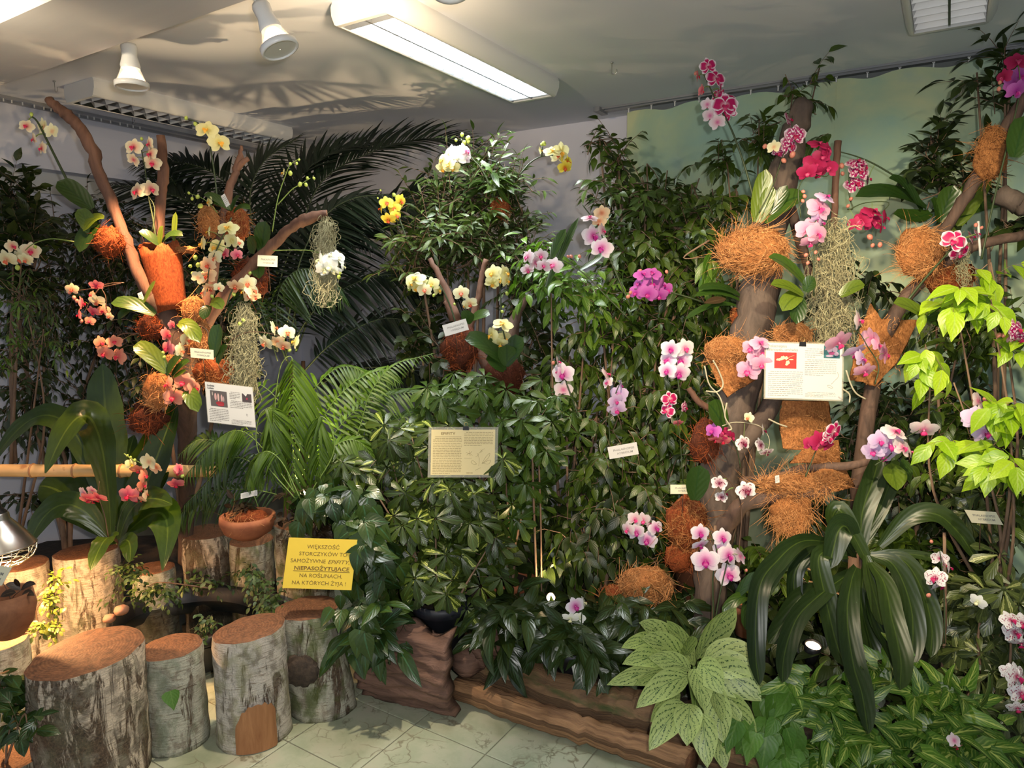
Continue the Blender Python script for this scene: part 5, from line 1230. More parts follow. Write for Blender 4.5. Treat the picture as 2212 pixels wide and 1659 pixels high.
bush('broad_leaf_fig', 'broad-leaved fig standing against the left edge of the green curtain', 'shrub', [(1400, 420, 3.55, 90, 60, .2), (1335, 345, 3.7, 40, 44, .08), (1480, 500, 3.5, 80, 60, .2), (1370, 520, 3.6, 80, 80, .2), (1310, 450, 3.8, 30, 70, .06), (1450, 560, 3.5, 90, 60, .2), (1295, 300, 3.8, 20, 20, .04), (1520, 440, 3.45, 50, 40, .1), (1380, 640, 3.6, 110, 50, .2), (1500, 640, 3.4, 80, 60, .2)],
     (1400, 1280, 3.6), L['ficus'], FIC, .082, 270, 8, .26, .5, 280, 7, stems=8, stem_r=.011)
bush('lime_branch', 'bright yellow-green leafy branch behind the small pink-white orchid', 'shrub', [(1190, 590, 3.3, 90, 40, .12), (1270, 620, 3.3, 90, 50, .12), (1330, 690, 3.3, 60, 40, .1), (1180, 540, 3.35, 50, 16, .06)], (1225, 1200, 3.4), L['ficus_light'], FIC, .075, 64, 8, .22, .6, 240, 8, stems=3, stem_r=.006)
bush('drooping_fig', 'fig with long drooping glossy leaves between the centre and the right trunk', 'shrub', [(1300, 700, 3.4, 90, 60, .15), (1420, 720, 3.4, 90, 70, .2), (1230, 780, 3.4, 70, 70, .15), (1400, 840, 3.4, 100, 70, .2), (1290, 900, 3.4, 90, 70, .2), (1480, 800, 3.4, 60, 90, .15), (1540, 660, 3.4, 60, 50, .15)],
     (1330, 1290, 3.45), L['ficus'], dict(kind='pointed', W=.4, n=6, fold=.14, curl=.35), .088, 180, 8, .26, 1.0, 285, 9, stems=6, stem_r=.010)
bush('lower_fig', 'dark glossy fig behind the lower orchids in the centre right', 'shrub', [(1290, 1000, 3.2, 90, 70, .15), (1400, 960, 3.3, 100, 70, .2), (1340, 1090, 3.15, 110, 80, .2), (1260, 1150, 3.1, 80, 80, .15), (1420, 1060, 3.25, 60, 80, .15), (1480, 900, 3.3, 60, 60, .15), (1380, 1200, 3.1, 90, 60, .15), (1500, 1010, 3.3, 50, 60, .1)],
     (1300, 1330, 3.2), L['ficus_dark'], FIC, .085, 230, 8, .24, .9, 285, 10, stems=6, stem_r=.009, mat2=L['ficus'])
bush('umbrella_plant', 'green umbrella plant above and right of the cream text card', 'foliage plant', [(1020, 850, 3.15, 70, 36, .12), (980, 880, 3.1, 60, 30, .1), (1080, 900, 3.1, 50, 40, .1), (1190, 880, 3.1, 50, 60, .12), (1170, 980, 3.1, 60, 60, .12), (1140, 1060, 3.1, 60, 60, .12)],
     (1090, 1300, 3.2), L['schef_green'], SCH, .098, 60, 0, .14, .2, 285, 11, whorl=7, up=.8, stems=6, stem_r=.005, face=.5)
bush('variegated_umbrella_plant', 'cream-splashed umbrella plant with whorled leaflets left of and below the text card', 'foliage plant', [(890, 950, 2.95, 50, 26, .08), (770, 1000, 3.0, 50, 24, .08), (850, 1010, 3.0, 50, 30, .08), (940, 1060, 2.95, 100, 26, .1), (900, 1120, 2.95, 80, 40, .1), (1000, 1120, 2.95, 80, 50, .12), (1060, 1180, 2.9, 60, 50, .1), (920, 1220, 2.9, 70, 50, .1), (1000, 1260, 2.9, 90, 40, .1), (860, 1190, 2.95, 60, 50, .1), (1050, 1020, 2.92, 20, 8, .02)],
     (960, 1370, 3.0), L['schef'], SCH, .100, 84, 0, .12, .1, 290, 12, whorl=8, up=.8, stems=9, stem_r=.005, face=.75)
bush('pothos', 'heart-leaved pothos spilling down beside the yellow sign', 'foliage plant', [(740, 1060, 2.85, 70, 40, .10), (790, 1130, 2.8, 60, 50, .12), (760, 1210, 2.85, 44, 50, .1), (810, 1230, 2.8, 50, 50, .1), (790, 1310, 2.75, 36, 60, .1), (700, 1050, 2.9, 50, 30, .08)], (780, 1130, 2.95), L['pothos'], HRT, .105, 62, 4, .16, 1.1, 240, 13, stems=3, stem_r=.003, stemmat='stem', face=.8)
bush('peace_lily', 'glossy dark lance-leaved plant above the bark slab', 'foliage plant', [(800, 1340, 2.80, 44, 46, .08), (850, 1370, 2.85, 44, 30, .08)], (830, 1420, 2.9), L['pothos'], LIL, .16, 16, 4, .12, .5, 64, 14, up=.9, stems=2, stem_r=.004, stemmat='stem', face=.8)
bush('dark_aglaonema', 'dark dull-veined leafy clump behind the mossy log', 'foliage plant', [(1120, 1320, 2.90, 70, 36, .1), (1200, 1350, 2.88, 80, 36, .1), (1290, 1375, 2.82, 80, 40, .1), (1090, 1370, 2.9, 50, 26, .06), (1260, 1310, 2.95, 80, 30, .1), (1370, 1410, 2.8, 50, 36, .06)], (1220, 1480, 2.85), L['lily'], LIL, .165, 70, 4, .14, .5, 280, 15, up=.9, stems=5, stem_r=.005, stemmat='stem', face=.8)
bush('dark_aglaonema', 'second dark leafy clump between the coir mound and the silver-leaved plant', 'foliage plant', [(1420, 1330, 2.8, 70, 36, .1), (1500, 1390, 2.75, 50, 36, .08), (1340, 1290, 2.85, 50, 20, .08), (1010, 1320, 2.95, 60, 30, .08), (1480, 1290, 2.9, 50, 24, .08)], (1440, 1420, 2.85), L['lily'], LIL, .14, 40, 4, .12, .5, 160, 16, up=.9, stems=2, stem_r=.005, stemmat='stem', face=.8)
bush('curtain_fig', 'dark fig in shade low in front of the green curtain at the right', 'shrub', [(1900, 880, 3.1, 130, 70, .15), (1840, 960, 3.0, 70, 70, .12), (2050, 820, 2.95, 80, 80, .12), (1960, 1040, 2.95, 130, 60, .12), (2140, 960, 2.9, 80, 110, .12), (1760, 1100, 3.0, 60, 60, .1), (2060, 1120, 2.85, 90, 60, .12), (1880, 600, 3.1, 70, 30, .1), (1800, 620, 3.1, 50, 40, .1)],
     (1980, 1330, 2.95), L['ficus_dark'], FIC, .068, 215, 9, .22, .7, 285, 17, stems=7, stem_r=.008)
bush('curtain_fig', 'mid-green fig at the right edge behind the lime leaves', 'shrub', [(2150, 700, 2.75, 80, 80, .12), (2080, 700, 2.8, 80, 60, .1), (2020, 640, 2.85, 60, 30, .1), (2100, 900, 2.7, 80, 60, .1), (2190, 1050, 2.6, 60, 80, .1), (2000, 960, 2.8, 60, 40, .1), (2060, 1020, 2.7, 60, 50, .1)], (2120, 1330, 2.8), L['ficus'], FIC, .072, 120, 8, .2, .7, 260, 18, stems=4, stem_r=.007)
bush('lime_fig', 'brilliant lime-green fig leaves at the right edge nearest the camera', 'shrub', [(2140, 570, 2.3, 60, 24, .05), (2060, 640, 2.35, 40, 60, .05), (2140, 650, 2.3, 50, 24, .05), (2010, 770, 2.4, 60, 20, .05), (2060, 830, 2.35, 40, 24, .05), (2180, 880, 2.2, 40, 40, .05), (2170, 980, 2.2, 50, 60, .05), (2060, 950, 2.35, 40, 30, .05), (2050, 1040, 2.4, 30, 20, .04), (2000, 1110, 2.45, 50, 20, .04), (2190, 760, 2.3, 40, 30, .04)],
     (2150, 1330, 2.5), L['lime'], dict(kind='pointed', W=.58, n=6, fold=.10, curl=.3), .092, 36, 5, .13, .7, 260, 19, stems=6, stem_r=.0045, face=.7)
bush('right_top_shrub', 'dark shrub with upswept pointed leaves in the top right corner', 'shrub', [(2170, 110, 2.7, 44, 50, .1), (2110, 160, 2.75, 30, 20, .06), (2180, 190, 2.7, 50, 30, .08), (2010, 300, 3.0, 50, 44, .08), (2080, 380, 2.9, 80, 50, .12), (2000, 360, 3.0, 50, 50, .1), (2190, 480, 2.7, 50, 40, .1), (2010, 430, 2.95, 60, 20, .08)],
     (2150, 1300, 2.9), L['ficus_dark'], dict(kind='lance', W=.4, n=6, fold=.18, curl=.2), .085, 56, 8, .2, .3, 285, 20, up=.9, stems=4, stem_r=.007)
bush('curtain_top_sprigs', 'leafy fig sprigs rising round the cut top of the right trunk', 'shrub', [(1770, 150, 3.1, 24, 20, .05), (1715, 190, 3.1, 24, 16, .05), (1740, 215, 3.05, 40, 24, .06), (1640, 260, 3.1, 40, 24, .06), (1570, 340, 3.2, 50, 18, .05), (1590, 410, 3.2, 60, 30, .08), (1545, 500, 3.2, 50, 60, .1), (1640, 300, 3.1, 30, 40, .06), (1760, 290, 3.1, 20, 20, .04)],
     (1600, 1280, 3.2), L['ficus'], FIC, .075, 46, 8, .18, .5, 240, 21, stems=6, stem_r=.006)
bush('hanging_fig_sprig', 'hanging olive leaf sprig left of the largest coir nest', 'shrub', [(1530, 560, 2.95, 22, 36, .05), (1545, 590, 2.95, 14, 20, .04)], (1540, 520, 2.95), L['ficus_light'], dict(kind='lance', W=.32, n=6, fold=.15, curl=.2), .11, 7, 4, .12, 1.8, 28, 22, up=-.5, stems=1, stem_r=.003)
bush('bright_pot_plant', 'mid-green leaf cluster behind the strap leaves beside the lower coir fringe', 'foliage plant', [(1900, 1150, 2.8, 60, 50, .1), (1640, 1190, 2.85, 30, 50, .08), (1700, 1240, 2.85, 50, 40, .08), (1990, 1190, 2.75, 50, 40, .1)], (1880, 1330, 2.85), L['ficus'], FIC, .085, 50, 7, .16, .6, 200, 23, stems=3, stem_r=.005)
bush('olive_umbrella_plant', 'olive umbrella plant with cream-edged leaflets at the lower right edge', 'foliage plant', [(2160, 1200, 2.35, 50, 30, .06), (2180, 1290, 2.3, 40, 30, .06), (2120, 1260, 2.4, 40, 40, .06), (2140, 1400, 2.4, 60, 50, .08), (2080, 1380, 2.45, 40, 40, .08), (2180, 1500, 2.3, 40, 40, .06), (2120, 1120, 2.5, 50, 40, .06), (2060, 1290, 2.5, 40, 40, .06)],
     (2150, 1560, 2.4), L['schef_brown'], SCH, .092, 52, 0, .10, .2, 285, 24, whorl=7, up=.7, stems=6, stem_r=.004, face=.7)
bush('arrowhead_vine', 'arrowhead vine with pale-veined leaves carpeting the bottom right', 'foliage plant', [(1820, 1520, 2.2, 100, 40, .08), (1900, 1600, 2.1, 120, 40, .08), (2040, 1520, 2.2, 80, 50, .08), (2080, 1600, 2.1, 100, 50, .08), (1960, 1450, 2.3, 80, 30, .08), (1780, 1620, 2.15, 60, 30, .06), (1760, 1470, 2.3, 50, 20, .06)],
     (1920, 1640, 2.3), L['syng'], ARR, .105, 84, 4, .10, .3, 290, 25, up=1.1, stems=4, stem_r=.003, stemmat='stem_l', face=.9, spread=70)
bush('soft_leaf_plant', 'soft drooping light-green leaves beside the silver-leaved plant at the bottom', 'foliage plant', [(1670, 1560, 2.25, 44, 40, .06), (1700, 1620, 2.2, 44, 40, .06), (1690, 1490, 2.3, 40, 24, .05), (1610, 1560, 2.28, 20, 20, .04)], (1680, 1660, 2.3), L['wilt'], HRT, .10, 22, 4, .08, 1.0, 88, 26, up=.9, stems=2, stem_r=.003, stemmat='stem_l', face=.9, spread=70)
bush('corner_plant', 'low dark plant at the bottom left in front of the widest stump', 'foliage plant', [(30, 1540, 2.28, 40, 30, .06), (60, 1570, 2.2, 50, 20, .05), (10, 1480, 2.3, 30, 30, .05)], (20, 1650, 2.3), L['pothos'], OVL, .07, 22, 6, .10, .6, 130, 27, up=.8, stems=2, stem_r=.003, mat2=L['ficus_dark'])
bush('pond_creeper', 'creeping small-leaved plants tangled round the pond rim', 'foliage plant', [(320, 1270, 3.1, 70, 20, .08), (430, 1255, 3.1, 60, 14, .08), (560, 1240, 3.0, 60, 24, .08), (450, 1345, 2.75, 20, 20, .04), (590, 1290, 2.9, 30, 24, .06), (280, 1230, 3.15, 30, 30, .05)], (460, 1270, 3.1), L['creep'], OVL, .028, 100, 9, .12, .6, 260, 28, up=.3, stems=2, stem_r=.0025, stemmat='stem_br')
bush('lit_creeper', 'yellowish small-leaved creeper lit by the heat lamp beside the left stumps', 'foliage plant', [(105, 1290, 2.85, 24, 34, .05), (95, 1345, 2.8, 30, 20, .05), (120, 1250, 2.9, 14, 20, .04)], (100, 1370, 2.85), L['yellow'], OVL, .026, 34, 9, .09, .5, 200, 29, up=.3, stems=1, stem_r=.002, stemmat='stem_br')  # the yellow of these leaves is heat-lamp light painted into their colour
bush('bronze_jewel_plant', 'bronze velvety plant with striped leaves on the tall stump behind the sign', 'foliage plant', [(625, 1105, 3.0, 30, 16, .05), (670, 1130, 3.0, 44, 24, .06), (640, 1060, 3.0, 24, 12, .04), (690, 1120, 2.98, 24, 16, .04)], (650, 1140, 3.02), L['brownleaf'], OVL, .055, 22, 6, .10, .5, 110, 30, up=.9, stems=2, stem_r=.003, stemmat='stem_br')
bush('bowl_seedlings', 'bronze seedlings growing from the terracotta bowl', 'foliage plant', [(525, 1090, 3.0, 30, 12, .04)], (537, 1115, 3.02), L['brownleaf'], OVL, .05, 7, 4, .07, .4, 28, 31, up=1, stems=1, stem_r=.002, stemmat='stem_br')
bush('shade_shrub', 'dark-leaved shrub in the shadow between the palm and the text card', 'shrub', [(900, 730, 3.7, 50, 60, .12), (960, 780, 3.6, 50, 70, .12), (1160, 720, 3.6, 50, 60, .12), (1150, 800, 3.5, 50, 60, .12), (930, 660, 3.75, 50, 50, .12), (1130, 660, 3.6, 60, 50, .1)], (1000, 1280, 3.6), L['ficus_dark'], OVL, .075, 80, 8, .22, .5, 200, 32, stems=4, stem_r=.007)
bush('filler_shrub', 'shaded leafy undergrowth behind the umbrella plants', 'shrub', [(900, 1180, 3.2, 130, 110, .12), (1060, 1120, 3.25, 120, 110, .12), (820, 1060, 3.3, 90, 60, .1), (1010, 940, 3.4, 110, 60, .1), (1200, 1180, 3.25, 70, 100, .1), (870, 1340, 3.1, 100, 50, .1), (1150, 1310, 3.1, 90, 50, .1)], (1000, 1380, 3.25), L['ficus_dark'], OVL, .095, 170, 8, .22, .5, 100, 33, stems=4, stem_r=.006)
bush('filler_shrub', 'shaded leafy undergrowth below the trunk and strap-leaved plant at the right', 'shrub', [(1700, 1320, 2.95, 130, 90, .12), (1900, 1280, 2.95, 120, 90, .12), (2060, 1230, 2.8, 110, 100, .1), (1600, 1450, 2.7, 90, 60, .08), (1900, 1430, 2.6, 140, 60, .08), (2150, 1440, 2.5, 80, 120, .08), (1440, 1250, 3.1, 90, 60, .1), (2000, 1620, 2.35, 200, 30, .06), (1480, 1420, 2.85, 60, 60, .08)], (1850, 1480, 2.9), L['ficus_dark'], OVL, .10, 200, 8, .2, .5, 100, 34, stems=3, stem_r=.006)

# silver aglaonema
AG = thing('silver_aglaonema', 'silver-green aglaonema with dark dashed veins at the bottom centre right', 'foliage plant', at(1500, 1500, 2.45))
def ag(x0, y0, x1, y1, w_, dd=0, mid=None): px_leaf('leaf', AG, (x0, y0), (x1, y1), w_, 2.36 + dd, 2.27 + dd, L['silver'], 'oval', sag=.10, fold=.16, n=11, mid=mid, face=.8, roll=.55 * math.sin(x1 * 12.9 + y1 * 7.3), wave=.012)
for a in [(1505, 1425, 1590, 1312, 74, .10), (1515, 1425, 1575, 1318, 60, .14), (1480, 1420, 1490, 1375, 44, .08), (1450, 1400, 1342, 1400, 44, .12), (1470, 1420, 1380, 1345, 52, .16), (1470, 1430, 1344, 1435, 50, .05),
          (1485, 1440, 1385, 1380, 56, .08), (1480, 1450, 1370, 1480, 54, .02), (1470, 1460, 1310, 1480, 50, .08), (1490, 1460, 1374, 1530, 56, -.02), (1490, 1450, 1400, 1420, 50, 0),
          (1520, 1420, 1650, 1425, 60, .06), (1525, 1440, 1640, 1460, 62, .02), (1530, 1440, 1645, 1515, 80, 0), (1510, 1430, 1560, 1500, 62, -.04), (1500, 1445, 1520, 1535, 60, -.06),
          (1480, 1520, 1402, 1622, 60, -.06), (1490, 1520, 1484, 1612, 62, -.08), (1515, 1540, 1528, 1659, 60, -.10), (1545, 1500, 1562, 1605, 60, -.06), (1560, 1500, 1634, 1600, 62, -.04), (1540, 1490, 1600, 1560, 56, -.02),
          (1530, 1470, 1560, 1560, 54, -.05), (1545, 1580, 1565, 1665, 46, -.02), (1590, 1470, 1690, 1520, 50, .06), (1500, 1440, 1440, 1340, 40, .18), (1600, 1440, 1600, 1480, 40, .04), (1470, 1500, 1405, 1560, 52, 0)]:
    ag(*a)
for a in [(1500, 1440), (1510, 1430), (1520, 1450), (1490, 1470), (1540, 1500)]:
    obj('stem', MB().tube(catmull([at(1505, 1600, 2.46), at((1505 + a[0]) / 2, 1520, 2.42), at(a[0], a[1], 2.38)], 4), .006, 7).mesh('stem', [M['stem_l']]), AG)

# dracaena with strap leaves
DR = thing('strap_leaf_dracaena', 'dark dracaena with long drooping strap leaves at the lower right', 'foliage plant', at(1860, 1450, 2.6))
def dr(pts, w_, d0=2.45, d1=2.3, m='dracaena', kind='strap'):
    P = catmull(np.array([at(x, y, d0 + (d1 - d0) * i / (len(pts) - 1)) for i, (x, y) in enumerate(pts)]), 6); n = len(P) - 1
    T = nrm(np.gradient(P, axis=0)); X = nrm(np.cross(T, nrm(-FW * .8 + np.array([0, 0, .5])))); N = np.cross(X, T); W = px2m(w_ * .88, (d0 + d1) / 2); v = []; uv = []
    for i in range(n + 1):
        ww = profile(kind, i / n) * W / 2
        for x in (-1, -.5, 0, .5, 1): v.append(P[i] + X[i] * x * ww + N[i] * (abs(x) * ww * .30 - (.06 * ww if abs(x) == .5 else 0))); uv.append((x * .5 + .5, i / n))
    q = np.array([(i * 5 + k, i * 5 + k + 1, i * 5 + k + 6, i * 5 + k + 5) for i in range(n) for k in range(4)])
    o = v[0].copy(); obj('leaf', mesh('leaf', np.array(v) - o, q, uv, [L[m]]), DR, loc=Vector(o))
for a in [([(1860, 1190), (1862, 1110), (1885, 1040), (1900, 985)], 56, 2.5, 2.6), ([(1862, 1180), (1900, 1100), (1932, 1020), (1945, 1000)], 40, 2.55, 2.65),
          ([(1845, 1200), (1800, 1130), (1812, 1100), (1840, 1150), (1880, 1225)], 46, 2.5, 2.42), ([(1850, 1190), (1830, 1140), (1810, 1150), (1790, 1230)], 62, 2.45, 2.38),
          ([(1790, 1170), (1730, 1170), (1680, 1210), (1640, 1270), (1632, 1400), (1640, 1480)], 50, 2.5, 2.15), ([(1740, 1170), (1700, 1190), (1650, 1260), (1638, 1310)], 54, 2.48, 2.36),
          ([(1800, 1260), (1730, 1290), (1690, 1350), (1660, 1390)], 50, 2.5, 2.42), ([(1850, 1230), (1790, 1270), (1725, 1330), (1695, 1410), (1690, 1475)], 48, 2.44, 2.15),
          ([(1830, 1200), (1770, 1200), (1785, 1300), (1810, 1400), (1830, 1440)], 54, 2.42, 2.28), ([(1850, 1225), (1838, 1260), (1830, 1330), (1842, 1430), (1862, 1500), (1876, 1585)], 58, 2.38, 2.0),
          ([(1870, 1200), (1880, 1250), (1895, 1310), (1905, 1350)], 44, 2.42, 2.34), ([(1880, 1215), (1910, 1260), (1925, 1330), (1945, 1420), (1944, 1490)], 58, 2.40, 2.1),
          ([(1880, 1200), (1930, 1220), (1965, 1300), (1972, 1380), (1960, 1440)], 56, 2.44, 2.3), ([(1890, 1200), (1950, 1210), (1990, 1270), (2012, 1350), (2010, 1420)], 52, 2.46, 2.32),
          ([(1900, 1180), (1960, 1120), (2020, 1110), (2070, 1150), (2110, 1210)], 52, 2.5, 2.4), ([(1880, 1250), (1890, 1330), (1930, 1400), (1950, 1450), (1940, 1490)], 56, 2.42, 2.26),
          ([(1870, 1220), (1860, 1300), (1880, 1390), (1890, 1430)], 46, 2.46, 2.38), ([(1890, 1195), (1950, 1195), (2010, 1205), (2040, 1225)], 22, 2.46, 2.4),
          ([(1850, 1200), (1780, 1180), (1720, 1230), (1715, 1320), (1700, 1380)], 40, 2.55, 2.45)]:
    dr(*a)
obj('cane', MB().tube(catmull([at(1858, 1480, 2.6), at(1862, 1340, 2.56), at(1864, 1200, 2.5)], 5), .014, 9).mesh('cane', [M['stem_br']]), DR)

# ---------------------------------------------------------------- orchids
orchid('cream-backed orchid spray with magenta lips at the top left corner', 2.98, [('blush', 57, 272, 30), ('blush', 72, 300, 28, 'l'), ('blush', 90, 320, 30, 'l'), ('cream', 95, 275, 38, 'b'), ('cream', 113, 284, 34, 'b')],
       [[(150, 400), (125, 350), (100, 300), (80, 262), (66, 250)]], buds=[(68, 247, 9)], rpx=3,
       leaves=[(198, 452, 124, 392, 46, 'orchid', .05), (210, 520, 168, 452, 34, 'orchid_light', .1), (214, 480, 172, 545, 46, 'orchid', .1), (225, 470, 180, 500, 30, 'orchid_light', .2)])
orchid('pinkish white orchid with red centres between two cut limbs', 3.02, [('blush', 288, 317, 38), ('blush', 322, 310, 30, 'l'), ('blush', 325, 332, 34), ('blush', 329, 352, 36), ('blush', 289, 345, 30, 'b'), ('blush', 295, 413, 40, 'l'), ('blush', 326, 408, 38, 'r')],
       [[(338, 522), (330, 470), (320, 420), (314, 370), (306, 325)], [(330, 500), (334, 450), (322, 425)]], buds=[(306, 300, 8)],
       leaves=[(345, 530, 300, 500, 22, 'orchid', .1), (345, 530, 352, 488, 16, 'orchid_light', .1), (350, 525, 395, 510, 20, 'orchid', .2), (376, 520, 380, 458, 14, 'orchid_light', .0)])
orchid('two pale yellow orchid blooms overlapping the unlit lamp', 3.06, [('yellow', 446, 280, 46), ('yellow', 474, 308, 46)], [[(470, 440), (464, 380), (456, 330), (450, 295), (432, 268), (402, 256)]], buds=[(402, 255, 9), (422, 268, 10)])
orchid('thin green bud sprays left of the middle palm', 3.08, [('yellow', 611, 373, 20, 'l')], [[(588, 500), (600, 430), (617, 378), (628, 355), (646, 343)], [(600, 442), (630, 410), (650, 398), (670, 385)]], buds=[(627, 374, 11), (627, 354, 8), (641, 353, 7), (646, 345, 6), (648, 398, 11), (661, 399, 9), (664, 385, 8), (678, 385, 7)], stemmat='stem_l', rpx=1.4,
       leaves=[(565, 545, 574, 478, 40, 'orchid', .05), (545, 548, 548, 510, 26, 'orchid', .1), (555, 560, 560, 602, 30, 'orchid', .1)])
orchid('single small pale yellow bloom with green buds beside the orange coir tuft', 3.06, [('yellow', 451, 435, 24, 'l')], [[(470, 460), (452, 440), (436, 428), (408, 417)]], buds=[(433, 445, 12), (427, 425, 10), (415, 429, 8), (408, 417, 7)], stemmat='stem_l', rpx=1.2,
       leaves=[(500, 455, 518, 424, 18, 'orchid', .1), (500, 455, 460, 438, 16, 'orchid', .1), (505, 460, 540, 452, 18, 'orchid', .2), (500, 455, 440, 420, 22, 'orchid', .1)])
orchid('big hanging cluster of yellow and peach orchids in front of the left tree', 2.94, [('yellow', 492, 492, 44, 'u'), ('yellow', 450, 500, 30, 'l'), ('yellow', 436, 526, 34, 'l'), ('yellow', 468, 535, 44), ('yellow', 501, 520, 38, 'b'), ('cream', 515, 524, 28, 'r'), ('cream', 463, 556, 36), ('rose', 486, 548, 26, 'l'), ('rose', 512, 550, 26, 'r'), ('peach', 448, 572, 36), ('peach', 447, 596, 40), ('cream', 428, 600, 30, 'b'), ('peach', 455, 622, 34, 'd'), ('peach', 438, 632, 26, 'l'), ('cream', 473, 621, 22, 'r')],
       [[(500, 470), (486, 500), (468, 540), (452, 580), (448, 630)]], buds=[(422, 556, 11), (411, 575, 9), (428, 572, 11), (458, 640, 9), (416, 590, 8)])
orchid('cream-pink orchid cluster just below the upper left name card', 2.96, [('peach', 508, 618, 34, 'd'), ('cream', 535, 612, 36), ('cream', 546, 628, 38, 'r'), ('peach', 540, 640, 30), ('yellow', 525, 630, 28, 'l'), ('peach', 552, 642, 24, 'd')], [[(490, 660), (500, 630), (520, 605), (540, 600)]], buds=[(505, 636, 10), (540, 590, 8)],
       leaves=[(452, 660, 440, 690, 26, 'orchid', .1), (455, 655, 480, 668, 28, 'orchid_light', .2)])
orchid('cream orchid with magenta lips cut by the left edge', 2.85, [('blush', 27, 532, 30, 's'), ('cream', 14, 560, 42, 'd'), ('cream', 46, 558, 42, 'd'), ('blush', 66, 542, 38, 'r'), ('cream', 55, 560, 30, 'd')], [[(160, 522), (110, 516), (70, 528), (48, 548)]], buds=[(38, 578, 12), (76, 533, 8)], stemmat='stem_l', rpx=1.5)
orchid('coral and cream orchid cluster with arching stem in dark foliage at left', 2.95, [('rose', 208, 617, 28, 'd'), ('peach', 155, 625, 26, 'r'), ('coral', 197, 637, 20), ('rose', 178, 655, 30, 's'), ('cream', 209, 651, 34, 'd'), ('rose', 201, 674, 28, 'd'), ('coral', 223, 671, 28), ('rose', 170, 680, 26, 'l'), ('coral', 194, 693, 22), ('peach', 236, 684, 18)],
       [[(268, 611), (240, 612), (220, 620), (228, 640), (230, 668)], [(262, 612), (210, 622), (165, 628)], [(215, 622), (195, 650), (180, 680)]], buds=[(160, 643, 10), (150, 632, 9), (166, 650, 9), (176, 694, 9)], bm='bud_p', stemmat='stem_br', rpx=1.4,
       leaves=[(335, 680, 240, 655, 36, 'orchid', .1), (310, 655, 336, 606, 14, 'orchid_light', .0), (300, 660, 255, 690, 24, 'orchid', .1)])
orchid('four coral-pink orchids facing right in the dark above the fern frond', 2.97, [('coral', 217, 740, 30, 's'), ('coral', 247, 738, 32, 'r'), ('coral', 226, 763, 36), ('coral', 256, 770, 38)], [[(300, 720), (262, 722), (236, 745), (232, 765)]], stemmat='stem_br', rpx=1.4)
orchid('magenta and cream side-facing orchids on a loop stem beside the lower left name card', 2.93, [('rose', 372, 702, 22, 's'), ('rose', 361, 723, 34, 's'), ('rose', 362, 752, 34), ('cream', 403, 733, 36, 's'), ('cream', 391, 757, 34, 's'), ('cream', 384, 770, 24, 'd')],
       [[(450, 745), (448, 715), (425, 702), (398, 706), (376, 720), (372, 745)], [(385, 715), (392, 740)]], buds=[(355, 772, 9), (352, 762, 8)], stemmat='stem_br', rpx=1.4,
       leaves=[(360, 805, 288, 748, 40, 'orchid_light', .15), (385, 700, 432, 740, 34, 'orchid_light', .2), (360, 810, 392, 770, 26, 'orchid', .1), (462, 770, 474, 700, 34, 'orchid', .05), (470, 785, 492, 748, 26, 'orchid', .1), (372, 812, 410, 780, 20, 'orchid', .1)])
orchid('large salmon-coral orchids in front of the orange coir ball', 2.92, [('coral', 362, 830, 38, 'l'), ('coral', 397, 826, 44), ('coral', 421, 838, 36, 's'), ('coral', 374, 858, 44)], [[(360, 805), (372, 818), (380, 840)]], rpx=2, leaves=[(400, 845, 428, 890, 34, 'orchid_light', .2), (375, 815, 402, 800, 14, 'orchid_light', 0)])
orchid('peach-cream orchid spray reaching right over the feathery fern', 2.95, [('cream', 593, 708, 34, 's'), ('cream', 572, 741, 36, 'd'), ('peach', 600, 740, 34, 'd'), ('cream', 620, 718, 36, 'r'), ('peach', 612, 748, 32, 'd'), ('yellow', 637, 738, 34, 'l')], [[(484, 765), (500, 735), (540, 717), (590, 722), (625, 732)]], buds=[(626, 757, 9), (640, 756, 6), (518, 700, 10), (526, 692, 9)], stemmat='stem_br', rpx=1.5, roots=[[(560, 728), (575, 738)]])
orchid('cream and salmon orchid spray hanging across the bamboo pole', 2.98, [('cream', 322, 998, 40, 'b'), ('peach', 338, 1010, 32, 'b'), ('yellow', 283, 1003, 26, 's'), ('coral', 298, 1015, 32, 'd'), ('coral', 312, 1028, 30, 's'), ('coral', 309, 1048, 28, 's')], [[(268, 980), (285, 992), (305, 1002), (315, 1030), (306, 1055)]], buds=[(275, 984, 6), (282, 988, 7), (291, 994, 8)], stemmat='stem_l', rpx=1.4)
orchid('two small rose orchids hanging by the right end of the bamboo pole', 2.98, [('rose', 387, 1012, 24, 's'), ('rose', 385, 1022, 22, 'd'), ('rose', 380, 1046, 34, 'd')], [[(392, 1000), (390, 1025), (386, 1045)]], buds=[(394, 1028, 9)], rpx=1.2)
orchid('pink and whitish orchids low at the front of the birds-nest fern', 3.0, [('rose', 190, 1078, 36, 'd'), ('rose', 212, 1076, 38, 'd'), ('pinkwhite', 182, 1066, 32, 'b'), ('pinkwhite', 200, 1060, 26, 'b'), ('rose', 200, 1082, 30, 'd')], [[(235, 1165), (225, 1110), (212, 1070), (215, 1040)]], stemmat='stem_br', rpx=1.2)
orchid('rose-pink and peach orchids right of the fern centre under the bamboo', 3.0, [('rose', 277, 1070, 42), ('rose', 295, 1078, 32, 'd'), ('peach', 318, 1068, 24, 's'), ('coral', 302, 1058, 22, 's'), ('peach', 306, 1080, 22, 'd')], [[(250, 1165), (262, 1110), (285, 1075), (303, 1050)]], rpx=1.2)
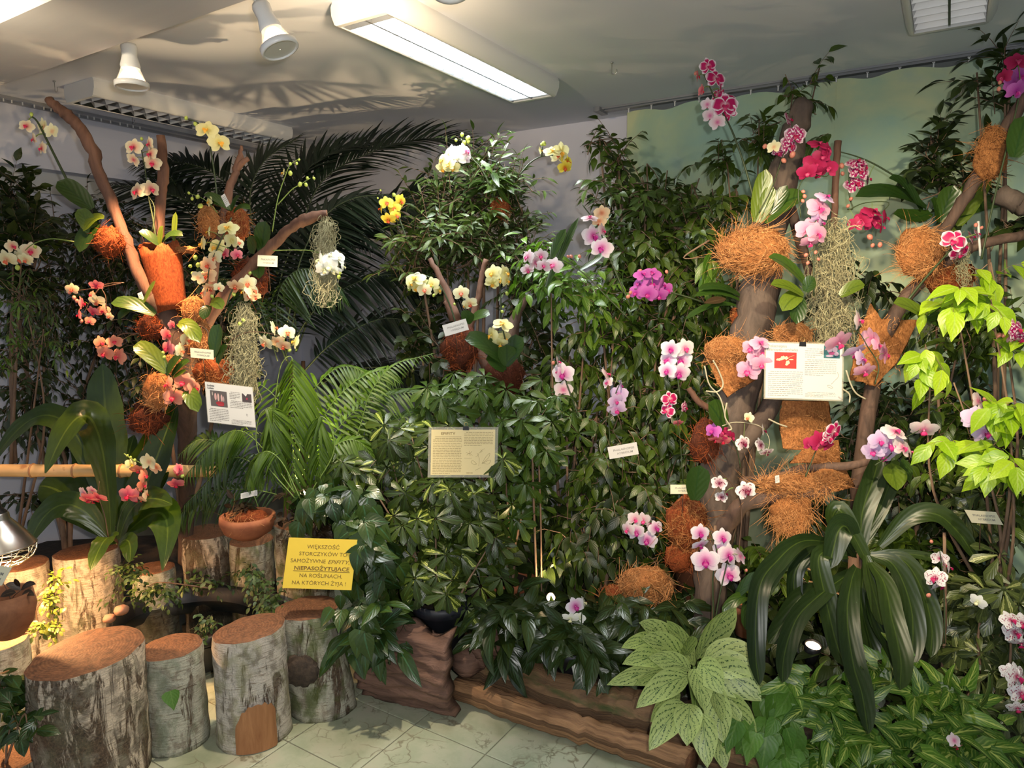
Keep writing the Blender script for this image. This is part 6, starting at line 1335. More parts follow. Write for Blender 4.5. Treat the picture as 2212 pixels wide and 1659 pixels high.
orchid('pure white orchid cluster on a long horizontal stem in front of the moss', 2.92, [('white', 689, 561, 40, 'l'), ('white', 708, 575, 46), ('white', 714, 552, 38, 'u'), ('white', 730, 556, 36, 'r'), ('white', 700, 582, 36, 'd'), ('white', 722, 585, 34, 'd'), ('white', 742, 576, 26, 's')], [[(590, 541), (640, 540), (680, 543), (712, 558)]], buds=[(732, 598, 10), (735, 590, 7)], stemmat='stem_l', rpx=1.3)
# centre
orchid('white and yellow orchid cluster with pink lips above the middle fig', 3.25, [('pinkwhite', 1006, 326, 38, 'r'), ('white', 988, 337, 44), ('white', 972, 328, 34, 'l'), ('pinkwhite', 1000, 338, 36), ('yellow', 957, 346, 36, 'l'), ('yellow', 978, 362, 32, 'd'), ('yellow', 957, 364, 32, 'd'), ('yellow', 968, 355, 28)], [[(1058, 400), (1040, 365), (1018, 340), (1004, 318), (996, 300)]], buds=[(998, 291, 10), (1011, 299, 13), (985, 303, 8), (1003, 309, 12), (1012, 306, 9)])
orchid('pale yellow orchid spray against the bare lilac wall', 3.3, [('yellow', 1193, 326, 38, 'u'), ('yellow', 1212, 328, 40), ('cream', 1206, 338, 34), ('gold', 1226, 350, 38, 'r'), ('gold', 1220, 362, 30, 'd'), ('yellow', 1168, 325, 18, 's')], [[(1122, 378), (1145, 352), (1170, 338), (1200, 335)], [(1170, 338), (1172, 315)]], buds=[(1175, 310, 11), (1170, 312, 7)])
orchid('bright golden orchid with red centres against the dark palm fronds', 3.6, [('gold', 835, 438, 30), ('gold', 822, 450, 26, 'l'), ('gold', 852, 450, 28), ('gold', 866, 434, 30, 'r'), ('gold', 839, 474, 32, 'd'), ('gold', 856, 466, 28, 'r')], [[(880, 520), (862, 470), (848, 430), (850, 420)]], buds=[(851, 421, 10), (816, 428, 5), (822, 411, 5)])
orchid('arching yellow orchid row with red lips left of the centre driftwood', 3.2, [('yellow', 885, 614, 28, 's'), ('yellow', 897, 601, 44, 'u'), ('yellow', 900, 622, 32, 'd'), ('yellow', 912, 612, 34), ('cream', 917, 626, 32), ('yellow', 932, 614, 34), ('yellow', 947, 627, 26, 'r')], [[(985, 700), (970, 655), (945, 610), (905, 592), (885, 600)]], buds=[(884, 625, 8), (937, 638, 8), (935, 620, 6)])
orchid('two small cream orchids with red lips beside the thin red branch', 3.2, [('cream', 996, 633, 34), ('cream', 1015, 656, 32, 'd'), ('yellow', 1003, 660, 20, 'l')], [[(1012, 700), (1004, 660), (994, 630)]], buds=[(982, 657, 7), (987, 640, 8)], rpx=1.2)
orchid('greenish yellow orchid cluster among lime leaves in the centre', 3.15, [('yellow', 1064, 590, 40, 'l'), ('yellow', 1092, 590, 38, 'r'), ('yellow', 1064, 612, 34, 'd'), ('yellow', 1080, 604, 36), ('yellow', 1095, 606, 32, 'r')], [[(1080, 700), (1082, 650), (1078, 600)]], buds=[(1095, 634, 9)])
orchid('pale yellow orchid with broad dark leaves rising from the maroon coir pot', 3.12, [('yellow', 1086, 700, 44, 'u'), ('yellow', 1062, 724, 42, 'l'), ('yellow', 1070, 736, 36, 'd'), ('yellow', 1090, 731, 36, 'r'), ('yellow', 1081, 742, 34, 'd')], [[(1092, 800), (1094, 750), (1084, 700), (1084, 672)]], buds=[(1081, 753, 9), (1092, 757, 8), (1094, 749, 8), (1085, 673, 8), (1087, 663, 6)],
       leaves=[(1085, 780, 1004, 733, 46, 'orchid', .15), (1092, 790, 1130, 730, 44, 'orchid', .1), (1090, 800, 1050, 775, 40, 'orchid', .1), (1095, 790, 1095, 745, 40, 'orchid', .1), (1020, 690, 1058, 680, 28, 'orchid', .1), (1010, 700, 1012, 670, 30, 'orchid', .1)])
orchid('small white orchids with pink marks on a long stem in lime foliage', 3.0, [('pinkwhite', 1140, 555, 34, 'l'), ('pinkwhite', 1156, 567, 36, 'r'), ('pinkwhite', 1168, 553, 32), ('pinkwhite', 1140, 583, 30, 'd'), ('pinkwhite', 1174, 574, 30), ('pinkwhite', 1195, 573, 40)], [[(1360, 690), (1310, 640), (1260, 590), (1210, 560), (1165, 556)]], buds=[(1227, 554, 7), (1234, 554, 9), (1252, 554, 9)], bm='bud_p', rpx=1.8)
orchid('pale pink orchid column with purple centres against the broad-leaved fig', 3.05, [('pinkwhite', 1274, 470, 36, 'u'), ('peach', 1300, 460, 34, 'b'), ('peach', 1294, 478, 32, 'b'), ('eye', 1282, 510, 50), ('pinkwhite', 1302, 498, 32, 'r'), ('eye', 1300, 536, 48)], [[(1362, 660), (1335, 600), (1312, 545), (1292, 490), (1258, 442)]], rpx=2.2,
       leaves=[(1190, 560, 1222, 495, 22, 'orchid', .05), (1180, 620, 1250, 470, 18, 'orchid', .02), (1250, 585, 1300, 555, 14, 'orchid', .0)])
orchid('dense bright magenta-purple orchid cluster in the centre right', 2.95, [('magenta', 1388, 592, 38, 'u'), ('magenta', 1410, 590, 38, 'u'), ('magenta', 1382, 612, 38, 'l'), ('magenta', 1410, 612, 44), ('magenta', 1432, 614, 40, 'r'), ('magenta', 1440, 626, 34, 'r'), ('magenta', 1374, 632, 34, 'l'), ('magenta', 1400, 634, 40, 'd'), ('magenta', 1424, 638, 38, 'd')],
       [[(1540, 660), (1480, 640), (1430, 628), (1370, 624)]], buds=[(1440, 587, 9), (1383, 585, 9), (1357, 641, 10), (1362, 632, 9)], bm='bud_p', rpx=2.2)
orchid('white orchid with pink lip against the pinkish cane', 3.0, [('pinkwhite', 1206, 781, 34, 's'), ('eye', 1216, 808, 48), ('pinkwhite', 1206, 800, 34, 'l'), ('pinkwhite', 1217, 842, 40, 'b')], [[(1250, 900), (1232, 850), (1212, 800), (1196, 778)]], buds=[(1195, 784, 9)], bm='bud_p')
orchid('drooping white and lilac orchid spray in the dark fig below centre', 3.0, [('pinkwhite', 1311, 808, 36, 's'), ('pinkwhite', 1312, 826, 28, 'z'), ('lilac', 1342, 832, 26, 's'), ('lilac', 1336, 852, 42, 'l'), ('lilac', 1330, 866, 34), ('lilac', 1332, 884, 42, 'd')], [[(1318, 960), (1316, 900), (1330, 850), (1345, 815)]], rpx=1.5)
orchid('upright bunch of six white-pink orchids left of the trunk', 2.85, [('eye', 1449, 754, 42), ('pinkwhite', 1480, 752, 42), ('eye', 1442, 778, 38, 'l'), ('eye', 1471, 778, 46), ('eye', 1441, 801, 38, 'l'), ('eye', 1467, 806, 46)], [[(1470, 860), (1462, 800), (1460, 745)]])
orchid('dark crimson-and-white mottled orchids below the white-pink bunch', 2.85, [('rim', 1447, 863, 36), ('rim', 1441, 887, 34, 'l'), ('mottled', 1480, 880, 28, 'r'), ('rose', 1465, 914, 22, 'd')], [[(1475, 1040), (1470, 960), (1462, 900), (1445, 850)], [(1466, 905), (1478, 884)]], rpx=1.3)
orchid('soft white-pink orchid bunch at the left of the brown coir column', 2.82, [('pinkwhite', 1356, 1144, 34, 'l'), ('pinkwhite', 1372, 1122, 34), ('pinkwhite', 1388, 1124, 34), ('pinkwhite', 1404, 1128, 32, 'r'), ('eye', 1374, 1150, 36), ('eye', 1417, 1141, 34, 'r'), ('eye', 1398, 1167, 42)], [[(1432, 1190), (1420, 1150), (1400, 1120), (1380, 1110)]])
orchid('small white orchid with magenta centre low among dark leaves', 2.65, [('eye', 1243, 1310, 40), ('white', 1232, 1336, 36, 'd'), ('white', 1262, 1302, 28, 's'), ('white', 1252, 1334, 26, 'b')], [[(1262, 1400), (1256, 1340), (1262, 1290), (1266, 1280)]], rpx=1.4)
# right, upper
orchid('tall deep magenta orchid with white-rimmed petals against the ceiling', 2.75, [('rim', 1530, 143, 36), ('rim', 1547, 170, 44), ('rim', 1558, 195, 34, 'r'), ('rim', 1548, 205, 30, 'l'), ('rim', 1566, 228, 54), ('rim', 1574, 245, 36, 'd'), ('rim', 1572, 210, 34, 'u'),
        ('rose', 1508, 165, 26, 's'), ('rose', 1516, 196, 26, 's'), ('pinkwhite', 1528, 226, 28, 'b'), ('pinkwhite', 1534, 250, 32, 'b'), ('pinkwhite', 1550, 264, 34, 'b')], [[(1640, 480), (1612, 370), (1580, 280), (1548, 220), (1518, 155)]], buds=[(1503, 158, 9)], bm='bud_p', rpx=2.6,  # dull blooms on the left stand in for flash shadows of the rimmed ones
       leaves=[(1632, 480, 1655, 365, 40, 'orchid_light', .0), (1650, 480, 1740, 425, 52, 'orchid', .15), (1640, 480, 1668, 400, 30, 'orchid_light', .0), (1655, 478, 1700, 400, 30, 'orchid', 0)])
orchid('white and crimson mottled orchid in front of the cut trunk top', 2.68, [('mottled', 1705, 258, 38, 's'), ('mottled', 1718, 292, 44), ('mottled', 1706, 314, 44), ('mottled', 1684, 328, 32, 'd'), ('cream', 1672, 318, 30, 'b')], [[(1640, 460), (1670, 400), (1690, 340), (1708, 290), (1712, 250)]], buds=[(1652, 316, 11), (1712, 334, 15), (1693, 347, 12)], bm='bud_p', rpx=1.5)
orchid('cluster of solid crimson orchids right of the cut trunk', 2.64, [('crimson', 1767, 310, 42, 'u'), ('crimson', 1788, 325, 38, 'r'), ('crimson', 1760, 355, 50), ('crimson', 1787, 362, 46), ('crimson', 1743, 372, 40, 'd'), ('crimson', 1776, 336, 38), ('crimson', 1770, 375, 38, 'd')], [[(1730, 470), (1725, 410), (1745, 380), (1790, 378), (1760, 330)]], rpx=1.5)
orchid('purple mottled orchids hanging from an arched stem against the curtain', 2.85, [('mottled', 1850, 350, 44, 'u'), ('mottled', 1856, 370, 44), ('mottled', 1848, 398, 46), ('mottled', 1876, 386, 34, 's'), ('rim', 1868, 360, 32, 'r')], [[(2010, 420), (1950, 390), (1890, 355), (1850, 338), (1815, 328)], [(1836, 345), (1835, 420), (1842, 450), (1830, 452)]], buds=[(1818, 358, 13), (1838, 430, 10), (1832, 445, 9), (1820, 375, 10)], bm='bud_p', rpx=2.2,
       leaves=[(2000, 450, 1848, 425, 46, 'orchid', .12), (1990, 455, 1920, 385, 34, 'orchid', .15), (2010, 460, 1930, 462, 44, 'orchid', -.1), (2030, 480, 2060, 400, 48, 'orchid', .0), (2050, 500, 2130, 370, 52, 'orchid_light', .0), (2060, 470, 2180, 440, 44, 'orchid', .1), (2030, 480, 2010, 430, 34, 'orchid', .1)])
orchid('pale pink-lilac orchid column left of the thin cane', 2.62, [('lilac', 1783, 425, 44, 'u'), ('pink', 1770, 450, 56), ('lilac', 1768, 472, 36, 'd'), ('pink', 1744, 496, 50), ('pink', 1766, 504, 50), ('pink', 1750, 524, 42, 'd'), ('lilac', 1776, 480, 36, 'r')], [[(1758, 640), (1758, 560), (1762, 480), (1778, 415)]], buds=[(1735, 414, 9), (1738, 424, 10), (1734, 434, 9), (1741, 551, 10), (1745, 568, 9), (1762, 545, 9), (1768, 560, 8)], bm='bud_p', rpx=2,
       leaves=[(1740, 615, 1660, 555, 34, 'orchid', .1), (1735, 640, 1665, 615, 30, 'orchid_light', .1), (1730, 640, 1690, 672, 40, 'orchid_light', .15), (1725, 640, 1720, 700, 36, 'orchid', .1), (1815, 640, 1868, 615, 32, 'orchid_light', .1), (1740, 630, 1760, 600, 30, 'orchid', .1)])
orchid('rich crimson-magenta orchid row right of the moss beard', 2.66, [('crimson', 1884, 456, 46, 'u'), ('crimson', 1862, 476, 44, 'l'), ('crimson', 1885, 480, 42), ('crimson', 1914, 470, 40, 'r'), ('crimson', 1905, 490, 38, 'r'), ('crimson', 1848, 484, 34, 'l')], [[(1835, 452), (1870, 438), (1920, 438), (1900, 465), (1885, 500), (1882, 530)]], buds=[(1879, 512, 14), (1885, 530, 10), (1901, 529, 12)], bm='bud_p', rpx=1.3)
orchid('magenta orchid with broad white rim in front of the big coir nest', 2.45, [('rim', 2060, 520, 50), ('rim', 2082, 532, 44, 'r'), ('rim', 2072, 548, 38, 'd'), ('mottled', 2100, 512, 32, 's'), ('mottled', 2112, 505, 28, 's')], [[(1960, 650), (2000, 600), (2040, 555), (2060, 530)]], buds=[(2108, 486, 10), (2120, 492, 9)], bm='bud_p', rpx=3,
       leaves=[(2010, 700, 1930, 655, 40, 'orchid_light', .1), (2000, 690, 2080, 640, 56, 'orchid', .1), (2010, 690, 2050, 700, 50, 'orchid', .0)])
orchid('violet-pink orchid cluster cut by the upper right edge', 2.4, [('crimson', 2198, 132, 46), ('crimson', 2168, 166, 34, 'l'), ('magenta', 2190, 180, 56), ('magenta', 2204, 165, 50), ('magenta', 2196, 196, 44, 'd')], [[(2120, 560), (2150, 420), (2190, 260), (2205, 190)]], buds=[(2158, 192, 10), (2160, 178, 9)], bm='bud_p', rpx=2.6,
       leaves=[(2190, 340, 2215, 250, 60, 'orchid', 0)])
# right, middle
orchid('big pink orchids tucked behind the left edge of the white card', 2.62, [('pink', 1641, 740, 42, 'u'), ('pink', 1622, 752, 38, 'l'), ('pink', 1648, 760, 46), ('pink', 1616, 800, 50), ('pink', 1645, 786, 42, 'd'), ('pink', 1632, 772, 40)], [[(1660, 860), (1655, 800), (1640, 740)]], rpx=2,
       roots=[[(1540, 778), (1552, 800), (1562, 830), (1550, 846), (1525, 845)], [(1522, 790), (1532, 830), (1556, 860), (1570, 915)]])
orchid('pink-lilac orchids seen sideways in front of the brown coir sheet', 2.55, [('pinkwhite', 1856, 692, 46, 's'), ('pink', 1884, 732, 52, 's'), ('pink', 1912, 764, 50, 's'), ('lilac', 1846, 762, 52, 'd'), ('pink', 1812, 740, 60, 'd'), ('lilac', 1862, 775, 44, 'r'), ('pink', 1868, 802, 46, 'd'), ('pink', 1896, 745, 36, 'r')], [[(1890, 830), (1898, 790), (1875, 750), (1850, 715), (1812, 730)]], rpx=1.6,
       roots=[[(1828, 800), (1838, 830), (1850, 850), (1870, 862)], [(1820, 840), (1835, 852), (1835, 870)]])
orchid('dark crimson-purple orchid cluster beside the dark coir cup', 2.66, [('magenta', 1540, 930, 36, 'l'), ('crimson', 1556, 934, 40), ('rose', 1562, 952, 34, 'd'), ('crimson', 1580, 945, 30, 'r'), ('rose', 1545, 950, 30, 'd')], [[(1600, 1010), (1590, 965), (1570, 940), (1545, 925)]], rpx=1.4,
       leaves=[(1565, 925, 1530, 870, 52, 'orchid', .05), (1500, 1080, 1512, 1005, 50, 'orchid', .05)])
orchid('small white orchids with dark maroon lips in front of the trunk fork', 2.60, [('darkeye', 1606, 958, 36), ('darkeye', 1650, 930, 34, 's'), ('darkeye', 1644, 962, 34, 's'), ('darkeye', 1656, 978, 30, 'd'), ('cream', 1617, 902, 24, 'l')], [[(1560, 920), (1590, 912), (1640, 920), (1662, 950), (1655, 985)]], stemmat='root', rpx=1.3,
       roots=[[(1570, 870), (1566, 900), (1580, 925), (1572, 930)], [(1660, 905), (1680, 915), (1700, 922)]])
orchid('deep crimson-magenta orchids with pale centres over the bright coir slab', 2.5, [('rim', 1802, 932, 46, 'r'), ('crimson', 1770, 952, 44), ('crimson', 1752, 958, 36, 'l'), ('crimson', 1782, 964, 36, 'd'), ('rim', 1792, 945, 34)], [[(1740, 1030), (1752, 1000), (1765, 970), (1790, 940)]], rpx=1.6)
orchid('large white-lilac orchid cluster at the end of the horizontal limb', 2.42, [('pinkwhite', 1932, 932, 54, 'u'), ('lilac', 1922, 960, 60), ('lilac', 1886, 974, 46, 'l'), ('lilac', 1908, 984, 50, 'd'), ('pinkwhite', 1950, 966, 48, 'r'), ('pinkwhite', 1968, 976, 38, 's'), ('pinkwhite', 1996, 928, 54, 'd'), ('lilac', 1900, 952, 46)], [[(1890, 1005), (1920, 985), (1950, 950), (1985, 930)]], rpx=1.6)
orchid('lilac orchids with purple centres among the lime leaves at the right', 2.3, [('lilac', 2108, 905, 56), ('lilac', 2096, 900, 40, 'l'), ('lilac', 2128, 934, 54), ('pinkwhite', 2114, 866, 44, 's'), ('pinkwhite', 2124, 890, 40, 'r')], [[(2160, 1010), (2140, 940), (2115, 880)]], buds=[(2130, 864, 15), (2142, 864, 10), (2140, 884, 9)], bm='bud_p')
orchid('magenta-mottled orchid cut by the right edge beside brown buds', 2.25, [('mottled', 2196, 712, 48), ('mottled', 2206, 730, 44, 'd'), ('pink', 2182, 728, 32, 's')], [[(2225, 760), (2200, 715), (2165, 710)]], buds=[(2164, 698, 13), (2158, 724, 12), (2168, 724, 11)], bm='bud_p', rpx=1.5)
orchid('white orchid with blackish-maroon centre below the trunk fork', 2.55, [('darkeye', 1612, 1060, 42), ('darkeye', 1554, 1044, 34, 'b'), ('darkeye', 1566, 1066, 32, 's'), ('darkeye', 1558, 1074, 26, 'b')], [[(1600, 1270), (1596, 1200), (1602, 1110), (1590, 1060), (1550, 1010), (1530, 980)]], stemmat='stem_br', rpx=1.8)
orchid('large white orchids with purple eyes on the dark cane at bottom centre', 2.52, [('eye', 1513, 1152, 40), ('eye', 1513, 1178, 38, 'd'), ('eye', 1561, 1162, 42), ('eye', 1556, 1188, 36, 'l'), ('eye', 1524, 1212, 58), ('eye', 1574, 1200, 50), ('eye', 1574, 1242, 52), ('pinkwhite', 1600, 1202, 40, 's')], [[(1542, 1340), (1540, 1250), (1548, 1190), (1530, 1140)], [(1545, 1340), (1560, 1260), (1580, 1180)]], rpx=2,
       leaves=[(1620, 1290, 1560, 1330, 26, 'orchid', .2), (1620, 1290, 1610, 1360, 28, 'orchid', .2), (1590, 1290, 1640, 1240, 24, 'orchid', .1)], buds=[(1612, 1232, 8), (1628, 1270, 10), (1622, 1262, 8)], bm='bud_p')
orchid('maroon-spotted white orchid on its dark cane in the lower right shrubs', 2.35, [('spots', 2020, 1248, 46, 'l'), ('spots', 2032, 1264, 42, 'd'), ('spots', 2040, 1220, 38, 's'), ('spots', 2030, 1206, 34, 'b'), ('spots', 2052, 1226, 32, 'r')], [[(2040, 1390), (2040, 1300), (2036, 1240), (2030, 1190)]], buds=[(2006, 1286, 11), (2012, 1170, 9)], bm='bud_p')
orchid('single white orchid bloom half hidden in olive leaflets', 2.25, [('white', 2112, 1300, 34, 'l'), ('spots', 2124, 1304, 24, 's')], [[(2160, 1330), (2135, 1312), (2118, 1302)]], rpx=1.3)
orchid('heavily spotted white orchid cluster at the right edge, upper of the two', 2.2, [('spots', 2184, 1340, 44, 'u'), ('spots', 2206, 1346, 44), ('spots', 2192, 1366, 52), ('spots', 2206, 1390, 46, 'd')], [[(2230, 1420), (2215, 1370), (2190, 1335)]])
orchid('heavily spotted white orchid cluster at the right edge, lower of the two', 2.15, [('spots', 2196, 1462, 58), ('spots', 2180, 1452, 36, 'l'), ('spots', 2206, 1498, 48), ('spots', 2198, 1530, 40, 'd')], [[(2230, 1560), (2215, 1500), (2195, 1445)]])
orchid('small pink orchid bloom low among the arrowhead leaves', 2.05, [('pinkwhite', 2062, 1600, 32, 's'), ('rose', 2068, 1614, 26, 'd')], [[(2070, 1660), (2068, 1630), (2060, 1600)]], rpx=1.3)
# loose big leaves that belong to leafy plants without flowers in view
o = thing('pitcher_like_leaf_orchid', 'thick-leaved epiphyte with pale roots right of the moss, by the curtain', 'epiphyte', at(1475, 665, 2.9))
for a in [(1600, 640, 1508, 625, 22), (1600, 650, 1500, 640, 18), (1590, 660, 1480, 690, 16)]: px_leaf('leaf', o, a[:2], a[2:4], a[4], 2.9, 2.85, L['orchid'], 'strap', sag=.12)
px_leaf('leaf', o, (1568, 645), (1520, 655), 22, 2.85, 2.8, L['brownleaf'], 'lance', sag=0)
o = thing('pendant_leaf_epiphyte', 'epiphyte with two hanging olive leaves under the white-lilac orchid cluster', 'epiphyte', at(1930, 1000, 2.5))
px_leaf('leaf', o, (1925, 1000), (1938, 1060), 52, 2.5, 2.45, L['orchid_light'], 'oval', sag=0); px_leaf('leaf', o, (1950, 990), (1965, 1040), 26, 2.55, 2.5, L['orchid'], 'oval', sag=0)

# ---------------------------------------------------------------- cards and signs
dg = bpy.context.evaluated_depsgraph_get
def text_mesh(s, bold=0., shear=0., spacing=1.):
    cu = bpy.data.curves.new('lettering', 'FONT'); cu.body = s; cu.size = 1; cu.offset = bold; cu.shear = shear; cu.space_character = spacing; cu.resolution_u = 3
    ob = bpy.data.objects.new('lettering_tmp', cu); C.objects.link(ob); bpy.context.view_layer.update()
    me = bpy.data.meshes.new_from_object(ob.evaluated_get(dg())); bpy.data.objects.remove(ob); bpy.data.curves.remove(cu); me.name = 'lettering'; return me
TXT = {}
class Card:
    """Card through three photo corners (top-left, top-right, bottom-left); u,v run 0..1 from the top-left."""
    def __init__(s, name, label, tl, tr, bl, d, mat, film=0., cat='sign', dd=0.):
        s.A = at(*tl, d); X = at(*tr, d) - s.A; Y = at(*bl, d + dd) - s.A; s.X, s.Y = X, Y
        s.N = nrm(np.cross(Y, X)); s.N = s.N if s.N @ FW < 0 else -s.N
        c = s.A + X / 2 + Y / 2; s.o = thing(name, label, cat, c); s.d = d
        obj('card', MB().obox(c, X / 2, Y / 2, s.N * .0006).mesh('card', [mat], False), s.o)
        if film: obj('laminate', MB().obox(c, X * (.5 + film), Y * (.5 + film * 1.25), s.N * .0003).mesh('laminate', [M['film']], False), s.o)
    def p(s, u, v, h=.001): return s.A + s.X * u + s.Y * v + s.N * h
    def text(s, body, u, v, w=None, h=.1, mat='ink', align='c', bold=0., shear=0., name='lettering'):
        k = (body, bold, shear)
        if k not in TXT: TXT[k] = text_mesh(body, bold, shear)
        src = TXT[k]; n = len(src.vertices); co = np.empty(n * 3); src.vertices.foreach_get('co', co); co = co.reshape(-1, 3)
        lo, hi = co.min(0), co.max(0); W = hi[0] - lo[0]; cap = .73
        sy = h / cap; lx = np.linalg.norm(s.X); ly = np.linalg.norm(s.Y)
        ww = w if w else W * sy * ly / lx
        x = (co[:, 0] - lo[0]) / W * ww; x += u - (ww / 2 if align == 'c' else 0)
        P = s.A + np.outer(x, s.X) + np.outer(v + h / 2 - co[:, 1] * sy, s.Y) + s.N * .0012
        me = src.copy(); me.vertices.foreach_set('co', P.astype(np.float32).ravel()); me.materials.clear(); me.materials.append(M[mat]); me.update()
        obj(name, me, s.o)
    def lines(s, u0, u1, v0, v1, n, mat, seed=1, th=.35, last=.6, parent_name='printed_lines'):
        rs = np.random.RandomState(seed); mb = MB(); pitch = (v1 - v0) / n
        for i in range(n):
            v = v0 + (i + .5) * pitch; u = u0 + (.03 if i == 0 else 0); end = u1 if i < n - 1 else u0 + (u1 - u0) * last; end -= rs.rand() * .015
            while u < end:
                l = min(.015 + rs.rand() * .05, end - u); a = [s.p(u, v - pitch * th / 2), s.p(u + l, v - pitch * th / 2), s.p(u + l, v + pitch * th / 2), s.p(u, v + pitch * th / 2)]
                mb.add(a, [(0, 1, 2, 3)]); u += l + .008
        obj(parent_name, mb.mesh(parent_name, [M[mat]], False), s.o)
    def rect(s, u0, v0, u1, v1, mat, name, h=.001):
        return obj(name, MB().add([s.p(u0, v0, h), s.p(u1, v0, h), s.p(u1, v1, h), s.p(u0, v1, h)], [(0, 1, 2, 3)]).mesh(name, [mat], False), s.o)
    def poly(s, P, mat, name, h=.0014):
        return obj(name, MB().add([s.p(u, v, h) for u, v in P], [tuple(range(len(P)))]).mesh(name, [mat], False), s.o)
    def curve(s, P, mat, name='drawing', r=.0005):
        return obj(name, MB().tube(catmull([s.p(u, v, .001) for u, v in P], 4), r, 4).mesh(name, [mat]), s.o)
    def clip(s, u, v=0.):
        ux, uy = nrm(s.X), nrm(s.Y); c = s.p(u, v); k = MB()
        k.add([c - ux * .011 - uy * .006 + s.N * .004, c + ux * .011 - uy * .006 + s.N * .004, c + ux * .013 + uy * .010 + s.N * .002, c - ux * .013 + uy * .010 + s.N * .002,
               c - ux * .011 - uy * .006 - s.N * .005, c + ux * .011 - uy * .006 - s.N * .005, c + ux * .013 + uy * .010 - s.N * .002, c - ux * .013 + uy * .010 - s.N * .002],
              [(0, 1, 2, 3), (7, 6, 5, 4), (0, 4, 5, 1), (0, 3, 7, 4), (1, 5, 6, 2)])
        cl = obj('binder_clip', k.mesh('binder_clip', [M['dark']], False), s.o)
        obj('clip_handle', MB().tube(catmull([c - ux * .004 - uy * .006, c - ux * .007 - uy * .018, c - uy * .023, c + ux * .007 - uy * .018, c + ux * .004 - uy * .006], 4), .0009, 5).mesh('clip_handle', [M['brass']]), cl)
# white information card
k = Card('information_card', 'large white information card with a red picture clipped to the right coir tree', (1655, 740), (1820, 745), (1653, 859), 2.60, M['paper'], .02, dd=.0)
k.text('Phalaenopsis', .14, .052, .26, .055, 'ink_g', bold=.004); k.text('falenopsis, cmówka', .215, .115, .40, .052, 'ink_g', bold=.004)
k.rect(.11, .165, .40, .46, plain('red_picture', (.75, .045, .04), .4), 'picture')
pw = plain('picture_cream', (.85, .75, .40), .5)
for j, (u, v, a, b) in enumerate([(.17, .30, .035, .022), (.22, .265, .03, .03), (.26, .27, .03, .03), (.20, .29, .03, .02), (.285, .35, .026, .035), (.27, .385, .018, .02), (.33, .295, .03, .008), (.155, .31, .02, .01)]):
    k.poly([(u + a * math.cos(t_) * (1 + .25 * math.sin(5 * t_)), v + b * math.sin(t_) * (1 + .25 * math.cos(5 * t_))) for t_ in np.linspace(0, 6.28, 14, endpoint=False)], pw, 'picture_flower', .0014 + .0001 * j)
k.curve([(.205, .44), (.215, .37), (.24, .33)], M['ink_b'], 'picture_stem'); k.curve([(.29, .27), (.32, .24), (.37, .22)], pw, 'picture_stem')
k.lines(.03, .49, .50, .97, 13, 'ink_g', 1, .22); k.lines(.51, .74, .07, .26, 5, 'ink_g', 2, .22); k.lines(.51, .93, .27, .58, 9, 'ink_g', 3, .22); k.lines(.52, .92, .87, .97, 4, 'ink_g', 4, .25)
k.rect(.755, .02, .965, .25, plain('teal_picture', (.05, .16, .18), .4), 'picture')
for j, (u, v, a, b) in enumerate([(.83, .10, .035, .05), (.90, .09, .035, .05), (.86, .16, .045, .03), (.83, .21, .05, .02), (.92, .17, .03, .04)]):
    k.poly([(u + a * math.cos(t_), v + b * math.sin(t_)) for t_ in np.linspace(0, 6.28, 12, endpoint=False)], plain('picture_lilac%d' % j, (.45, .35, .48) if j != 2 else (.28, .05, .16), .5), 'picture_flower', .0014 + .0001 * j)
k.curve([(.94, .50), (.95, .58), (.90, .66), (.86, .72)], M['ink_g']); k.curve([(.81, .745), (.84, .74), (.88, .78), (.86, .79), (.82, .775), (.81, .745)], M['ink_g']); k.clip(.475)
# EPIFITY card
k = Card('text_card', 'laminated yellowed card headed EPIFITY clipped up in the centre', (932, 928), (1070, 928), (930, 1026), 2.88, M['cream2'], .045)
k.text('EPIFITY', .265, .085, .22, .058, 'ink_b', bold=.004); k.curve([(.06, .148), (.15, .15), (.22, .155), (.27, .145), (.32, .155), (.47, .158)], M['ink_y'])
k.lines(.03, .485, .175, .985, 22, 'ink_y', 5, .34); k.lines(.515, .975, .045, .365, 9, 'ink_y', 6, .34)
for P in ([(.75, .80), (.76, .65), (.74, .55), (.80, .45), (.84, .42)], [(.80, .75), (.86, .60), (.92, .52), (.90, .62), (.80, .75)], [(.82, .74), (.90, .68), (.94, .68), (.90, .76), (.82, .74)], [(.72, .76), (.66, .68), (.63, .72), (.68, .77), (.72, .76)], [(.70, .60), (.74, .56), (.72, .52)], [(.76, .50), (.80, .48), (.78, .44)],
          [(.55, .50), (.60, .53), (.64, .48)], [(.60, .47), (.60, .54), (.62, .58)], [(.56, .56), (.60, .52), (.65, .57)], [(.78, .84), (.72, .88), (.70, .90)]): k.curve(P, M['ink_y'])
k.curve([(.52, .625), (.58, .627), (.64, .625)], M['ink_y']); k.lines(.53, .66, .945, .965, 1, 'ink_y', 7, .8, 1.0); k.clip(.54, -.04)
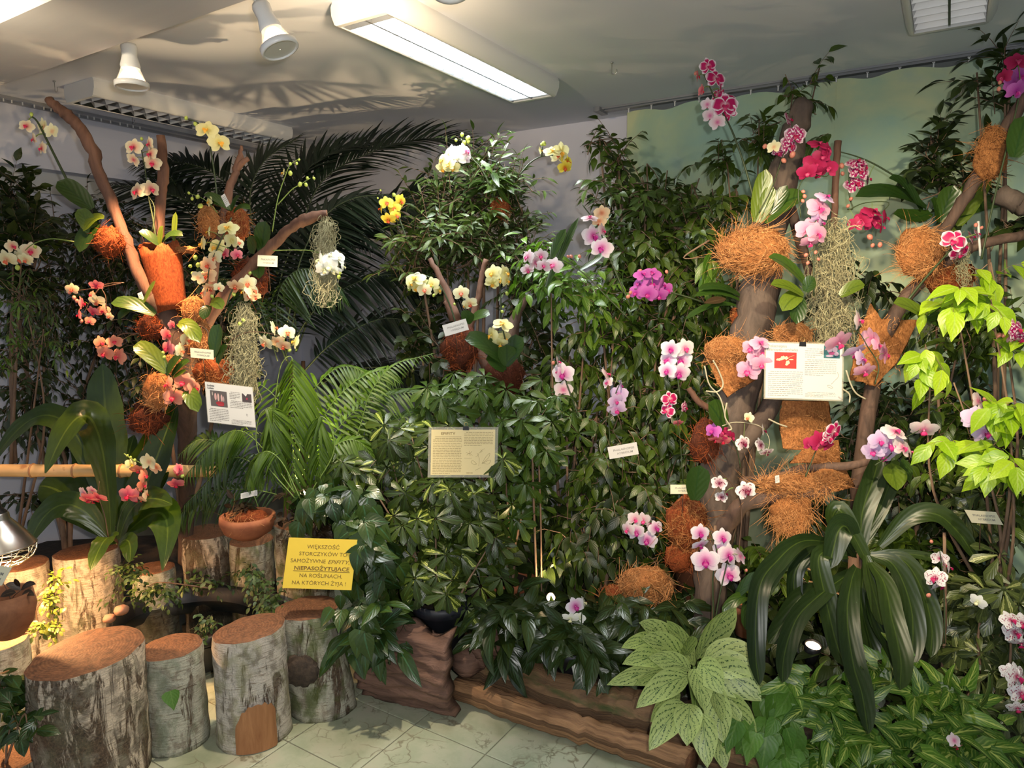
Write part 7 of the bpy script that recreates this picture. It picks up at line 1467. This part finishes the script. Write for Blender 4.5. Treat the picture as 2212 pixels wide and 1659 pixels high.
# Latin-name picture card on the left
k = Card('information_card', 'tilted white card with two dark pictures hanging under the left tree', (443, 825), (545, 837), (450, 911), 2.84, M['paper'], .012, dd=0)
k.text('Ludisia', .115, .07, .15, .05, 'ink', bold=.02); k.text('ludisia', .11, .135, .13, .045, 'ink', bold=.02)
k.rect(.09, .19, .445, .585, plain('grey_picture', (.10, .085, .08), .4), 'picture')
for j, (u, v, a, b, c_) in enumerate([(.29, .50, .09, .05, (.30, .02, .03)), (.30, .54, .07, .03, (.36, .03, .04)), (.20, .34, .025, .09, (.55, .32, .30)), (.26, .35, .02, .10, (.60, .38, .34)), (.33, .36, .02, .09, (.55, .34, .32)), (.14, .27, .012, .05, (.4, .35, .3)), (.37, .38, .015, .07, (.42, .3, .28))]):
    k.poly([(u + a * math.cos(t_), v + b * math.sin(t_)) for t_ in np.linspace(0, 6.28, 12, endpoint=False)], plain('pic_tone%d' % j, c_, .5), 'picture_flower', .0014 + .0001 * j)
k.rect(.765, .18, .965, .39, plain('dark_picture', (.07, .05, .05), .4), 'picture'); k.poly([(.79, .18), (.88, .18), (.85, .25)], M['paper'], 'picture_light'); k.poly([(.85, .28), (.89, .28), (.88, .33), (.85, .33)], plain('pic_red', (.35, .03, .06), .5), 'picture_flower', .0016)
k.lines(.04, .46, .63, .97, 8, 'ink_g', 8, .4); k.lines(.50, .73, .16, .36, 5, 'ink_g', 9, .4); k.lines(.50, .97, .38, .58, 5, 'ink_g', 10, .4); k.lines(.50, .93, .86, .98, 4, 'ink_g', 11, .4); k.curve([(.83, .69), (.86, .70), (.85, .74), (.83, .73), (.83, .69)], M['ink_g'])
# yellow sign
k = Card('yellow_sign', 'yellow sign with six lines of dark Polish text standing on the burl stump', (624, 1161), (772, 1166), (610, 1270), 2.72, M['yellow'], 0, dd=-.02)
for s_, v, u, w_, b_, sh in [('WIĘKSZOŚĆ', .165, .52, .50, 0, 0), ('STORCZYKÓW TO', .305, .53, .74, 0, 0)]:
    k.text(s_, u, v, w_ * .94, .078, 'ink_b')
k.text('SAMOŻYWNE', .325, .447, .51, .078, 'ink_b'); k.text('EPIFITY,', .77, .455, .31, .078, 'ink_b', shear=.25)
k.text('NIEPASOŻYTUJĄCE', .535, .592, .80, .076, 'ink_b', bold=.022); k.rect(.125, .648, .945, .658, M['ink_b'], 'underline', .0012)
k.text('NA ROŚLINACH,', .535, .735, .62, .078, 'ink_b'); k.text('NA KTÓRYCH ŻYJĄ !', .52, .88, .78, .078, 'ink_b')
obj('support_stick', MB().tube([k.p(.5, .3, -.004), k.p(.5, 1.05, -.004)], .003, 6).mesh('support_stick', [M['stem_br']]), k.o)
# small name cards
for lb, tl, tr, bl, d, m in [('small name card hanging highest on the left tree beside a dark coir bundle', (557, 551), (600, 553), (556, 575), 2.88, 'cream'),
                             ('small name card on the left tree just above the dull-red coir pot', (411, 751), (461, 756), (412, 772), 2.84, 'cream'),
                             ('small name card tilted to the left on the centre driftwood', (955, 703), (1006, 688), (962, 727), 3.08, 'paper'),
                             ('small name card standing in dark fig leaves between centre and trunk', (1312, 966), (1375, 955), (1317, 992), 2.85, 'paper'),
                             ('small name card above the brown coir column by the trunk', (1448, 1047), (1507, 1047), (1448, 1067), 2.70, 'cream'),
                             ('small name card leaning in shade at the lower right', (2083, 1101), (2151, 1106), (2099, 1129), 2.35, 'cream')]:
    k = Card('name_card', lb, tl, tr, bl, d, M[m]); k.text('PHALAENOPSIS', .53, .36, .72, .17, 'ink_g', shear=.15, bold=.01); k.text('HYBRIDUM', .55, .66, .54, .17, 'ink_g', shear=.15, bold=.01)
    mid = k.p(.5, .9, -.003); obj('support_stick', MB().tube([k.p(.5, .2, -.003), mid + np.array([0, 0, -.10]) - k.N * .02], .0015, 5).mesh('support_stick', [M['stem_br']]), k.o)
k = Card('name_card', 'greenish name card cut off by the left edge below the heat lamp', (-40, 1215), (26, 1226), (-62, 1254), 2.40, M['cream'])
k.text('HYBRIDUM', .55, .40, .62, .17, 'ink_g', bold=.01); k.text('HYBRIDUM', .55, .68, .62, .17, 'ink_g', bold=.01)
for lb, tl, tr, bl, d in [('white plastic plant tag with printing stuck in the left tree coir', (477, 424), (485, 418), (489, 448), 2.98), ('white plastic tag leaning behind the left limb', (297, 634), (306, 630), (306, 660), 2.98), ('small white tag low beside the bronze seedlings', (520, 1066), (556, 1058), (520, 1078), 2.96),
                          ('tiny cream tag stuck in the coir mat on the lower limb', (1674, 1028), (1683, 1026), (1675, 1044), 2.60)]:
    k = Card('plant_tag', lb, tl, tr, bl, d, M['paper'], cat='plant tag'); k.lines(.1, .9, .15, .85, 5, 'ink_g', 3, .3)
o = thing('plant_stake', 'thin white plastic stake beside the rimmed orchid at the right', 'plant stake', at(2117, 553, 2.45))
obj('stake', MB().tube(px_path([(2113, 478), (2115, 515), (2118, 553)], 2.45), px2m(2.6, 2.45), 6).mesh('stake', [M['paper']]), o)

# ---------------------------------------------------------------- groups of like things
GROUPS = {'orchid': 'moth orchids mounted on the trees and among the shrubs', 'stump': 'birch stumps standing round the pond', 'coir bundle': 'coir bundles tied to the trees', 'coir sheet': 'coir sheets tied to the trees',
          'ceiling lamp': 'louvred ceiling lamps', 'spotlight': 'spotlights on the ceiling beam', 'shrub': 'shrubs along the back of the bed', 'foliage plant': 'leafy plants in the bed', 'hook': 'hooks in the ceiling',
          'hanging moss': 'hanging moss beards', 'uplight': 'floor uplights', 'plant pot': 'pots between the plants', 'plant tag': 'plastic plant tags', 'cane': 'support canes', 'log': 'edging logs', 'curtain rail': 'ceiling curtain rails', 'stone': 'stones by the pond'}
for o in list(C.objects):
    if o.parent is None and o.get('category') and not o.get('group'):
        if o.name.startswith('name_card'): o['group'] = 'small name cards'
        elif o['category'] in GROUPS: o['group'] = GROUPS[o['category']]
